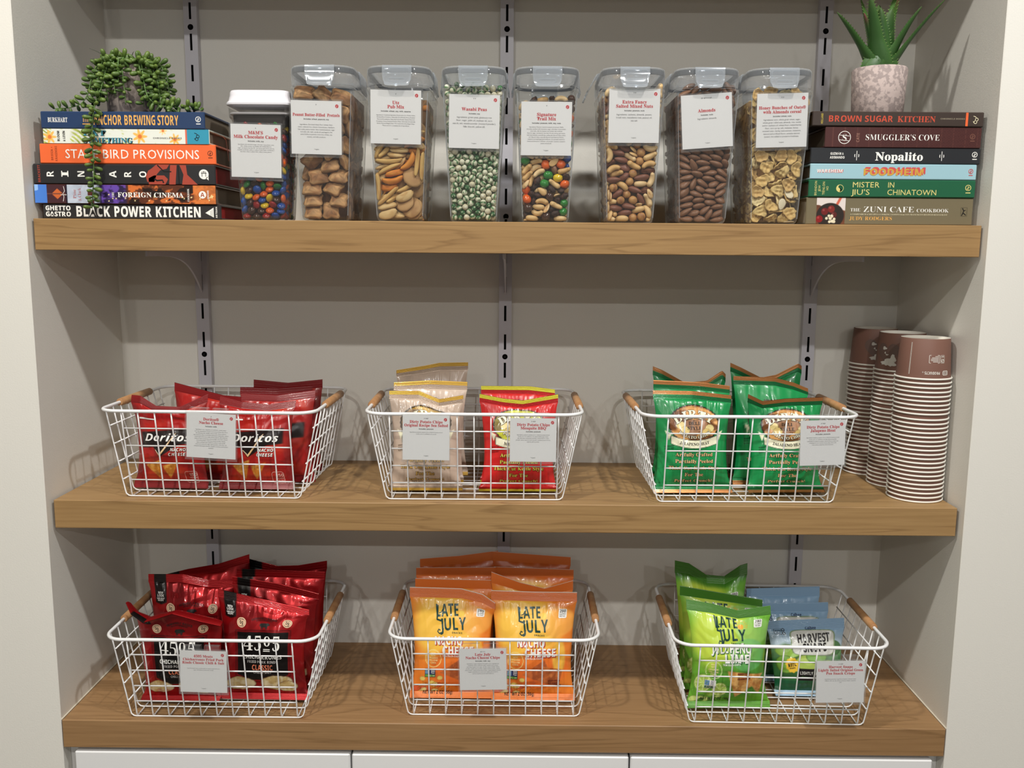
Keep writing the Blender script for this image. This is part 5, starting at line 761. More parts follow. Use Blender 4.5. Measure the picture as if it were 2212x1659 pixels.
# cards on the jars
L0 = math.atan2(JT[1] - JB[1], JZ); LA = L0
def front_y(z): return JY - (JB[1] + .0013 + (JT[1] - JB[1]) * z / JZ) - 0.0019
S1 = 'white ingredient card headed '
sign(S1 + "M&M'S Milk Chocolate Candy, on the short jar with a white lid".replace("M&M'S ", ''), -0.3722, cy - hwc(.1)[1] - .0036, 0.1012, ["M&M'S", 'Milk Chocolate Candy'], 'milk, soy', 'Ingredients: milk chocolate (sugar, chocolate, cocoa butter, skim milk, milkfat, lactose, soy lecithin, salt, artificial flavors), sugar, cornstarch, less than 1% - corn syrup, gum acacia, coloring (includes red 40 lake, yellow 6, yellow 5, blue 2 lake, red 40, blue 1 lake, blue 1, blue 2, yellow 5 lake, yellow 6 lake), dextrin.', lean=math.atan2(.006, KZ), roll=0.022, chars=70, ty=.185, by=.46, sp=.034, bs=.0014)
sign(S1 + 'Peanut Butter-Filled Pretzels', -0.2815, front_y(.1354), 0.1354, ['Peanut Butter-Filled  Pretzels'], 'wheat, peanuts, soy', 'Ingredients: Enriched wheat flour (wheat flour, niacin, reduced iron, thiamin mononitrate, riboflavin, folic acid), peanut butter (dry roasted peanuts, sugar and salt), salt, malt, canola oil. packaged in the same facility as peanuts, tree nuts, wheat, soy, sesame, and milk products.', lean=LA, roll=0.02, chars=54, ty=.29, by=.50, sp=.046, th=.0042)
sign(S1 + 'Pub Mix', -0.1638, front_y(.1511), 0.1511, ['Utz', 'Pub Mix'], 'wheat, soy, milk, sesame', 'Ingredients: Combined Ingredient Declaration for: Potato Sticks, Oriental Rice Crackers, Naturally & Artificially Honey Roasted Flavored Breadsticks, Naturally & Artificially Cheese Flavored Crunchies, Honey Roasted Sesame Chips, Naturally & Artificially Nacho Flavored Bagel Chips, Worcestershire Rye Bagel Chips. *Please ask for a complete list of ingredients.', lean=LA, roll=0.018, chars=64, bs=.0015, sp=.039, by=.47)
sign(S1 + 'Wasabi Peas', -0.0482, front_y(.1455), 0.1455, ['Wasabi Peas'], 'soy', 'Ingredients: green peas, glutinous rice flour, sugar, palm oil, soybean oil, corn starch, salt, wasabi powder (mustard powder), fd&c blue #1, yellow #5.', top='V V', lean=LA, roll=0.018, chars=45, bs=.0023, sp=.058, ty=.30, by=.47)
sign(S1 + 'Signature Trail Mix', 0.0582, front_y(.1361), 0.1361, ['Signature', 'Trail Mix'], 'peanuts, milk, soy, nuts', 'Ingredients: Peanuts roasted in peanut oil and salt, M&Ms chocolate candies (milk chocolate, sugar, chocolate, cocoa butter, skim milk, milk fat, lactose, soy lecithin, salt, artificial flavors), sugar, cornstarch, less than 1% corn syrup, gum acacia, coloring (includes red # 40 lake, yellow #6, blue # 2 lake, yellow # 5, blue # 1 lake, red # 40, blue # 1) and dextrin). Raisins coated in non-hydrogenated sunflower oil, almonds roasted in canola and almond or safflower oil and salt. Cashews roasted in peanut oil and salt.', lean=LA, roll=0.004, chars=66, bs=.0015, sp=.038, ty=.265, by=.47)
sign(S1 + 'Extra Fancy Salted Mixed Nuts', 0.1871, front_y(.1551), 0.1551, ['Extra Fancy', 'Salted Mixed Nuts'], 'peanuts, nuts', 'Ingredients: cashews, almonds, pecans, brazil nuts, macadamia nuts, peanut oil, sea salt', top='V V', lean=LA, roll=-0.002, chars=42, bs=.0023, sp=.056, ty=.27, by=.475)
sign(S1 + 'Almonds, hung at a slight tilt', 0.2944, front_y(.1486), 0.1486, ['Almonds'], 'nuts', 'Ingredients: almonds', top='DF GF V V KP', lean=LA, roll=-0.078, bs=.0023, ty=.33, by=.47)
sign(S1 + 'Honey Bunches cereal, beside the right book stack'.replace('Honey Bunches cereal', 'with Almonds cereal'), 0.4044, front_y(.1503), 0.1503, ['Honey Bunches of Oats®', 'with Almonds cereal'], 'wheat, nuts', 'Ingredients: corn, whole grain wheat, sugar, whole grain rolled oats, almonds, rice, canola and/or soybean oil, wheat flour, malted barley flour, corn syrup, salt, molasses, honey, caramel color, barley malt extract, cinnamon, natural and artificial flavor, annatto extract (color), bht added to preserve freshness.', top='V V', lean=LA, roll=-0.03, chars=48, bs=.0021, sp=.052, ty=.29, by=.465, th=.0043)
# ------------------------------------------------------------------ white wire baskets with wooden grips
WIRE = mat('white_wire', (240, 240, 240), rough=0.35, spec=0.5); GRIP = mat('beech_grip', (196, 150, 104), rough=0.5, noise=(60, (170, 122, 80), 0.35, 0.7))
BH, BW, BD, FX, FY = 0.142, 0.1385, 0.1075, 0.0300, 0.0235       # height, half bottom width / depth, flare to the rim
def basket_meshes():
    g = MB(); r = 0.00115; z0 = r + .0002
    def lerp_side(t): return t
    for i in range(11):                                   # wires running front - bottom - back
        x = -0.130 + 0.026 * i; P = []
        for t in np.linspace(1, 0.06, 6): P.append((x, -BD - FY * t, BH * t))
        P += [(x, -BD, z0 + .002), (x, -BD + .004, z0)] + [(x, y, z0) for y in np.linspace(-BD + .012, BD - .012, 6)] + [(x, BD - .004, z0), (x, BD, z0 + .002)]
        for t in np.linspace(.06, 1, 6): P.append((x, BD + FY * t, BH * t))
        g.tube(P, r, WIRE, 6)
    for i in range(9):                                    # wires running left - bottom - right
        y = -BD + 2 * BD * i / 8; P = []; zz = z0 + 2 * r if 0 < i < 8 else z0
        for t in np.linspace(1, 0.08, 6): P.append((-BW - FX * t, y * (1 - .055 * t), BH * t))
        P += [(-BW - .0008, y, zz + .004), (-BW + .003, y, zz + .0008), (-BW + .007, y, zz)] + [(x, y, zz) for x in np.linspace(-.12, .12, 5)] + [(BW - .007, y, zz), (BW - .003, y, zz + .0008), (BW + .0008, y, zz + .004)]
        for t in np.linspace(.08, 1, 6): P.append((BW + FX * t, y * (1 - .055 * t), BH * t))
        g.tube(P, r, WIRE, 6)
    for k in range(1, 5):
        z = 0.0285 * k; t = z / BH
        for s in (-1, 1):
            yy = s * (BD + FY * t - 2 * r * .9); g.tube([(-0.1308, yy, z), (0, yy, z), (0.1308, yy, z)], r, WIRE, 6)
            xx = s * (BW + FX * t - 2 * r * .9); h = BD * (1 - .055 * t) + .001; g.tube([(xx, -h, z), (xx, 0, z), (xx, h, z)], r, WIRE, 6)
    q = MB(); P = rrect(-BW - FX, -BD - FY, BW + FX, BD + FY, 0.030, 8); q.tube(np.stack([P[:, 0], P[:, 1], np.full(len(P), BH)], 1), 0.0027, WIRE, 10, closed=True)
    hnd = MB(); n = 10; prof = [(0.0001, -0.058), (0.0050, -0.058), (0.0062, -0.0565), (0.0064, 0), (0.0062, 0.0565), (0.0050, 0.058), (0.0001, 0.058)]
    hnd.lathe(prof, GRIP, 20); hnd.move(Matrix.Rotation(PI / 2, 4, 'X'))
    return g.mesh('wire_grid', True, 0), q.mesh('rim', True, 0), hnd.mesh('handle', True, 40)
GRID_ME, RIMB_ME, HAND_ME = basket_meshes()
BASK = {}
for key, x, yf, rot, z, lab in (('corn', -0.459, 0.0345, -1.2, Z2, 'white wire basket of red corn chip bags at the left of the middle shelf'), ('tan', -0.049, 0.0345, 0.7, Z2, 'white wire basket holding tan and red potato chip bags, on the middle shelf'),
        ('green', 0.378, 0.0345, 1.0, Z2, 'white wire basket of green potato chip bags beside the paper cups'), ('pork', -0.462, 0.0124, 0.0, Z3, 'white wire basket of dark red pork rind bags at the left of the counter'),
        ('orange', -0.0155, 0.026, 0.0, Z3, 'white wire basket of orange tortilla chip bags in the middle of the counter'), ('lime', 0.4417, 0.0100, -1.0, Z3, 'white wire basket of lime green and light blue snack bags on the counter')):
    b = thing('wire_basket', lab, 'basket', (x, yf + BD, z + .0003), (0, 0, math.radians(rot)), 'white wire baskets'); BASK[key] = (x, yf + BD, z, math.radians(rot))
    link('wire_grid', GRID_ME, b); link('rim', RIMB_ME, b); link('handle', HAND_ME, b, (-BW - FX, 0.006, BH)); link('handle', HAND_ME, b, (BW + FX, 0.006, BH))

# ------------------------------------------------------------------ snack bags: two printed sheets sealed at top and bottom
def bag_mat(name, rough, metal, coat): return mat(name, vcol=True, rough=rough, metal=metal, coat=coat, spec=0.5)
FILM = bag_mat('printed_film', 0.30, 0.0, 0.25); FOIL = bag_mat('printed_foil', 0.30, 0.58, 0.3); SEALF = bag_mat('seal_foil', 0.28, 0.85, 0.0)
def refine(V, F, L):
    """splits long triangles so that flat lettering can follow a wrinkled sheet"""
    V = np.asarray(V, float); T = np.array([t for f in F for t in [(f[0], f[i], f[i + 1]) for i in range(1, len(f) - 1)]])
    P = V[T]
    for _ in range(7):
        e = np.linalg.norm(P - np.roll(P, -1, 1), axis=2); k = e.argmax(1); bad = e.max(1) > L
        if not bad.any(): break
        Q = P[bad]; kk = k[bad]; i = np.arange(len(Q)); a, b, c = Q[i, kk], Q[i, (kk + 1) % 3], Q[i, (kk + 2) % 3]; m = (a + b) / 2
        P = np.concatenate([P[~bad], np.stack([a, m, c], 1), np.stack([m, b, c], 1)])
    n = len(P); return P.reshape(-1, 2), [(3 * i, 3 * i + 1, 3 * i + 2) for i in range(n)]
class Bag:
    def __init__(s, w, h, T, seed, lean, st=0.013, sb=0.011, bend=0.0, foot=0.0, top=None, hi=True, slump=0.0, crease=1.0, twist=0.0, taper=0.0):
        s.w, s.h = w, h; s.st, s.sb = st / h, sb / h; nu, nv = (100, 128) if hi else (46, 60)
        s.u = np.linspace(-1, 1, nu); nb = 16 if hi else 10; nt = 30 if hi else 16
        v = np.concatenate([np.linspace(0, s.sb, nb), np.linspace(s.sb, 1 - s.st, nv)[1:-1], np.linspace(1 - s.st, 1, nt)]); s.v = v; s.ib = nb; s.it = len(v) - nt
        U, V = np.meshgrid(s.u, v)
        vb = np.clip((v - s.sb) / (1 - s.sb - s.st), 0, 1); prof = np.sin(PI * vb) ** 0.62 * (1.16 - 0.42 * vb); P_ = prof[:, None] * np.ones_like(U)
        across = np.clip(1 - np.abs(U) ** 2.4, 0, 1) ** 0.62
        n1 = vnoise(U * 2.2 + seed * 3.1, V * 3.0 + seed, seed, 2) - .5; n2 = vnoise(U * 7 + 5, V * 3.2 + seed * 2, seed + 3, 2) - .5
        dist = np.minimum(vb, 1 - vb)[:, None]; ridge = np.abs(((U * 2.6 + n2 * 1.6 + seed * .37) % 1.0) - .5) * 2
        th = T / 2 * P_ * across * (1 + .55 * n1) + crease * 0.0020 * (ridge - .5) * np.exp(-dist / .16) * np.sqrt(np.clip(dist / .03, 0, 1)) * (1 - np.abs(U) ** 6)
        fold = np.abs(((V * 6.5 + U * 1.3 * (1 if seed % 2 else -1) + n1 * 2.2) % 1.0) - .5) * 2; th += crease * 0.0011 * (fold - .5) * np.clip(dist / .08, 0, 1) * across
        th = np.maximum(th, 0.0002); thb = np.maximum(T / 2 * P_ * across * (1 + .3 * n1[:, ::-1]), 0.0002)
        x = U * w / 2 * (1 - 0.115 * P_ * min(1.3, T / 0.035)) + .0012 * n2 * np.sin(PI * vb)[:, None]
        x = x * (1 - taper * (1 - smooth01(V, 0, .55)))
        ph = lean + bend * smooth01(v, .80, 1) + foot * (1 - smooth01(v, 0, s.sb * 2.6)) - slump * np.sin(PI * np.clip((v - .55) / .45, 0, 1)) * .5
        dv = np.diff(v) * h; cy = np.concatenate([[0], np.cumsum(np.sin(ph[:-1]) * dv)]); cz = np.concatenate([[0], np.cumsum(np.cos(ph[:-1]) * dv)])
        cz -= min(0, cz.min())
        if top is not None:
            tu, tz, ty = zip(*top); W_ = smooth01(V, .70, 1.0); dz = np.interp(U, tu, tz) * W_; dy = np.interp(U, tu, ty) * W_
        else: dz = dy = 0
        rib = 0.00038 * np.sin(V * h / 0.0021 * 2 * PI) * ((V < s.sb) | (V > 1 - s.st))
        sn, cs = np.sin(ph)[:, None], np.cos(ph)[:, None]
        tw = twist * V; 
        def place(o):
            X, Y, Zz = x, cy[:, None] - cs * o + dy, cz[:, None] + sn * o + dz + 0 * U
            return np.stack([X * np.cos(tw) - (Y - cy[:, None]) * np.sin(tw) * 0, Y + X * np.sin(tw), Zz], -1)
        s.F = place(th + rib); s.B = place(-thb - .0003 + rib); sh = 0.0006 - min(s.F[..., 2].min(), s.B[..., 2].min())
        s.F[..., 2] += sh; s.B[..., 2] += sh
        du = np.gradient(s.F, axis=1); dw = np.gradient(s.F, axis=0); n = np.cross(du, dw); s.N = n / (np.linalg.norm(n, axis=2, keepdims=True) + 1e-12); s.lift = 0.00055
    def at(s, X, Y, lift):
        iu = np.clip((np.asarray(X) * 2 - 1 + 1) / 2 * (len(s.u) - 1), 0, len(s.u) - 1.001); iv = np.clip(np.interp(Y, s.v, np.arange(len(s.v))), 0, len(s.v) - 1.001)
        a, b = iu.astype(int), iv.astype(int); fu, fv = (iu - a)[:, None], (iv - b)[:, None]
        g = lambda G: (G[b, a] * (1 - fu) + G[b, a + 1] * fu) * (1 - fv) + (G[b + 1, a] * (1 - fu) + G[b + 1, a + 1] * fu) * fv
        N = g(s.N); return g(s.F) + N * lift
    def put(s, V, F, m):                                  # V in metres from the bag's lower left corner
        if len(V): V, F = refine(V, F, 0.0024); s.mb.add(s.at(V[:, 0] / s.w, V[:, 1] / s.h, s.lift), F, m)
    def T(s, t, X, z, h, m, sty='b', w=None, out=None, up=True, **k):
        V, F = text_flat(t, sty, h, 0, 0, 'c', 1.0, k.get('track', 0), k.get('arc'), k.get('rot', 0), w)
        if k.get('skew'): V = V + np.stack([V[:, 1] * k['skew'], 0 * V[:, 1]], 1)
        if k.get('flip'): V = V * [1, 1]
        o = np.array((X * s.w, z))
        if out:
            for dx, dy in out[1]: s.put(V + o + [dx, dy], F, out[0])
            s.lift += .00018
        s.put(V + o, F, m)
        if out and up: s.lift -= .00018
    def S(s, V, wd, m, closed=False): a, b = stroke2(V, wd, closed); s.put(a, b, m)
    def P(s, V, m):
        V = np.asarray(V, float); c = V.mean(0); n = len(V); R = np.concatenate([c + (V - c) * k for k in (.02, .5, 1)]); s.put(R, [(q * n + i, q * n + (i + 1) % n, (q + 1) * n + (i + 1) % n, (q + 1) * n + i) for q in range(2) for i in range(n)], m)
    def build(s, name, lab, cat, group, loc, yaw, art, decals, body, seal, sealcol, detail=True, sealb=None):
        r = thing(name, lab, cat, loc, (0, 0, yaw), group); s.mb = MB(); X, Y = np.meshgrid((s.u + 1) / 2, s.v); C = s2l(np.clip(art(X, Y * s.h), 0, 255)); a, b = s.ib - 1, s.it
        s.mb.grid(s.F[a:b + 1], body, C[a:b + 1]); bc = C[:, -1:, :] * np.ones((1, len(s.u), 1)); s.mb.grid(s.B[a:b + 1], body, bc[a:b + 1], flip=True)
        if decals: decals(s)
        s.mb.build('body', r, angle=0)
        for nm, sl, sc in (('top_seal', slice(b, None), sealcol), ('bottom_seal', slice(0, a + 1), sealb or sealcol)):
            q = MB(); c = s2l(sc) if not callable(sc) else s2l(np.clip(sc(X, Y * s.h), 0, 255))[sl]
            c = np.broadcast_to(c, s.F[sl].shape); q.grid(s.F[sl], seal, c); q.grid(s.B[sl], seal, c, flip=True); q.build(nm, r, angle=0)
        return r
def ell(X, Y, cx, cy, rx, ry): return np.sqrt(((X - cx) / rx) ** 2 + ((Y - cy) / ry) ** 2)
def inside(d, e=.03): return smooth01(1 - d, -e, e)
def tri_mask(X, Y, a, b, c, e):
    a, b, c = map(np.array, (a, b, c)); m = np.ones_like(X); area = (b[0] - a[0]) * (c[1] - a[1]) - (b[1] - a[1]) * (c[0] - a[0])
    if area < 0: b, c = c, b
    for p, q in ((a, b), (b, c), (c, a)):
        L = math.hypot(q[0] - p[0], q[1] - p[1]); d = ((q[0] - p[0]) * (Y - p[1]) - (q[1] - p[1]) * (X - p[0])) / L; m = m * smooth01(d, -e, e)
    return m
def chip_tex(X, Y, seed, c1, c2, k=260): return mixc(np.broadcast_to(np.array(c1, float), X.shape + (3,)).copy(), c2, smooth01(vnoise(X * k, Y * k, seed), .42, .66))
def patch(C, col, m): return C * (1 - m[..., None]) + col * m[..., None]
W_, K_ = mat('print_white', (244, 243, 238), rough=0.35, coat=.2), mat('print_black', (26, 24, 24), rough=0.35, coat=.2)
# --- red corn chips
def art_corn(w):
    def f(X, z):
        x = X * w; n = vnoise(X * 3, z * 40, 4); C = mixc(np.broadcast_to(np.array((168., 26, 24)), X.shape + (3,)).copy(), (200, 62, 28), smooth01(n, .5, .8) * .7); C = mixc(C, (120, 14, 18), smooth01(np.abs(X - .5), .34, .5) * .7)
        C = mixc(C, (28, 18, 18), smooth01(.0125 - np.abs(z - .0845 - .010 * (X - .5)), -.0015, .0015) * smooth01(.40 - np.abs(X - .5), -.02, .02))
        C = mixc(C, (24, 16, 16), tri_mask(x, z, (.030, .078), (.092, .080), (.047, .054), .0012))
        for a, b, c, sd in (((.020, .040), (.050, .050), (.044, .017), 1), ((.052, .040), (.080, .046), (.062, .016), 2)): C = patch(C, chip_tex(x, z, sd, (216, 136, 44), (238, 176, 84)), tri_mask(x, z, a, b, c, .0012))
        return C
    return f
def dec_corn(b):
    b.T('Doritos', .50, .0795, .0115, W_, 'bi', .082, out=(K_, [(.0012, -.0008)]), skew=.12); gold = mat('print_check_gold', (232, 190, 130), rough=.3, coat=.3)
    b.lift += .0002; b.S([(.040, .066), (.0475, .0565), (.060, .072), (.076, .092)], np.array([.0012, .0034, .0026, .0010]), gold); b.S([(.0405, .0655), (.048, .058), (.060, .0725), (.075, .091)], .0008, W_); b.lift -= .0002
    b.T('NACHO', .66, .0635, .0050, W_, 'bi', .028, out=(K_, [(.0006, -.0006)])); b.T('CHEESE', .64, .0560, .0050, W_, 'bi', .031, out=(K_, [(.0006, -.0006)]))
    pk = mat('print_pale_red', (232, 170, 160), rough=.4); b.S(rrect(.088, .010, .108, .030, .004), .0008, pk, True); b.T('150', .83, .0215, .0055, pk, 'b', .013); b.T('CALORIES', .83, .0175, .0022, pk, 'b', .014); b.T('PER PKG', .83, .0135, .0022, pk, 'b', .012)
    b.P(rrect(.010, .114, .040, .1165, .0006), W_)
# --- deli style potato chips in three colours
def art_dirty(w, base, ovc, ovc2, banner):
    def f(X, z):
        x = X * w; n = vnoise(X * 2.5, z * 30, 7); C = mixc(np.broadcast_to(np.array(base, float), X.shape + (3,)).copy(), np.array(base) * .86, smooth01(n, .5, .8)); d = ell(x, z, w * .5, .113, .046, .030) + .012 * np.sin(np.arctan2(z - .113, x - w * .5) * 40)
        C = mixc(C, (30, 20, 14), inside(d, .02)); ov = mixc(mixc(np.broadcast_to(np.array(ovc, float), X.shape + (3,)).copy(), ovc2, smooth01(vnoise(X * 6, z * 70, 3), .4, .62)), np.array(ovc) + 30, smooth01(vnoise(X * 5 + 9, z * 50, 5), .62, .75)); C = patch(C, ov, inside(d * 1.06, .02))
        for cx, cz, rx, rz, c in ((-.006, .108, .017, .0125, (150, 108, 78)), (.010, .112, .014, .009, (170, 124, 90)), (-.024, .112, .008, .006, (228, 206, 140)), (-.017, .104, .008, .006, (216, 190, 120)), (.028, .107, .008, .006, (230, 210, 146)), (.022, .101, .008, .0055, (214, 186, 116))):
            dd = ell(x, z, w * .5 + cx, cz, rx, rz); C = mixc(C, np.array(c) * .5, inside(dd * .94, .05)); C = mixc(C, c, inside(dd, .05))
        if banner:
            zc = .0815 + 4.2 * (x - w * .5) ** 2; bm = smooth01(.0062 - np.abs(z - zc), -.0006, .0006) * smooth01(.042 - np.abs(x - w * .5), -.001, .001); C = mixc(C, (24, 40, 30), smooth01(.0068 - np.abs(z - zc), -.0006, .0006) * smooth01(.043 - np.abs(x - w * .5), -.001, .001)); C = mixc(C, (240, 236, 206), bm)
            for sgn in (-1, 1): C = mixc(C, (236, 232, 200), tri_mask(x, z, (w * .5 + sgn * .041, .098), (w * .5 + sgn * .052, .104), (w * .5 + sgn * .046, .088), .0008))
        return C
    return f
def dec_dirty(tc, oc, ban, deepc=None):
    M = mat('print_chip_' + '_'.join(map(str, tc)), tc, rough=.4); O = mat('print_outline_' + '_'.join(map(str, oc)), oc, rough=.5); E = mat('print_cream', (246, 240, 212), rough=.35)
    ring = [(.0006 * math.cos(a), .0006 * math.sin(a)) for a in np.arange(8) * PI / 4]; thin = [(x * .75, y * .75) for x, y in ring]
    def d(b):
        b.T('DIRTY', .5, .1230, .0120, E, 'B+', .068, out=(K_, ring), arc=.055)
        b.T('DELI', .5, .1125, .0052, K_, 'B', .020); b.T('STYLE', .5, .1050, .0052, K_, 'B', .026)
        b.T('POTATO CHIPS', .5, .0905, .0046, E, 'B', .062, out=(K_, ring[::2]), arc=-.05)
        if ban: b.T(ban, .5, .0795, .0046, K_, 'B', .056, arc=-.12)
        for i, (t, ww) in enumerate((('Artfully Crafted', .068), ('Partially Peeled', .070), ('Thick Cut Kettle Style', .090), ('For The', .034), ('Perfect Crunch!', .066))): b.T(t, .5, .0625 - i * .0108, .0056, M, 'B', ww, out=(O, thin))
        b.T('NET WT 2 OZ (56.7g)', .5, .0155, .0030, O, 's', .046)
        for k, t in enumerate(('HANDCRAFTED', 'PEELED', 'GLUTEN FREE')): b.T(t, .15, .0775 - k * .004, .0022, O, 'b', .016, rot=.12)
    return d
# --- pork rinds
def art_pork(w):
    def f(X, z):
        x = X * w; n = vnoise(X * 3, z * 26, 12); C = mixc(np.broadcast_to(np.array((170., 20, 26)), X.shape + (3,)).copy(), (132, 12, 20), smooth01(n, .45, .75)); xc = w * .515
        side = np.abs(x - xc); low = .037 + .32 * np.clip(side - .018, 0, 1) ** 1.0; C = mixc(C, (96, 10, 18), smooth01(.0515 - side, -.0008, .0008) * smooth01(z - low + .004, -.0008, .0008) * smooth01(.1215 - z, -.0008, .0008))
        C = mixc(C, (176, 22, 28), smooth01(.0497 - side, -.0006, .0006) * smooth01(z - low + .0022, -.0006, .0006) * smooth01(.1197 - z, -.0006, .0006)); C = mixc(C, (24, 20, 20), smooth01(.0480 - side, -.0006, .0006) * smooth01(z - low, -.0006, .0006) * smooth01(.1180 - z, -.0006, .0006))
        for cx, cz, rx, rz, sd in ((.038, .0295, .027, .0125, 3), (.106, .0315, .029, .0145, 5), (.122, .0250, .018, .010, 7)):
            dd = ell(x, z, cx, cz, rx, rz) + .35 * (vnoise(x * 90, z * 90, sd) - .5); C = mixc(C, (90, 40, 24), inside(dd * .95, .06)); C = patch(C, chip_tex(x, z, sd, (250, 240, 200), (226, 204, 140), 150), inside(dd, .06))
        tag_ = smooth01(.0105 - np.abs(x - .020), -.0006, .0006); C = mixc(C, (24, 20, 20), tag_ * smooth01(z - .139 - .3 * np.abs(x - .020), -.0006, .0006)); return C
    return f
def dec_pork(b):
    pale = mat('print_blush', (240, 200, 166), rough=.4); cl = mat('print_salmon', (228, 128, 96), rough=.4); gy = mat('print_silver', (176, 172, 170), rough=.4); X0 = .515
    for t, dx, z, h_, w_ in (('4', -.0265, .0880, .0240, .0190), ('5', -.0085, .0880, .0240, .0155), ('0', .0090, .0955, .0160, .0150), ('5', .0265, .0880, .0240, .0155)): b.T(t, X0 + dx / b.w, z, h_, W_, 'B-', w_)
    for z in (.0905, .0878): b.S([(b.w * X0 + .0025, z), (b.w * X0 + .0155, z)], .0013, W_)
    b.T('CHICHARRONES', X0, .0740, .0066, W_, 'b', .074); b.T('FRIED PORK RINDS', X0, .0670, .0042, gy, 'b', .058); b.T('CLASSIC', X0, .0552, .0086, cl, 'b', .040); b.T('CHILI & SALT', X0, .0490, .0040, gy, 'b', .034)
    for X in (.26, .80):
        c = (X * b.w, .1335); b.P(ellipse(*c, .0085, .0085, 26), pale); b.lift += .0002; b.S(ellipse(*c, .0066, .0066, 26), .0004, K_, True); b.T('0g', X, .1308, .0058, K_, 'b', .0072); b.T('TOTAL CARB', X, .1380, .0016, K_, 'b', .008, arc=.008); b.T('PER SERVING', X, .1268, .0014, K_, 'b', .008); b.lift -= .0002
    b.T('HUMANELY RAISED', .53, .1405, .0042, K_, 'b', .046, arc=.06); b.T('WITHOUT ANTIBIOTICS', .53, .1375, .0020, K_, 'b', .030, arc=.06)
    px, pz = .53 * b.w, .1285; b.P([(px - .0085, pz + .001), (px - .007, pz + .0035), (px, pz + .0042), (px + .005, pz + .004), (px + .0065, pz + .005), (px + .0075, pz + .0038), (px + .0105, pz + .002), (px + .010, pz + .0005), (px + .007, pz - .0005), (px + .005, pz - .0025), (px - .005, pz - .0025), (px - .0080, pz - .001)], K_)
    for q in (-.0055, -.003, .003, .005): b.P([(px + q - .0008, pz - .001), (px + q + .0008, pz - .001), (px + q + .0006, pz - .0055), (px + q - .0006, pz - .0055)], K_)
    for t, z, h_, w_ in (('NEW', .1555, .0034, .010), ('LOOK', .1512, .0036, .013), ('SAME GREAT', .1476, .0022, .014), ('RECIPE!', .1446, .0024, .011)): b.T(t, .020 / b.w, z, h_, W_, 'b', w_)
# --- tortilla chips, orange and lime
def art_july(w, lime):
    c0, c1, c2, c3 = ((238, 132, 44), (248, 196, 78), (232, 104, 40), (246, 178, 84)) if not lime else ((104, 170, 48), (196, 220, 76), (66, 136, 46), (150, 204, 110))
    def f(X, z):
        x = X * w; n = vnoise(X * 2.2 + 2, z * 16, 9); C = mixc(np.broadcast_to(np.array(c0, float), X.shape + (3,)).copy(), c1, inside(ell(x, z, w * .40, .118, .055, .062) + .5 * (n - .5), .3)); C = mixc(C, c3, inside(ell(x, z, w * .78, .135, .032, .024) + .4 * (n - .5), .12) * .7)
        C = mixc(C, c2, inside(ell(x, z, w * .55, .055, .05, .034) + .6 * (n - .5), .2) * .75); C = mixc(C, np.array(c2) * .86, smooth01(z, .164, .176) * .8); C = mixc(C, c1, inside(ell(x, z, w * .83, .075, .012, .03), .2) * (0 if lime else .9))
        if lime: C = mixc(C, (110, 190, 120), inside(ell(x, z, w * .72, .095, .034, .026), .06) * .6)
        d = ell(x, z, w * .26, .070, .0145, .0145); ringc = (250, 230, 150) if not lime else (220, 240, 170); C = mixc(C, ringc, smooth01(.05 - np.abs(d - 1), -.03, .03) * .9)
        if not lime: C = patch(C, chip_tex(x, z, 4, (196, 106, 54), (166, 84, 44), 180), tri_mask(x, z, (.050, .046), (.092, .072), (.122, .022), .001)); C = patch(C, chip_tex(x, z, 6, (206, 120, 62), (176, 92, 48), 180), tri_mask(x, z, (.086, .062), (.128, .054), (.118, .026), .001))
        else: C = patch(C, chip_tex(x, z, 4, (226, 176, 106), (200, 136, 70), 150), tri_mask(x, z, (.062, .070), (.134, .062), (.080, .020), .001)); C = patch(C, chip_tex(x, z, 6, (214, 160, 92), (190, 124, 64), 150), tri_mask(x, z, (.104, .050), (.136, .056), (.122, .026), .001))
        rs = np.random.RandomState(5)
        for k in range(12):
            cx, cz = rs.uniform(.008, .052), rs.uniform(.010, .038); a = rs.uniform(.004, .008); col = ((236, 210, 110), (214, 90, 50), (244, 226, 150))[k % 3] if not lime else ((150, 190, 70), (206, 226, 130), (84, 140, 50))[k % 3]; C = mixc(C, np.array(col) * .72, inside(ell(x, z, cx, cz, a * 1.12, a * .8), .1)); C = mixc(C, col, inside(ell(x, z, cx, cz, a, a * .7), .1))
        if lime:
            for cx, cz, r in ((.020, .046, .0165), (.050, .036, .014)):
                dd = ell(x, z, cx, cz, r, r); sp = np.abs(np.sin(np.arctan2(z - cz, x - cx) * 4)); C = mixc(C, (110, 160, 50), inside(dd, .04)); C = mixc(C, (222, 236, 160), inside(dd * 1.12, .04)); C = mixc(C, (176, 206, 92), inside(dd * 1.25, .05) * smooth01(sp, .2, .5))
        else:
            for k in range(9): q = .016 + k * .006; C = mixc(C, (120, 80, 24), smooth01(.0006 - np.abs(x - q - .004 * np.sin(z * 300 + k)), -.0004, .0004) * smooth01(z, .012, .016) * smooth01(.030 - z, -.002, .002) * .6)
        s_ = (w * .62, .143); d = np.hypot(x - s_[0], z - s_[1]); an = np.arctan2(z - s_[1], x - s_[0]); C = mixc(C, (240, 170, 50) if lime else (250, 210, 90), smooth01(.0052 - d, -.0006, .0006)); C = mixc(C, (240, 170, 50) if lime else (236, 180, 70), (np.abs(np.sin(an * 8)) > .9) * smooth01(.0125 - d, -.0005, .0005) * (d > .0065) * (z > s_[1] - .002) * .8)
        return C
    return f
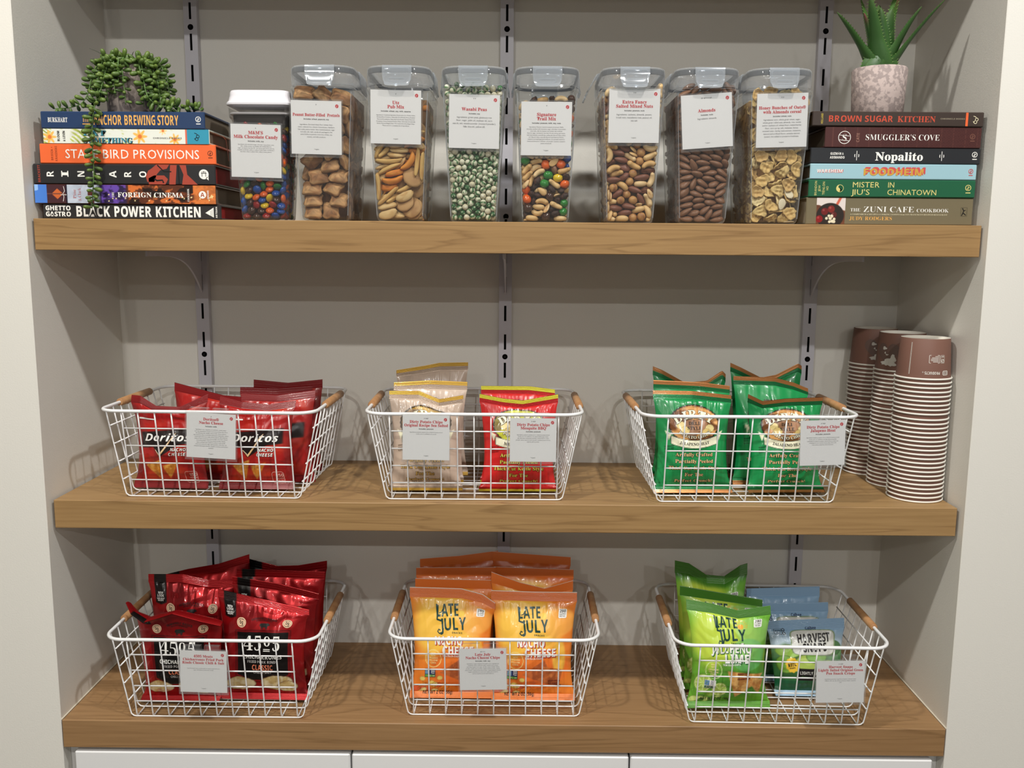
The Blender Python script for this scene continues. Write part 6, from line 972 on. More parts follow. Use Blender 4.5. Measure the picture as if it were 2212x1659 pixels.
def dec_july(lime):
    dk = mat('print_deep_green', (22, 66, 60) if not lime else (14, 62, 44), rough=.35, coat=.2); sh = mat('print_shadow_red' if not lime else 'print_shadow_green', (196, 52, 40) if not lime else (30, 96, 50), rough=.4); rg = mat('print_pale_yellow', (250, 232, 160), rough=.4); br = mat('print_maroon', (110, 30, 24), rough=.4); bl = mat('print_navy', (34, 44, 92), rough=.4); lg = mat('print_leaf', (96, 160, 60), rough=.4)
    def d(b):
        b.T('LATE', .445, .1390, .0185, dk, 'b', .042, skew=-.03, rot=.03); b.T('JULY', .525, .1170, .0195, dk, 'b', .047, skew=-.03, rot=.05); b.S([(.0470, .1560), (.0462, .1400), (.0455, .1345), (.0520, .1325), (.0560, .1345)], np.array([.0030, .0030, .0030, .0030, .0012]), dk); x0 = .052
        b.S([(x0 + .0050, .1200), (x0 + .0030, .1140), (x0 - .0025, .1118), (x0 - .0058, .1150), (x0 - .0035, .1185), (x0 - .0008, .1168)], .0021, dk); b.S([(.049, .1440), (.053, .1450), (.056, .1500)], .0014, dk)
        b.T('SNACKS', .57, .1115, .0026, dk, 'b', .019, track=.12); off = [(.0010, -.0009), (.0016, -.0014)]
        for t, X, z, ww in ((('NACHO', .46, .0935, .053), ('CHEESE', .585, .0775, .060)) if not lime else (('JALAPEÑO', .50, .0985, .074), ('LIME', .57, .0830, .048))): b.T(t, X, z, .0130, W_, 'b+', ww, out=(sh, off))
        b.T('TORTILLA CHIPS', .50, .0732 if not lime else .0785, .0030, W_, 'b', .034)
        for k, t in enumerate(('MADE', 'WITH', 'ORGANIC', 'YELLOW', 'CORN')): b.T(t, .26, .0782 - k * .0041, .0027, rg, 'b', (.010, .009, .019, .017, .011)[k])
        b.P(rrect(.022, .038, .042, .053, .0006), W_ if lime else bl); b.lift += .0002; b.P(rrect(.0225, .0385, .0415, .0425, .0003), lg if not lime else sh); b.P(rrect(.0225, .0435, .0305, .0525, .0003), mat('print_sky', (110, 150, 190), rough=.4)); b.S([(.0245, .045), (.0265, .0495), (.0295, .051)], .0012, lg); b.T('VERIFIED', .229, .0393, .0022, W_, 'b', .016)
        for k, t in enumerate(('NON', 'GMO', 'Project')): b.T(t, .258, .0502 - k * .0028, .0021, W_ if not lime else bl, 'b', (.0075, .0078, .0072)[k])
        b.lift -= .0002
        b.P(rrect(b.w - .029, .1395, b.w - .0145, .1545, .002), W_); b.lift += .0002; b.T('280', 1 - .0218 / b.w, .1487, .0046, K_, 'b', .0112); b.T('CALORIES', 1 - .0218 / b.w, .1450, .0022, K_, 'b', .0118); b.T('PER PACK', 1 - .0218 / b.w, .1415, .0022, K_, 'b', .0105); b.lift -= .0002
        b.lift += .0003
        rs = np.random.RandomState(8)                    # three lines of print too small to read
        for k in range(3):
            x = (.76 if not lime else .66) * b.w - .011; z = (.0345 if not lime else .0640) - k * .0042
            while x < (.76 if not lime else .66) * b.w + .012 - .003 * (k == 1): q = rs.uniform(.0009, .0020); b.P([(x, z), (x + q, z), (x + q, z + .0026), (x, z + .0026)], br); x += q + rs.uniform(.0004, .0009)
        b.lift -= .0003; b.T('NET WT 2 OZ (56g)', .33, (.0070 if not lime else .0140), .0056, K_, 'b', .052)
    return d
def seal_july(lime): c = (206, 104, 40) if not lime else (70, 128, 40); return c
# --- green pea crisps
def art_peas(w):
    def f(X, z):
        x = X * w; n = vnoise(X * 5, z * 40, 21); C = mixc(np.broadcast_to(np.array((132., 166, 196)), X.shape + (3,)).copy(), (176, 194, 206), smooth01(z, .115, .085) if False else smooth01(.118 - z, 0, .03)); C = mixc(C, (96, 140, 92), smooth01(.083 + .012 * n - z, -.003, .006)); C = mixc(C, (60, 116, 64), smooth01(.070 + .02 * (n - .5) - z, -.003, .006))
        for cx, cz, rx, rz, c in ((.030, .078, .022, .010, (150, 190, 80)), (.022, .056, .016, .014, (128, 176, 70)), (.062, .060, .02, .012, (176, 200, 96)), (.080, .070, .018, .010, (120, 168, 72)), (.112, .084, .016, .012, (70, 110, 66)), (.100, .052, .018, .012, (160, 196, 90))): dd = ell(x, z, cx, cz, rx, rz); C = mixc(C, np.array(c) * .62, inside(dd * .92, .06)); C = mixc(C, c, inside(dd + .3 * (n - .5), .08))
        C = mixc(C, (26, 92, 58), smooth01(.030 - z, -.002, .002)); C = mixc(C, (24, 22, 24), smooth01(.028 - np.abs(x - .072), -.0006, .0006) * smooth01(.010 - np.abs(z - .040), -.0006, .0006))
        d = np.maximum(np.abs(x - .076) / .038, np.abs(z - .092) / .0165); d = (((x - .076) / .0385) ** 6 + ((z - .0925) / .0195) ** 6) ** (1 / 6); C = mixc(C, (120, 140, 96), inside(d * .95, .02)); C = mixc(C, (206, 206, 200), inside(d, .02)); C = mixc(C, (240, 196, 60), inside(ell(x, z, .034, .0555, .0125, .0125) + .06 * np.sin(np.arctan2(z - .0555, x - .034) * 10), .06)); return C
    return f
def dec_peas(b):
    b.T('HARVEST', .585, .0935, .0130, K_, 'b+', .060, rot=.05); b.T('SNAPS', .595, .0785, .0130, K_, 'b+', .045, rot=.05); nv = mat('print_navy2', (30, 44, 84), rough=.4); b.T('Calbee', .56, .1130, .0048, nv, 'b', .019)
    b.S(rrect(.010, .1055, .0235, .1145, .0015), .0007, K_, True); b.T('GLUTEN', .13, .1105, .0022, K_, 'b', .0105); b.T('FREE', .13, .1070, .0022, K_, 'b', .008)
    for cx, cz in ((.0262, .1135), (.0262, .1075)): b.S(ellipse(cx, cz, .0022, .0022, 16), .0010, K_, True)
    b.T('MADE WITH', .034 / b.w, .0600, .0020, K_, 'b', .011, rot=.15); b.T('REAL', .034 / b.w, .0535, .0054, K_, 'b+', .017, rot=.15); b.T('VEGGIES', .034 / b.w, .0495, .0024, K_, 'b', .012, rot=.15); lg = mat('print_leaf', ())
    b.lift += .0003; b.T('LIGHTLY SALTED', .072 / b.w, .0405, .0048, W_, 'b', .050); b.T('Crisps', .058 / b.w, .0345, .0036, lg, 'g', .016); b.lift -= .0003

def put_bag(key, bx, by, yaw, spec, kind, lab, name='snack_bag', hi=True):
    """bx, by in the frame of the shelf; the bag's foot rests on the basket wires"""
    z = BASK[key][2] + 0.0060; w, h, T, seed, lean = spec[:5]; b = Bag(w, h, T, seed, lean, hi=hi, **spec[5]); a, d, bm, sm, sc, g, sb = KIND[kind]
    b.build(name, lab, 'snack bag', g, (bx, by, z), math.radians(yaw), a(w), d if hi or kind in ('july', 'lime', 'tan', 'green', 'red', 'pork', 'pea') else None, bm, sm, sc, sealb=sb)
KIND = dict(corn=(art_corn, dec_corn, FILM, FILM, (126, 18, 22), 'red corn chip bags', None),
    tan=(lambda w: art_dirty(w, (206, 184, 166), (206, 166, 74), (120, 84, 36), True), dec_dirty((226, 186, 100), (96, 70, 44), 'SEA SALTED'), FILM, FOIL, (lambda X, z: np.where((np.abs(z - z.max() / 2) > z.max() / 2 - .0062)[..., None], np.array((206., 164, 70)), np.array((190., 168, 150)) * (.92 + .08 * np.sin(z * 2990))[..., None])), 'tan potato chip bags', None),  # tan, red and green seals: rib shading put into the colour as fine stripes
    red=(lambda w: art_dirty(w, (212, 36, 36), (206, 208, 60), (120, 100, 36), True), dec_dirty((232, 226, 90), (96, 20, 16), 'MESQUITE BBQ'), FILM, FOIL, (lambda X, z: np.where((np.abs(z - z.max() / 2) > z.max() / 2 - .0062)[..., None], np.array((206., 198, 60)), np.array((190., 30, 32)) * (.92 + .08 * np.sin(z * 2990))[..., None])), 'red potato chip bags', None),
    green=(lambda w: art_dirty(w, (24, 146, 78), (216, 158, 92), (112, 66, 34), True), dec_dirty((244, 196, 140), (20, 66, 40), 'JALAPENO HEAT'), FILM, FOIL, (lambda X, z: np.where((np.abs(z - z.max() / 2) > z.max() / 2 - .0062)[..., None], np.array((176., 116, 64)), np.array((20., 116, 62)) * (.92 + .08 * np.sin(z * 2990))[..., None])), 'green potato chip bags', None),
    pork=(art_pork, dec_pork, FOIL, FOIL, lambda X, z: np.where((np.abs(X * .15 - .020) < .0105)[..., None], np.array((26., 22, 22)), np.array((168., 20, 26))), 'pork rind bags', (150, 18, 24)),
    july=(lambda w: art_july(w, False), dec_july(False), FILM, FILM, (lambda X, z: np.where((z > z.max() - .0009)[..., None], np.array((236., 226, 214)), np.array((218., 112, 44)))), 'orange tortilla chip bags', (232, 124, 44)), lime=(lambda w: art_july(w, True), dec_july(True), FILM, FILM, (70, 124, 40), 'lime tortilla chip bags', (96, 160, 50)),
    pea=(art_peas, dec_peas, FILM, FILM, (126, 158, 188), 'green pea crisp bags', (170, 202, 228)))
flop = [(-1, .006, -.012), (-.6, -.004, -.004), (0, -.018, .0), (.6, -.006, -.004), (1, .008, -.010)]
ears = [(-1, .014, 0), (-.55, -.002, 0), (0, -.014, 0), (.5, -.004, 0), (1, .012, 0)]
E_ = dict
# middle shelf, left basket
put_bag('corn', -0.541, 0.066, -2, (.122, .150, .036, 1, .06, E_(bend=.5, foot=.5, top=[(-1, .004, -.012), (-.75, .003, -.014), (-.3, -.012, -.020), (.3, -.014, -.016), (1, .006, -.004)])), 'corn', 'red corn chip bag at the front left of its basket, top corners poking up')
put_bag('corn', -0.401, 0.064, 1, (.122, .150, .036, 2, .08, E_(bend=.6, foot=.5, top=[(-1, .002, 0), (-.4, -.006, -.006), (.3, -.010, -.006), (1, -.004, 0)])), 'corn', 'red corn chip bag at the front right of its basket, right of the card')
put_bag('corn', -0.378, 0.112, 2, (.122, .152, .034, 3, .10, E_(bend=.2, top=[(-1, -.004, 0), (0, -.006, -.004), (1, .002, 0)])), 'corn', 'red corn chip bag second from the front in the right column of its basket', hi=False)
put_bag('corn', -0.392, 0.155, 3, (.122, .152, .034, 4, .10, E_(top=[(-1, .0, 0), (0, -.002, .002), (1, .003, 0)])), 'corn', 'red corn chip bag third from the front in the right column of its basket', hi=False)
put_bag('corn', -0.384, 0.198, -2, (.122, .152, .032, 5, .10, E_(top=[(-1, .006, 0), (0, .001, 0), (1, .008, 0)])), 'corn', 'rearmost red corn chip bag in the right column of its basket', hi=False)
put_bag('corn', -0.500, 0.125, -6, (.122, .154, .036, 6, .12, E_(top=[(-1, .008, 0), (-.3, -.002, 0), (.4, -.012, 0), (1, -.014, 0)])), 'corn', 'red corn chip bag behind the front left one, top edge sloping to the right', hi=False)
# middle shelf, centre basket
put_bag('tan', -0.129, 0.066, 1, (.121, .164, .042, 11, .16, E_(foot=1.0, top=[(-1, .002, 0), (-.2, .002, 0), (.35, -.010, -.010), (1, -.004, -.004)], crease=1.4)), 'tan', 'front tan potato chip bag with a crumpled gold top')
put_bag('tan', -0.128, 0.114, -1, (.124, .170, .038, 12, .17, E_(taper=.06, foot=.7, top=[(-1, .0, 0), (0, .004, 0), (1, .002, 0)])), 'tan', 'tan potato chip bag between the front and the rear tan bags', hi=False)
put_bag('tan', -0.127, 0.164, 3, (.124, .192, .040, 13, .16, E_(foot=.3, top=[(-1, -.010, 0), (-.2, -.002, 0), (.2, .003, 0), (1, .004, 0)])), 'tan', 'rearmost tan potato chip bag, standing tallest of the three')
put_bag('tan', 0.022, 0.066, 1, (.128, .160, .040, 14, .14, E_(foot=1.2, top=[(-1, .004, 0), (-.4, -.003, -.003), (.1, -.006, -.004), (1, .004, 0)])), 'red', 'front red potato chip bag with a yellow-green seal')
put_bag('tan', 0.020, 0.114, 0, (.124, .166, .038, 15, .14, E_(foot=.8, top=[(-1, .0, 0), (.3, .0, 0), (1, -.005, 0)])), 'red', 'red potato chip bag standing behind the front red one', hi=False)
# middle shelf, right basket
put_bag('green', 0.304, 0.066, 2, (.128, .164, .040, 21, .13, E_(foot=.7, bend=.2, top=[(-1, .004, 0), (0, .003, 0), (1, -.004, 0)])), 'green', 'front left green potato chip bag, facing straight out')
put_bag('green', 0.310, 0.112, 1, (.128, .172, .038, 22, .13, E_(foot=.4, top=[(-1, .004, 0), (.2, .001, 0), (1, -.005, 0)])), 'green', 'green potato chip bag second from the front in the left column', hi=False)
put_bag('green', 0.312, 0.160, -2, (.124, .180, .036, 23, .12, E_(top=[(-1, .012, 0), (-.75, .006, 0), (-.1, -.016, .004), (.5, -.012, .002), (.9, .006, 0), (1, .0, 0)])), 'green', 'rear green potato chip bag of the left column, corners sticking up', hi=False)
put_bag('green', 0.458, 0.074, 3, (.126, .160, .040, 24, .16, E_(foot=1.0, bend=-.3, top=[(-1, .006, -.006), (-.6, -.006, -.006), (0, -.002, -.002), (1, .0, 0)], crease=1.3)), 'green', 'front right green potato chip bag, partly behind the card', hi=True)
put_bag('green', 0.444, 0.122, 0, (.126, .178, .034, 25, .13, E_(foot=.3, top=[(-1, .004, 0), (.1, .002, 0), (.6, -.006, 0), (1, -.016, 0)])), 'green', 'green potato chip bag with a wide copper seal, behind the front right one', hi=False)
put_bag('green', 0.446, 0.170, -1, (.122, .186, .036, 26, .12, E_(top=[(-1, .012, 0), (-.7, .004, 0), (-.1, -.014, .004), (.3, -.008, .0), (.9, .012, 0), (1, .008, 0)])), 'green', 'rear green potato chip bag of the right column, top folded into a V', hi=False)
# counter, left basket
put_bag('pork', -0.537, 0.050, 0, (.154, .176, .046, 31, .05, E_(taper=.15, foot=1.1, bend=-1.7, top=[(-1, .020, -.004), (-.86, .004, -.012), (-.6, -.010, -.014), (0, .004, -.010), (.6, -.008, -.012), (1, -.016, -.010)], slump=.2)), 'pork', 'dark red pork rind bag at the front left, its top flopped forward')
put_bag('pork', -0.403, 0.060, -1, (.154, .180, .038, 32, .10, E_(foot=.8, top=[(-1, .006, 0), (-.2, -.006, -.004), (.4, -.016, -.006), (1, -.026, -.006)])), 'pork', 'dark red pork rind bag at the front right, top edge sloping down to the right')
put_bag('pork', -0.394, 0.111, -2, (.150, .184, .032, 33, .10, E_(taper=.10, top=[(-1, .004, 0), (0, -.006, 0), (1, -.022, -.004)])), 'pork', 'pork rind bag pressed behind the front right one, silver edge showing', hi=False)
put_bag('pork', -0.540, 0.117, 1, (.147, .186, .042, 34, .10, E_(taper=.17, top=[(-1, .004, 0), (-.2, .004, 0), (.4, -.006, 0), (1, -.008, 0)])), 'pork', 'pork rind bag second from the front in the left column', hi=True)
put_bag('pork', -0.396, 0.156, -1, (.156, .184, .033, 35, .09, E_(taper=.12, top=[(-1, .002, 0), (0, .001, 0), (1, -.001, 0)])), 'pork', 'pork rind bag third from the front in the right column', hi=False)
put_bag('pork', -0.534, 0.172, 1, (.158, .190, .042, 36, .08, E_(taper=.16, top=[(-1, -.022, 0), (-.4, -.010, 0), (.3, .000, 0), (1, .018, 0)])), 'pork', 'rear pork rind bag of the left column, top rising to the right', hi=False)
put_bag('pork', -0.397, 0.197, -2, (.150, .184, .031, 37, .08, E_(taper=.08, top=[(-1, .008, 0), (-.2, -.006, 0), (.3, -.004, 0), (1, .006, 0)])), 'pork', 'rear pork rind bag of the right column, mostly hidden', hi=False)
# counter, middle basket
for column, x, dx in (('left', -0.0875, 0), ('right', 0.0500, 1)):
    for k, (y, hh, tp) in enumerate(((0.071 if not dx else 0.067, .182, [(-1, .004, 0), (.2, .002, 0), (.7, -.006, -.004), (1, -.018, -.012)] if not dx else [(-1, .001, 0), (0, -.001, 0), (1, -.001, 0)]), (0.113, .185, [(-1, .001, 0), (1, -.002, 0)] if not dx else [(-1, .014, 0), (-.3, -.004, -.002), (.3, -.014, -.004), (1, -.001, 0)]),
            (0.153, .192, [(-1, -.002, 0), (1, .001, 0)] if not dx else [(-1, .001, 0), (1, -.002, 0)]), (0.191, .204, [(-1, -.010, 0), (0, -.004, 0), (1, .006, 0)] if not dx else [(-1, .005, 0), (1, -.005, 0)]))):
        lb = f'orange tortilla chip bag {("at the front of", "second from the front in", "third from the front in", "at the back of")[k]} the {column} column'
        put_bag('orange', x + (.004 * (k % 2) if not dx else -.002 * (k % 2)), y, (0, 1, -1, 1)[k], (.1445 if k == 0 else .1415, hh, .031 if k else .038, 40 + 4 * dx + k, .15 - .01 * k, E_(taper=.09 if k else .03, foot=.5 if k == 0 else .3, top=tp, st=.016)), 'july', lb, hi=k == 0)
# counter, right basket
put_bag('lime', 0.372, 0.048, 2, (.140, .176, .046, 51, .08, E_(foot=.5, bend=.3, top=[(-1, .004, .004), (-.4, -.002, 0), (.2, -.012, -.006), (1, -.006, 0)], st=.016)), 'lime', 'front lime green tortilla chip bag, showing a chip and lime slices')
put_bag('lime', 0.369, 0.107, -4, (.140, .178, .038, 52, .10, E_(taper=.12, top=[(-1, .002, 0), (0, -.008, 0), (1, -.018, 0)], st=.016)), 'lime', 'lime green tortilla chip bag squeezed behind the front one', hi=False)
put_bag('lime', 0.364, 0.157, 2, (.128, .196, .040, 53, .10, E_(taper=.10, top=[(-1, .012, .004), (-.6, .006, .006), (-.1, -.016, .008), (.4, -.018, .006), (.8, .004, 0), (1, .008, 0)], st=.018)), 'lime', 'rear lime green tortilla chip bag standing above the others, corners curled', hi=True)
put_bag('lime', 0.519, 0.090, -1, (.132, .130, .034, 54, .26, E_(taper=.14, foot=.9, top=[(-1, -.004, 0), (1, .004, 0)], st=.016)), 'pea', 'front light blue pea crisp bag with a white title panel')
put_bag('lime', 0.506, 0.143, -1, (.130, .136, .030, 55, .24, E_(top=[(-1, -.002, 0), (1, .002, 0)], st=.016)), 'pea', 'light blue pea crisp bag between the front and rear ones', hi=False)
put_bag('lime', 0.502, 0.184, -3, (.130, .148, .030, 56, .22, E_(top=[(-1, -.004, 0), (1, .004, 0)], st=.016)), 'pea', 'rearmost light blue pea crisp bag', hi=False)
# ingredient cards hooked over the basket rims
def rim_card(key, x, z, *a, **k):
    bx, by, bz, rot = BASK[key]; dx = x - bx; y = by - (BD + FY) * math.cos(rot) + dx * math.sin(rot) - 0.0052
    sign('white ingredient card ' + a[0], x, y, z, *a[1:], clip=True, lean=0.0, yaw=rot, foot=False, group='ingredient cards', **k)
rim_card('corn', -0.4509, -0.3272, 'on the basket of red corn chip bags', ['Doritos®', 'Nacho Cheese'], 'milk', 'Ingredients: corn, vegetable oil (sunflower, canola, and/or corn oil), maltodextrin (made from corn), and less than 2% of the following: salt, cheddar cheese (milk, cheese cultures, salt, enzymes), whey, monosodium glutamate, buttermilk, romano cheese (part-skim cow\'s milk, cheese cultures, salt, enzymes), whey protein concentrate, onion powder, corn flour, natural and artificial flavor, dextrose, tomato powder, lactose, spices, artificial color (yellow 6, yellow 5, and red 40), lactic acid, citric acid, sugar, garlic powder, skim milk, red and green bell pepper powder, disodium inosinate, and disodium guanylate', roll=.045, w=.0760, h=.0700, chars=62, bs=.0014, sp=.041, ty=.16, by=.47, th=.0042)
rim_card('tan', -0.1205, -0.3268, 'hung in front of the tan potato chip bags', ['Dirty Potato Chips', 'Original Recipe Sea Salted'], 'peanuts', 'Ingredients: potatoes, peanut oil or a blend of peanut oil and canola, corn or sunflower oil, sea salt', top='V VGF', roll=.012, w=.0718, h=.0700, chars=62, bs=.0014, sp=.040, ty=.175, by=.47, th=.0042)
rim_card('tan', 0.0437, -0.3296, 'hung in front of the red potato chip bags', ['Dirty Potato Chips', 'Mesquite BBQ'], 'peanuts', 'Ingredients: potatoes, peanut oil or a blend of peanut oil and canola, corn or sunflower oil, natural milled sugar (cane, salt, dextrose, torula yeast powder), natural flavors, onion powder, spices, natural smoke powder, autolyzed yeast extract, paprika, garlic powder', top='V VGF', roll=.004, w=.0712, h=.0680, chars=62, bs=.0014, sp=.040, ty=.175, by=.47, th=.0042)
rim_card('green', 0.4875, -0.3300, 'on the basket of green potato chip bags', ['Dirty Potato Chips', 'Jalapeno Heat'], 'peanuts', 'Ingredients: potatoes, peanut oil or a blend of peanut oil and canola, corn or sunflower oil, salt, jalapeno powder (maltodextrin, jalapeno pepper, natural flavors), dextrose, maltodextrin, corn starch, torula yeast, citric acid, extractives of paprika, spice extractive', top='V VGF', roll=-.030, w=.0690, h=.0705, chars=62, bs=.0014, sp=.040, ty=.175, by=.47, th=.0042)
rim_card('pork', -0.4708, -0.7008, 'on the basket of pork rind bags', ['4505 Meats', 'Chicharrones Fried Pork', 'Rinds Classic Chili & Salt'], '', 'Ingredients: pork skins, coconut palm oil, organic evaporated cane sugar, chili & spices, torula yeast, sea salt', top=' ', roll=.022, w=.0735, h=.0690, chars=66, bs=.0013, sp=.040, ty=.155, by=.44, th=.0040)
rim_card('orange', -0.0318, -0.6988, 'on the basket of orange tortilla chip bags', ['Late July', 'Nacho Cheese Chips'], 'milk, soy', 'Ingredients: organic whole ground yellow corn, vegetable oils (sunflower and/or safflower and/or canola), nacho cheese seasoning (organic cane sugar, sea salt, organic cheddar cheese powder, organic onion powder, organic tomato powder, organic whey powder, organic buttermilk powder, organic jalapeno powder, organic natural flavors, lactic acid, organic spices, annatto extract, paprika extract, natural flavors)', top='GF V V', roll=-.025, w=.0745, h=.0690, chars=64, bs=.0014, sp=.040, ty=.165, by=.46, th=.0042)
rim_card('lime', 0.5274, -0.7049, 'on the basket with lime green and light blue bags', ['Harvest Snaps', 'Lightly Salted Original Green', 'Pea Snack Crisps'], '', 'Ingredients: green peas, vegetable oil (canola, sunflower and/or safflower oil), rice, salt, calcium carbonate, vitamin c (ascorbic acid)', top='V VGF', roll=-.030, w=.0745, h=.0690, chars=66, bs=.0013, sp=.040, ty=.165, by=.44, th=.0040)
# ------------------------------------------------------------------ paper cups, upside down in three stacks
CUPB = mat('cup_brown', (122, 88, 76), rough=0.55, spec=0.3); CUPW = mat('cup_white', (236, 232, 222), rough=0.5); CUPD = mat('cup_land', (208, 204, 196), rough=0.5); CUPH = mat('cup_heart', (104, 80, 72), rough=0.5)
CH, RB, RT_ = 0.064, 0.0365, 0.0405
def cup_body_mesh(design=None):
    mb = MB()                                        # upside down: mouth on z=0, base at z=CH
    wall = [(RT_, 0.0028), (RB, CH - 0.0006), (RB - 0.0004, CH)]
    mb.lathe(wall, CUPB, 44)
    mb.lathe([(RB - 0.0004, CH), (RB - 0.0016, CH - 0.0002), (RB - 0.0020, CH - 0.0048), (0.0001, CH - 0.0049)], CUPW, 44)
    mb.lathe([(0.0001, CH - 0.0053), (RB + (RT_ - RB) * .0053 / CH - 0.00012, CH - 0.0053), (RT_ - 0.00012, 0.0028)], CUPW, 44)
    def onwall(V, F, m, a0, lift=0.0004):            # V in metres: x along the girth (right), y up, upside-down print handled by caller
        t = V[:, 1] / CH; R = RT_ + (RB - RT_) * t + lift; a = a0 + V[:, 0] / RB
        mb.add(np.stack([R * np.sin(a), -R * np.cos(a), V[:, 1]], 1), F, m)
    if design == 'print':
        def T(s, x, y, h, w, a0=0.0, sty='b'):
            V, F = text_flat(s, sty, h, 0, 0, 'c', width=w); V = -V; onwall(V + [x, y], F, CUPW, a0)
        T('PRODUCTS', 0.009, 0.0135, 0.0042, 0.0215, 0.1)
        V, F = stroke2(rrect(0.0245, 0.0082, 0.0335, 0.0145, 0.0015), 0.0009, True); onwall(V, F, CUPW, 0.1); T('ECO', 0.029, 0.0132, 0.0036, 0.0072, 0.1); T('®', -0.004, 0.0135, 0.002, 0.002, 0.1, 'g')
        V, F = stroke2(rrect(0.0035, 0.027, 0.0185, 0.039, 0.0004, 2), 0.0006, True); onwall(V, F, CUPW, 0.1)
        for k, q in enumerate((.0055, .010, .0115, .0115, .0085)): V, F = stroke2(np.array([(.0172 - q, .0372 - k * .0021), (.0172 - q / 2, .0372 - k * .0021), (.0172, .0372 - k * .0021)]), .0008); onwall(V, F, CUPW, 0.1)
        V, F = stroke2(rrect(0.0205, 0.027, 0.0265, 0.039, 0.0004, 2), 0.0004, True); onwall(V, F, CUPW, 0.1); V, F = stroke2(ellipse(0.0235, 0.0305, 0.0023, 0.0026, 18), 0.0006, True); onwall(V, F, CUPW, 0.1)
        V, F = stroke2(np.array([(0.022, 0.029), (0.0235, 0.031), (0.025, 0.032)]), 0.0007); onwall(V, F, CUPW, 0.1); T('BPI', 0.0235, 0.038, 0.0022, 0.0042, 0.1)
        for x in (-0.0195, -0.0185): V, F = stroke2(np.array([(x, 0.008), (x, 0.058)]), 0.00035); onwall(V, F, CUPW, 0.0)
        pass
    if design == 'heart':
        t = np.linspace(0, 2 * PI, 40, endpoint=False); hx = 16 * np.sin(t) ** 3; hy = 13 * np.cos(t) - 5 * np.cos(2 * t) - 2 * np.cos(3 * t) - np.cos(4 * t)
        P = np.stack([hx / 16 * 0.019, -0.0 + hy / 16 * 0.021 + 0.031], 1); c = P.mean(0); n = len(P)
        V = np.concatenate([c + (P - c) * k for k in (0.02, 0.35, 0.7, 1.0)]); F = [(q * n + i, q * n + (i + 1) % n, (q + 1) * n + (i + 1) % n, (q + 1) * n + i) for q in range(3) for i in range(n)]
        onwall(V, F, CUPH, 0.0); r = np.random.RandomState(7)
        for cx, cy, sx, sy in ((0.004, 0.0155, 0.011, 0.0062), (0.010, 0.022, 0.0045, 0.0065), (-0.005, 0.0385, 0.0036, 0.0026), (-0.003, 0.031, 0.0012, 0.0016), (0.0005, 0.028, 0.0024, 0.001), (-0.007, 0.014, 0.003, 0.0012)):
            a = np.linspace(0, 2 * PI, 30, endpoint=False); k = 1 + 0.35 * (r.rand(30) - .5) + .2 * np.sin(3 * a + cx * 900); Q = np.stack([cx + sx * k * np.cos(a), cy + sy * k * np.sin(a)], 1); q = Q.mean(0)
            V = np.concatenate([q + (Q - q) * e for e in (0.02, 0.5, 1)]); F = [(b * 30 + i, b * 30 + (i + 1) % 30, (b + 1) * 30 + (i + 1) % 30, (b + 1) * 30 + i) for b in range(2) for i in range(30)]; onwall(V, F, CUPD, 0.0, 0.0007)
    return mb.mesh('body', True, 45)
def cup_rim_mesh():
    mb = MB(); a = np.linspace(0, 2 * PI, 13); mb.lathe([(RT_ + 0.0011 + 0.0014 * math.cos(t), 0.0015 + 0.0015 * math.sin(t)) for t in a], CUPW, 44); return mb.mesh('rim', True, 80)
CUP_ME = {d: cup_body_mesh(d) for d in (None, 'print', 'heart')}; RIM_ME = cup_rim_mesh()
for sx, sy, n, des, rot, where, cnt in ((0.6665, 0.0815, 29, 'print', -0.42, 'the front stack beside the shelf edge', 'front'), (0.667, 0.1685, 29, 'heart', -0.98, 'the middle stack', 'middle'), (0.6555, 0.2545, 29, 'heart', -0.30, 'the rear stack against the back wall', 'rear')):
    g = f'paper cups of the {cnt} stack'; rr = random.Random(cnt); extra = 0
    for k in range(n):
        if k == 20: extra = 0.0018
        z = Z2 + 0.0003 + k * 0.00695 + extra; top = k == n - 1
        lab = f'upside-down brown paper cup on top of {where}' if top else (f'upside-down brown paper cup at the bottom of {where}' if k == 0 else f'white-rimmed brown paper cup nested inside {where}')
        c = thing('paper_cup', lab, 'paper cup', (sx, sy, z), (0, 0, round((rot if top else rr.uniform(0, 6)) * 22 / PI) * PI / 22), g)
        link('body', CUP_ME[des if top else None], c); link('rim', RIM_ME, c)

# ------------------------------------------------------------------ aloe-like plant in a stone-look pot on the right books
STONE = mat('stone_pot', (196, 178, 172), rough=0.8, noise=(150, (160, 145, 141), 0.46, 0.54), bump=(160, 0.4, 0.0012))
SOIL = mat('potting_soil', (52, 42, 34), rough=1, bump=(300, 1, 0.003))
def pot(r, R0, R1, H, m):
    mb = MB(); mb.lathe([(0.0001, 0), (R0 - 0.003, 0), (R0, 0.003), (R1, H - 0.002), (R1 - 0.0015, H), (R1 - 0.005, H), (R1 - 0.006, H - 0.012)], m, 48); mb.build('pot', r, angle=50)
    s = MB(); s.lathe([(0.0001, H - 0.011), (R1 - 0.006, H - 0.012)], SOIL, 32); s.build('soil', r)
r = thing('potted_aloe', 'spiky green aloe in a grey-pink stone pot on the right book stack', 'potted plant', (0.5685, 0.088, 0.1651))
pot(r, 0.0375, 0.0405, 0.071, STONE)
def leaf_mat():
    m = mat('aloe_green', vcol=True, rough=0.45, spec=0.4); return m
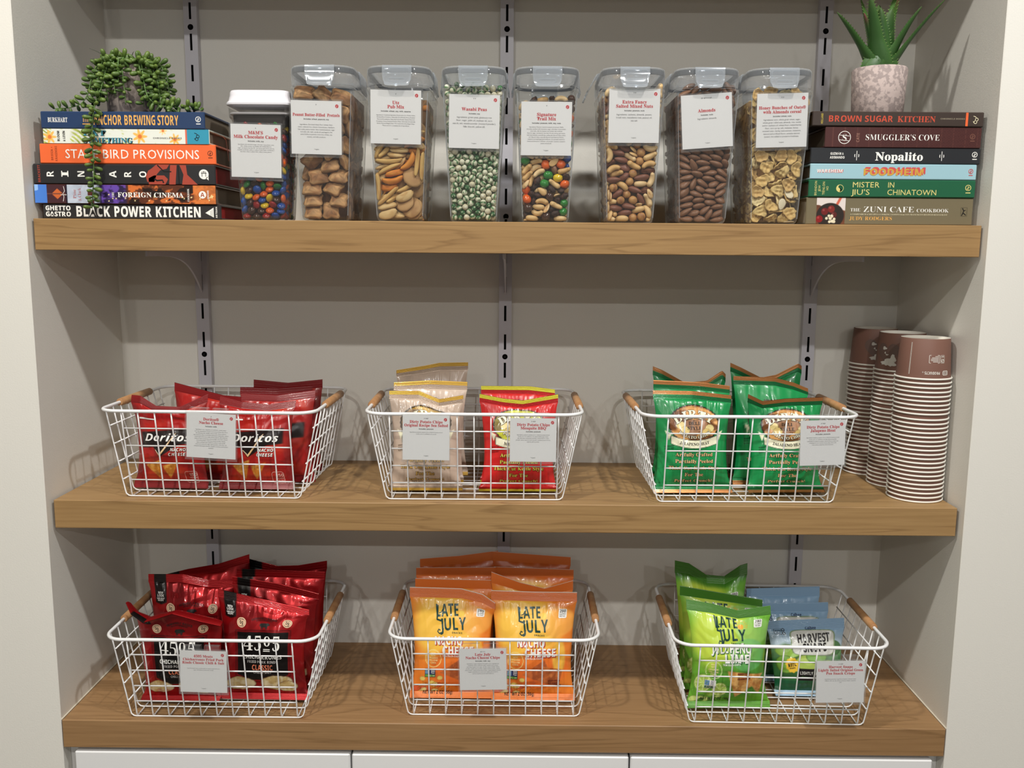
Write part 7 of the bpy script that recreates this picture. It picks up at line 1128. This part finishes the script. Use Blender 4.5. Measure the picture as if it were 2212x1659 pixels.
def aloe_leaf(az, lean, L, w, seed, curl=0.0, tipc=(96, 60, 52)):
    mb = MB(); n = 26; q = 12; t = np.linspace(0, 1, n); rs = np.random.RandomState(seed); V = []; C = []
    ang = lean + curl * t; ds = L / (n - 1); rr = np.concatenate([[0], np.cumsum(np.sin(ang[:-1]) * ds)]) + 0.004; zz = np.concatenate([[0], np.cumsum(np.cos(ang[:-1]) * ds)])
    for i in range(n):
        hw = 1.42 * w * (0.72 + 0.5 * math.sin(PI * min(1, t[i] * 1.9 + .12)) * .55) * (1 - t[i]) ** 0.62 + 0.0004; th = hw * 0.34 + 0.0006
        for k in range(q):
            a = 2 * PI * k / q; u = math.cos(a) * hw; v = math.sin(a) * th
            v = v if v < 0 else v * 0.35; v -= -0.22 * hw * (u / hw) ** 2
            tx, tz = math.cos(ang[i]), -math.sin(ang[i])     # outward normal of the leaf blade
            x, z = rr[i] - v * tx, zz[i] - v * tz
            V.append((x * math.cos(az) - u * math.sin(az), x * math.sin(az) + u * math.cos(az), z))
            g = 0.5 + 0.5 * math.sin(a); c = np.array((48, 82, 38)) * (1 - g) + np.array((74, 116, 50)) * g; c = c * (1 - smooth01(t[i], .75, 1)) + np.array(tipc) * smooth01(t[i], .75, 1); C.append(s2l(c))
    V = np.array(V); F = [(i * q + k, i * q + (k + 1) % q, (i + 1) * q + (k + 1) % q, (i + 1) * q + k) for i in range(n - 1) for k in range(q)]; F.append(tuple(range(q - 1, -1, -1))); F.append(tuple((n - 1) * q + k for k in range(q)))
    mb.add(V, F, leaf_mat(), np.array(C))
    for i in range(3, n - 2):                         # marginal teeth
        for k, s in ((0, 1), (q // 2, -1)):
            p = V[i * q + k]; o = V[i * q + (q // 2 if s > 0 else 0)]; d = p - o; d /= np.linalg.norm(d) + 1e-9; up = V[min(n - 1, i + 1) * q + k] - p; up /= np.linalg.norm(up) + 1e-9; e = 0.0011
            dv = np.cross(d, up) * 0.0005
            mb.add([p - up * e - d * e, p + up * e - d * e, p + d * 0.0034 + up * 0.0014, p - d * e + dv], [(0, 1, 2), (1, 3, 2), (3, 0, 2)], leaf_mat(), s2l((120, 150, 84)))
    return mb
for k, (az, lean, L, w, cu) in enumerate(((-1.35, 0.10, 0.098, 0.0245, 0.16), (-1.05, 0.16, 0.074, 0.0250, 0.05), (-2.1, 0.16, 0.100, 0.0200, 0.10), (-2.35, 0.30, 0.120, 0.0165, 0.18), (-2.95, 0.52, 0.118, 0.0125, 0.30), (-2.62, 0.26, 0.098, 0.0105, 0.30), (-0.25, 0.52, 0.137, 0.0125, 0.24), (0.25, 0.40, 0.112, 0.0125, 0.2),
        (-0.6, 0.30, 0.110, 0.0150, 0.36), (1.4, 0.14, 0.118, 0.016, 0.2), (2.3, 0.2, 0.128, 0.0135, 0.14), (1.9, 0.05, 0.110, 0.018, 0.05), (0.7, 0.18, 0.135, 0.014, 0.12), (0.2, 0.10, 0.128, 0.011, 0.16))):
    aloe_leaf(az, lean, L, w, k, cu, (110, 62, 60) if k in (7, 13, 5) else (70, 96, 50)).build('leaf', r, loc=(0, 0, 0.058))

# ------------------------------------------------------------------ trailing bean-leaf succulent on the left books
CONC = mat('concrete_pot', (150, 138, 130), rough=0.9, noise=(26, (122, 110, 104), 0.4, 0.62), bump=(120, 0.3, 0.001))
PX, PY, PZ = -0.5795, 0.092, 0.1577
r = thing('trailing_succulent', 'trailing succulent with bean-shaped leaves in a concrete pot on the left book stack', 'potted plant', (PX, PY, PZ))
pot(r, 0.0375, 0.0395, 0.074, CONC)
BEAN = mat('bean_leaf', vcol=True, rough=0.4, spec=0.45); STEMM = mat('trail_stem', (92, 124, 62), rough=0.6)
def bean():
    u = np.linspace(0, PI, 8); a = np.arange(9) * 2 * PI / 9; prof = [(0.0044 * math.sin(t) ** 0.9 * (0.52 + 0.48 * (1 - math.cos(t)) / 2), 0.0074 * (1 - math.cos(t))) for t in u]
    V = [(rad * math.cos(x), rad * math.sin(x), z) for rad, z in prof for x in a]; F = [(i * 9 + k, i * 9 + (k + 1) % 9, (i + 1) * 9 + (k + 1) % 9, (i + 1) * 9 + k) for i in range(7) for k in range(9)]
    return np.array(V), F
BV, BF = bean()
def strand(P, seed, n=None, scale=1.0, k0=0.0):
    P = np.array(P, float); t = np.linspace(0, 1, len(P)); tt = np.linspace(0, 1, 40)
    Q = np.stack([np.interp(tt, t, P[:, i]) for i in range(3)], 1)
    for _ in range(5): Q[1:-1] = (Q[:-2] + 2 * Q[1:-1] + Q[2:]) / 4
    st = MB(); st.tube(Q, np.linspace(0.0013, 0.0007, len(Q)), STEMM, 6); o = st.build('strand', r, angle=0); bm = MB(); rs = np.random.RandomState(seed)
    L = np.linalg.norm(np.diff(Q, axis=0), axis=1).sum(); n = n or int(L / 0.0046)
    for j in range(n):
        s = (j + 0.3) / n * (1 - k0) + k0; i = min(38, int(s * 39)); p = Q[i] + (Q[i + 1] - Q[i]) * (s * 39 - i); T = Q[i + 1] - Q[i]; T /= np.linalg.norm(T) + 1e-9
        ph = j * 2.4 + rs.uniform(-.5, .5); a = np.array((0, 0, 1.)) if abs(T[2]) < .9 else np.array((0, 1., 0)); n1 = np.cross(T, a); n1 /= np.linalg.norm(n1); n2 = np.cross(T, n1)
        d = n1 * math.cos(ph) + n2 * math.sin(ph); d = d + T * rs.uniform(.05, .45) + np.array((0, 0, .12)); d /= np.linalg.norm(d)
        if p[2] + PZ < PZ + 0.006 and PY + p[1] > 0.026 and d[2] < 0: d[2] = abs(d[2]); 
        x = np.cross(d, (0.3, .2, .9)); x /= np.linalg.norm(x); y = np.cross(d, x); sc = scale * rs.uniform(.78, 1.12) * (0.75 + .25 * min(1, 3 * (1 - s)))
        V = (BV[:, :1] * x + BV[:, 1:2] * y + BV[:, 2:] * d) * sc + p
        if p[1] + PY > 0.0245: V[:, 2] = np.maximum(V[:, 2], 0.0006)
        else: V[:, 1] = np.minimum(V[:, 1], 0.0248 - PY)
        tip = np.clip(BV[:, 2] / 0.0132, 0, 1)[:, None]; g = rs.uniform(0, 1)
        C = s2l((62 + 14 * g, 88 + 14 * g, 42)) * (1 - tip) + s2l((82 + 20 * g, 108 + 16 * g, 52)) * tip; bm.add(V, BF, BEAN, C)
    bm.build('bean_leaves', o, angle=0)
rim = 0.037; zt = 0.074
def fall(az, drop, out=0.008, sway=0.0, top=0.008):
    c, s = math.cos(az), math.sin(az); R = rim + 0.006
    return [(c * 0.012, s * 0.012, zt - 0.006), (c * 0.026, s * 0.026, zt + top * .8), (c * R, s * R, zt + top), (c * (R + out), s * (R + out), zt - 0.012), (c * (R + out) + sway * .5, s * (R + out), zt - drop * .55), (c * (R + out) + sway, s * (R + out), zt - drop)]
front = [(-0.004, -0.016, zt - 0.004), (-0.010, -0.036, zt + 0.009), (-0.016, -0.051, zt - 0.004), (-0.021, -0.056, zt - 0.035), (-0.027, -0.0685, 0.016), (-0.030, -0.0765, -0.010), (-0.032, -0.079, -0.045), (-0.030, -0.080, -0.085), (-0.034, -0.080, -0.118), (-0.037, -0.080, -0.143)]
strand(front, 1, 78)
sd = 2
for az, dr, out, sw in ((-2.0, .058, .006, .0), (-1.75, .050, .006, .002), (-1.45, .062, .007, .003), (-0.95, .064, .008, .003), (-0.7, .056, .009, .0), (-0.4, .06, .01, .0), (-0.05, .066, .012, .004), (0.35, .062, .01, .0), (-2.3, .05, .008, -.004), (-2.7, .058, .012, -.003), (3.1, .055, .012, .0), (2.2, .05, .01, .0), (1.2, .04, .01, .0), (-1.6, .03, .004, .0)):
    strand(fall(az, dr, out, sw), sd); sd += 1
strand([(-0.012, -0.01, zt - .004), (-0.036, -0.02, zt + .006), (-0.05, -0.03, zt - .02), (-0.052, -0.036, 0.03), (-0.062, -0.040, 0.013), (-0.082, -0.042, 0.007), (-0.104, -0.044, 0.006)], 30, 34)
strand([(0.012, -0.01, zt - .004), (0.036, -0.018, zt + .004), (0.05, -0.026, zt - .025), (0.053, -0.034, 0.03), (0.060, -0.040, 0.014), (0.084, -0.046, 0.008), (0.106, -0.048, 0.007), (0.122, -0.050, 0.004)], 31, 44)
strand([(0.010, -0.012, zt - .004), (0.028, -0.032, zt + .004), (0.036, -0.046, zt - .03), (0.042, -0.050, 0.022), (0.058, -0.052, 0.010), (0.080, -0.053, 0.0075)], 32, 34)
sp = MB(); GR = mat('grass_spike', (52, 62, 44), rough=0.5)
for a, b in (((-0.018, -0.02, zt), (-0.050, -0.03, zt + 0.022)), ((-0.02, -0.02, zt - .002), (-0.048, -0.034, zt + 0.006)), ((0.006, -0.02, zt), (0.017, -0.03, zt + 0.018)), ((-0.02, -0.022, zt), (-0.045, -0.036, zt - .002))):
    a, b = np.array(a), np.array(b); t = np.linspace(0, 1, 8)[:, None]; sp.tube(a + (b - a) * t + np.array((0, 0, .004)) * np.sin(t * PI), np.linspace(.0011, .0002, 8), GR, 5)
sp.build('grass_blades', r)
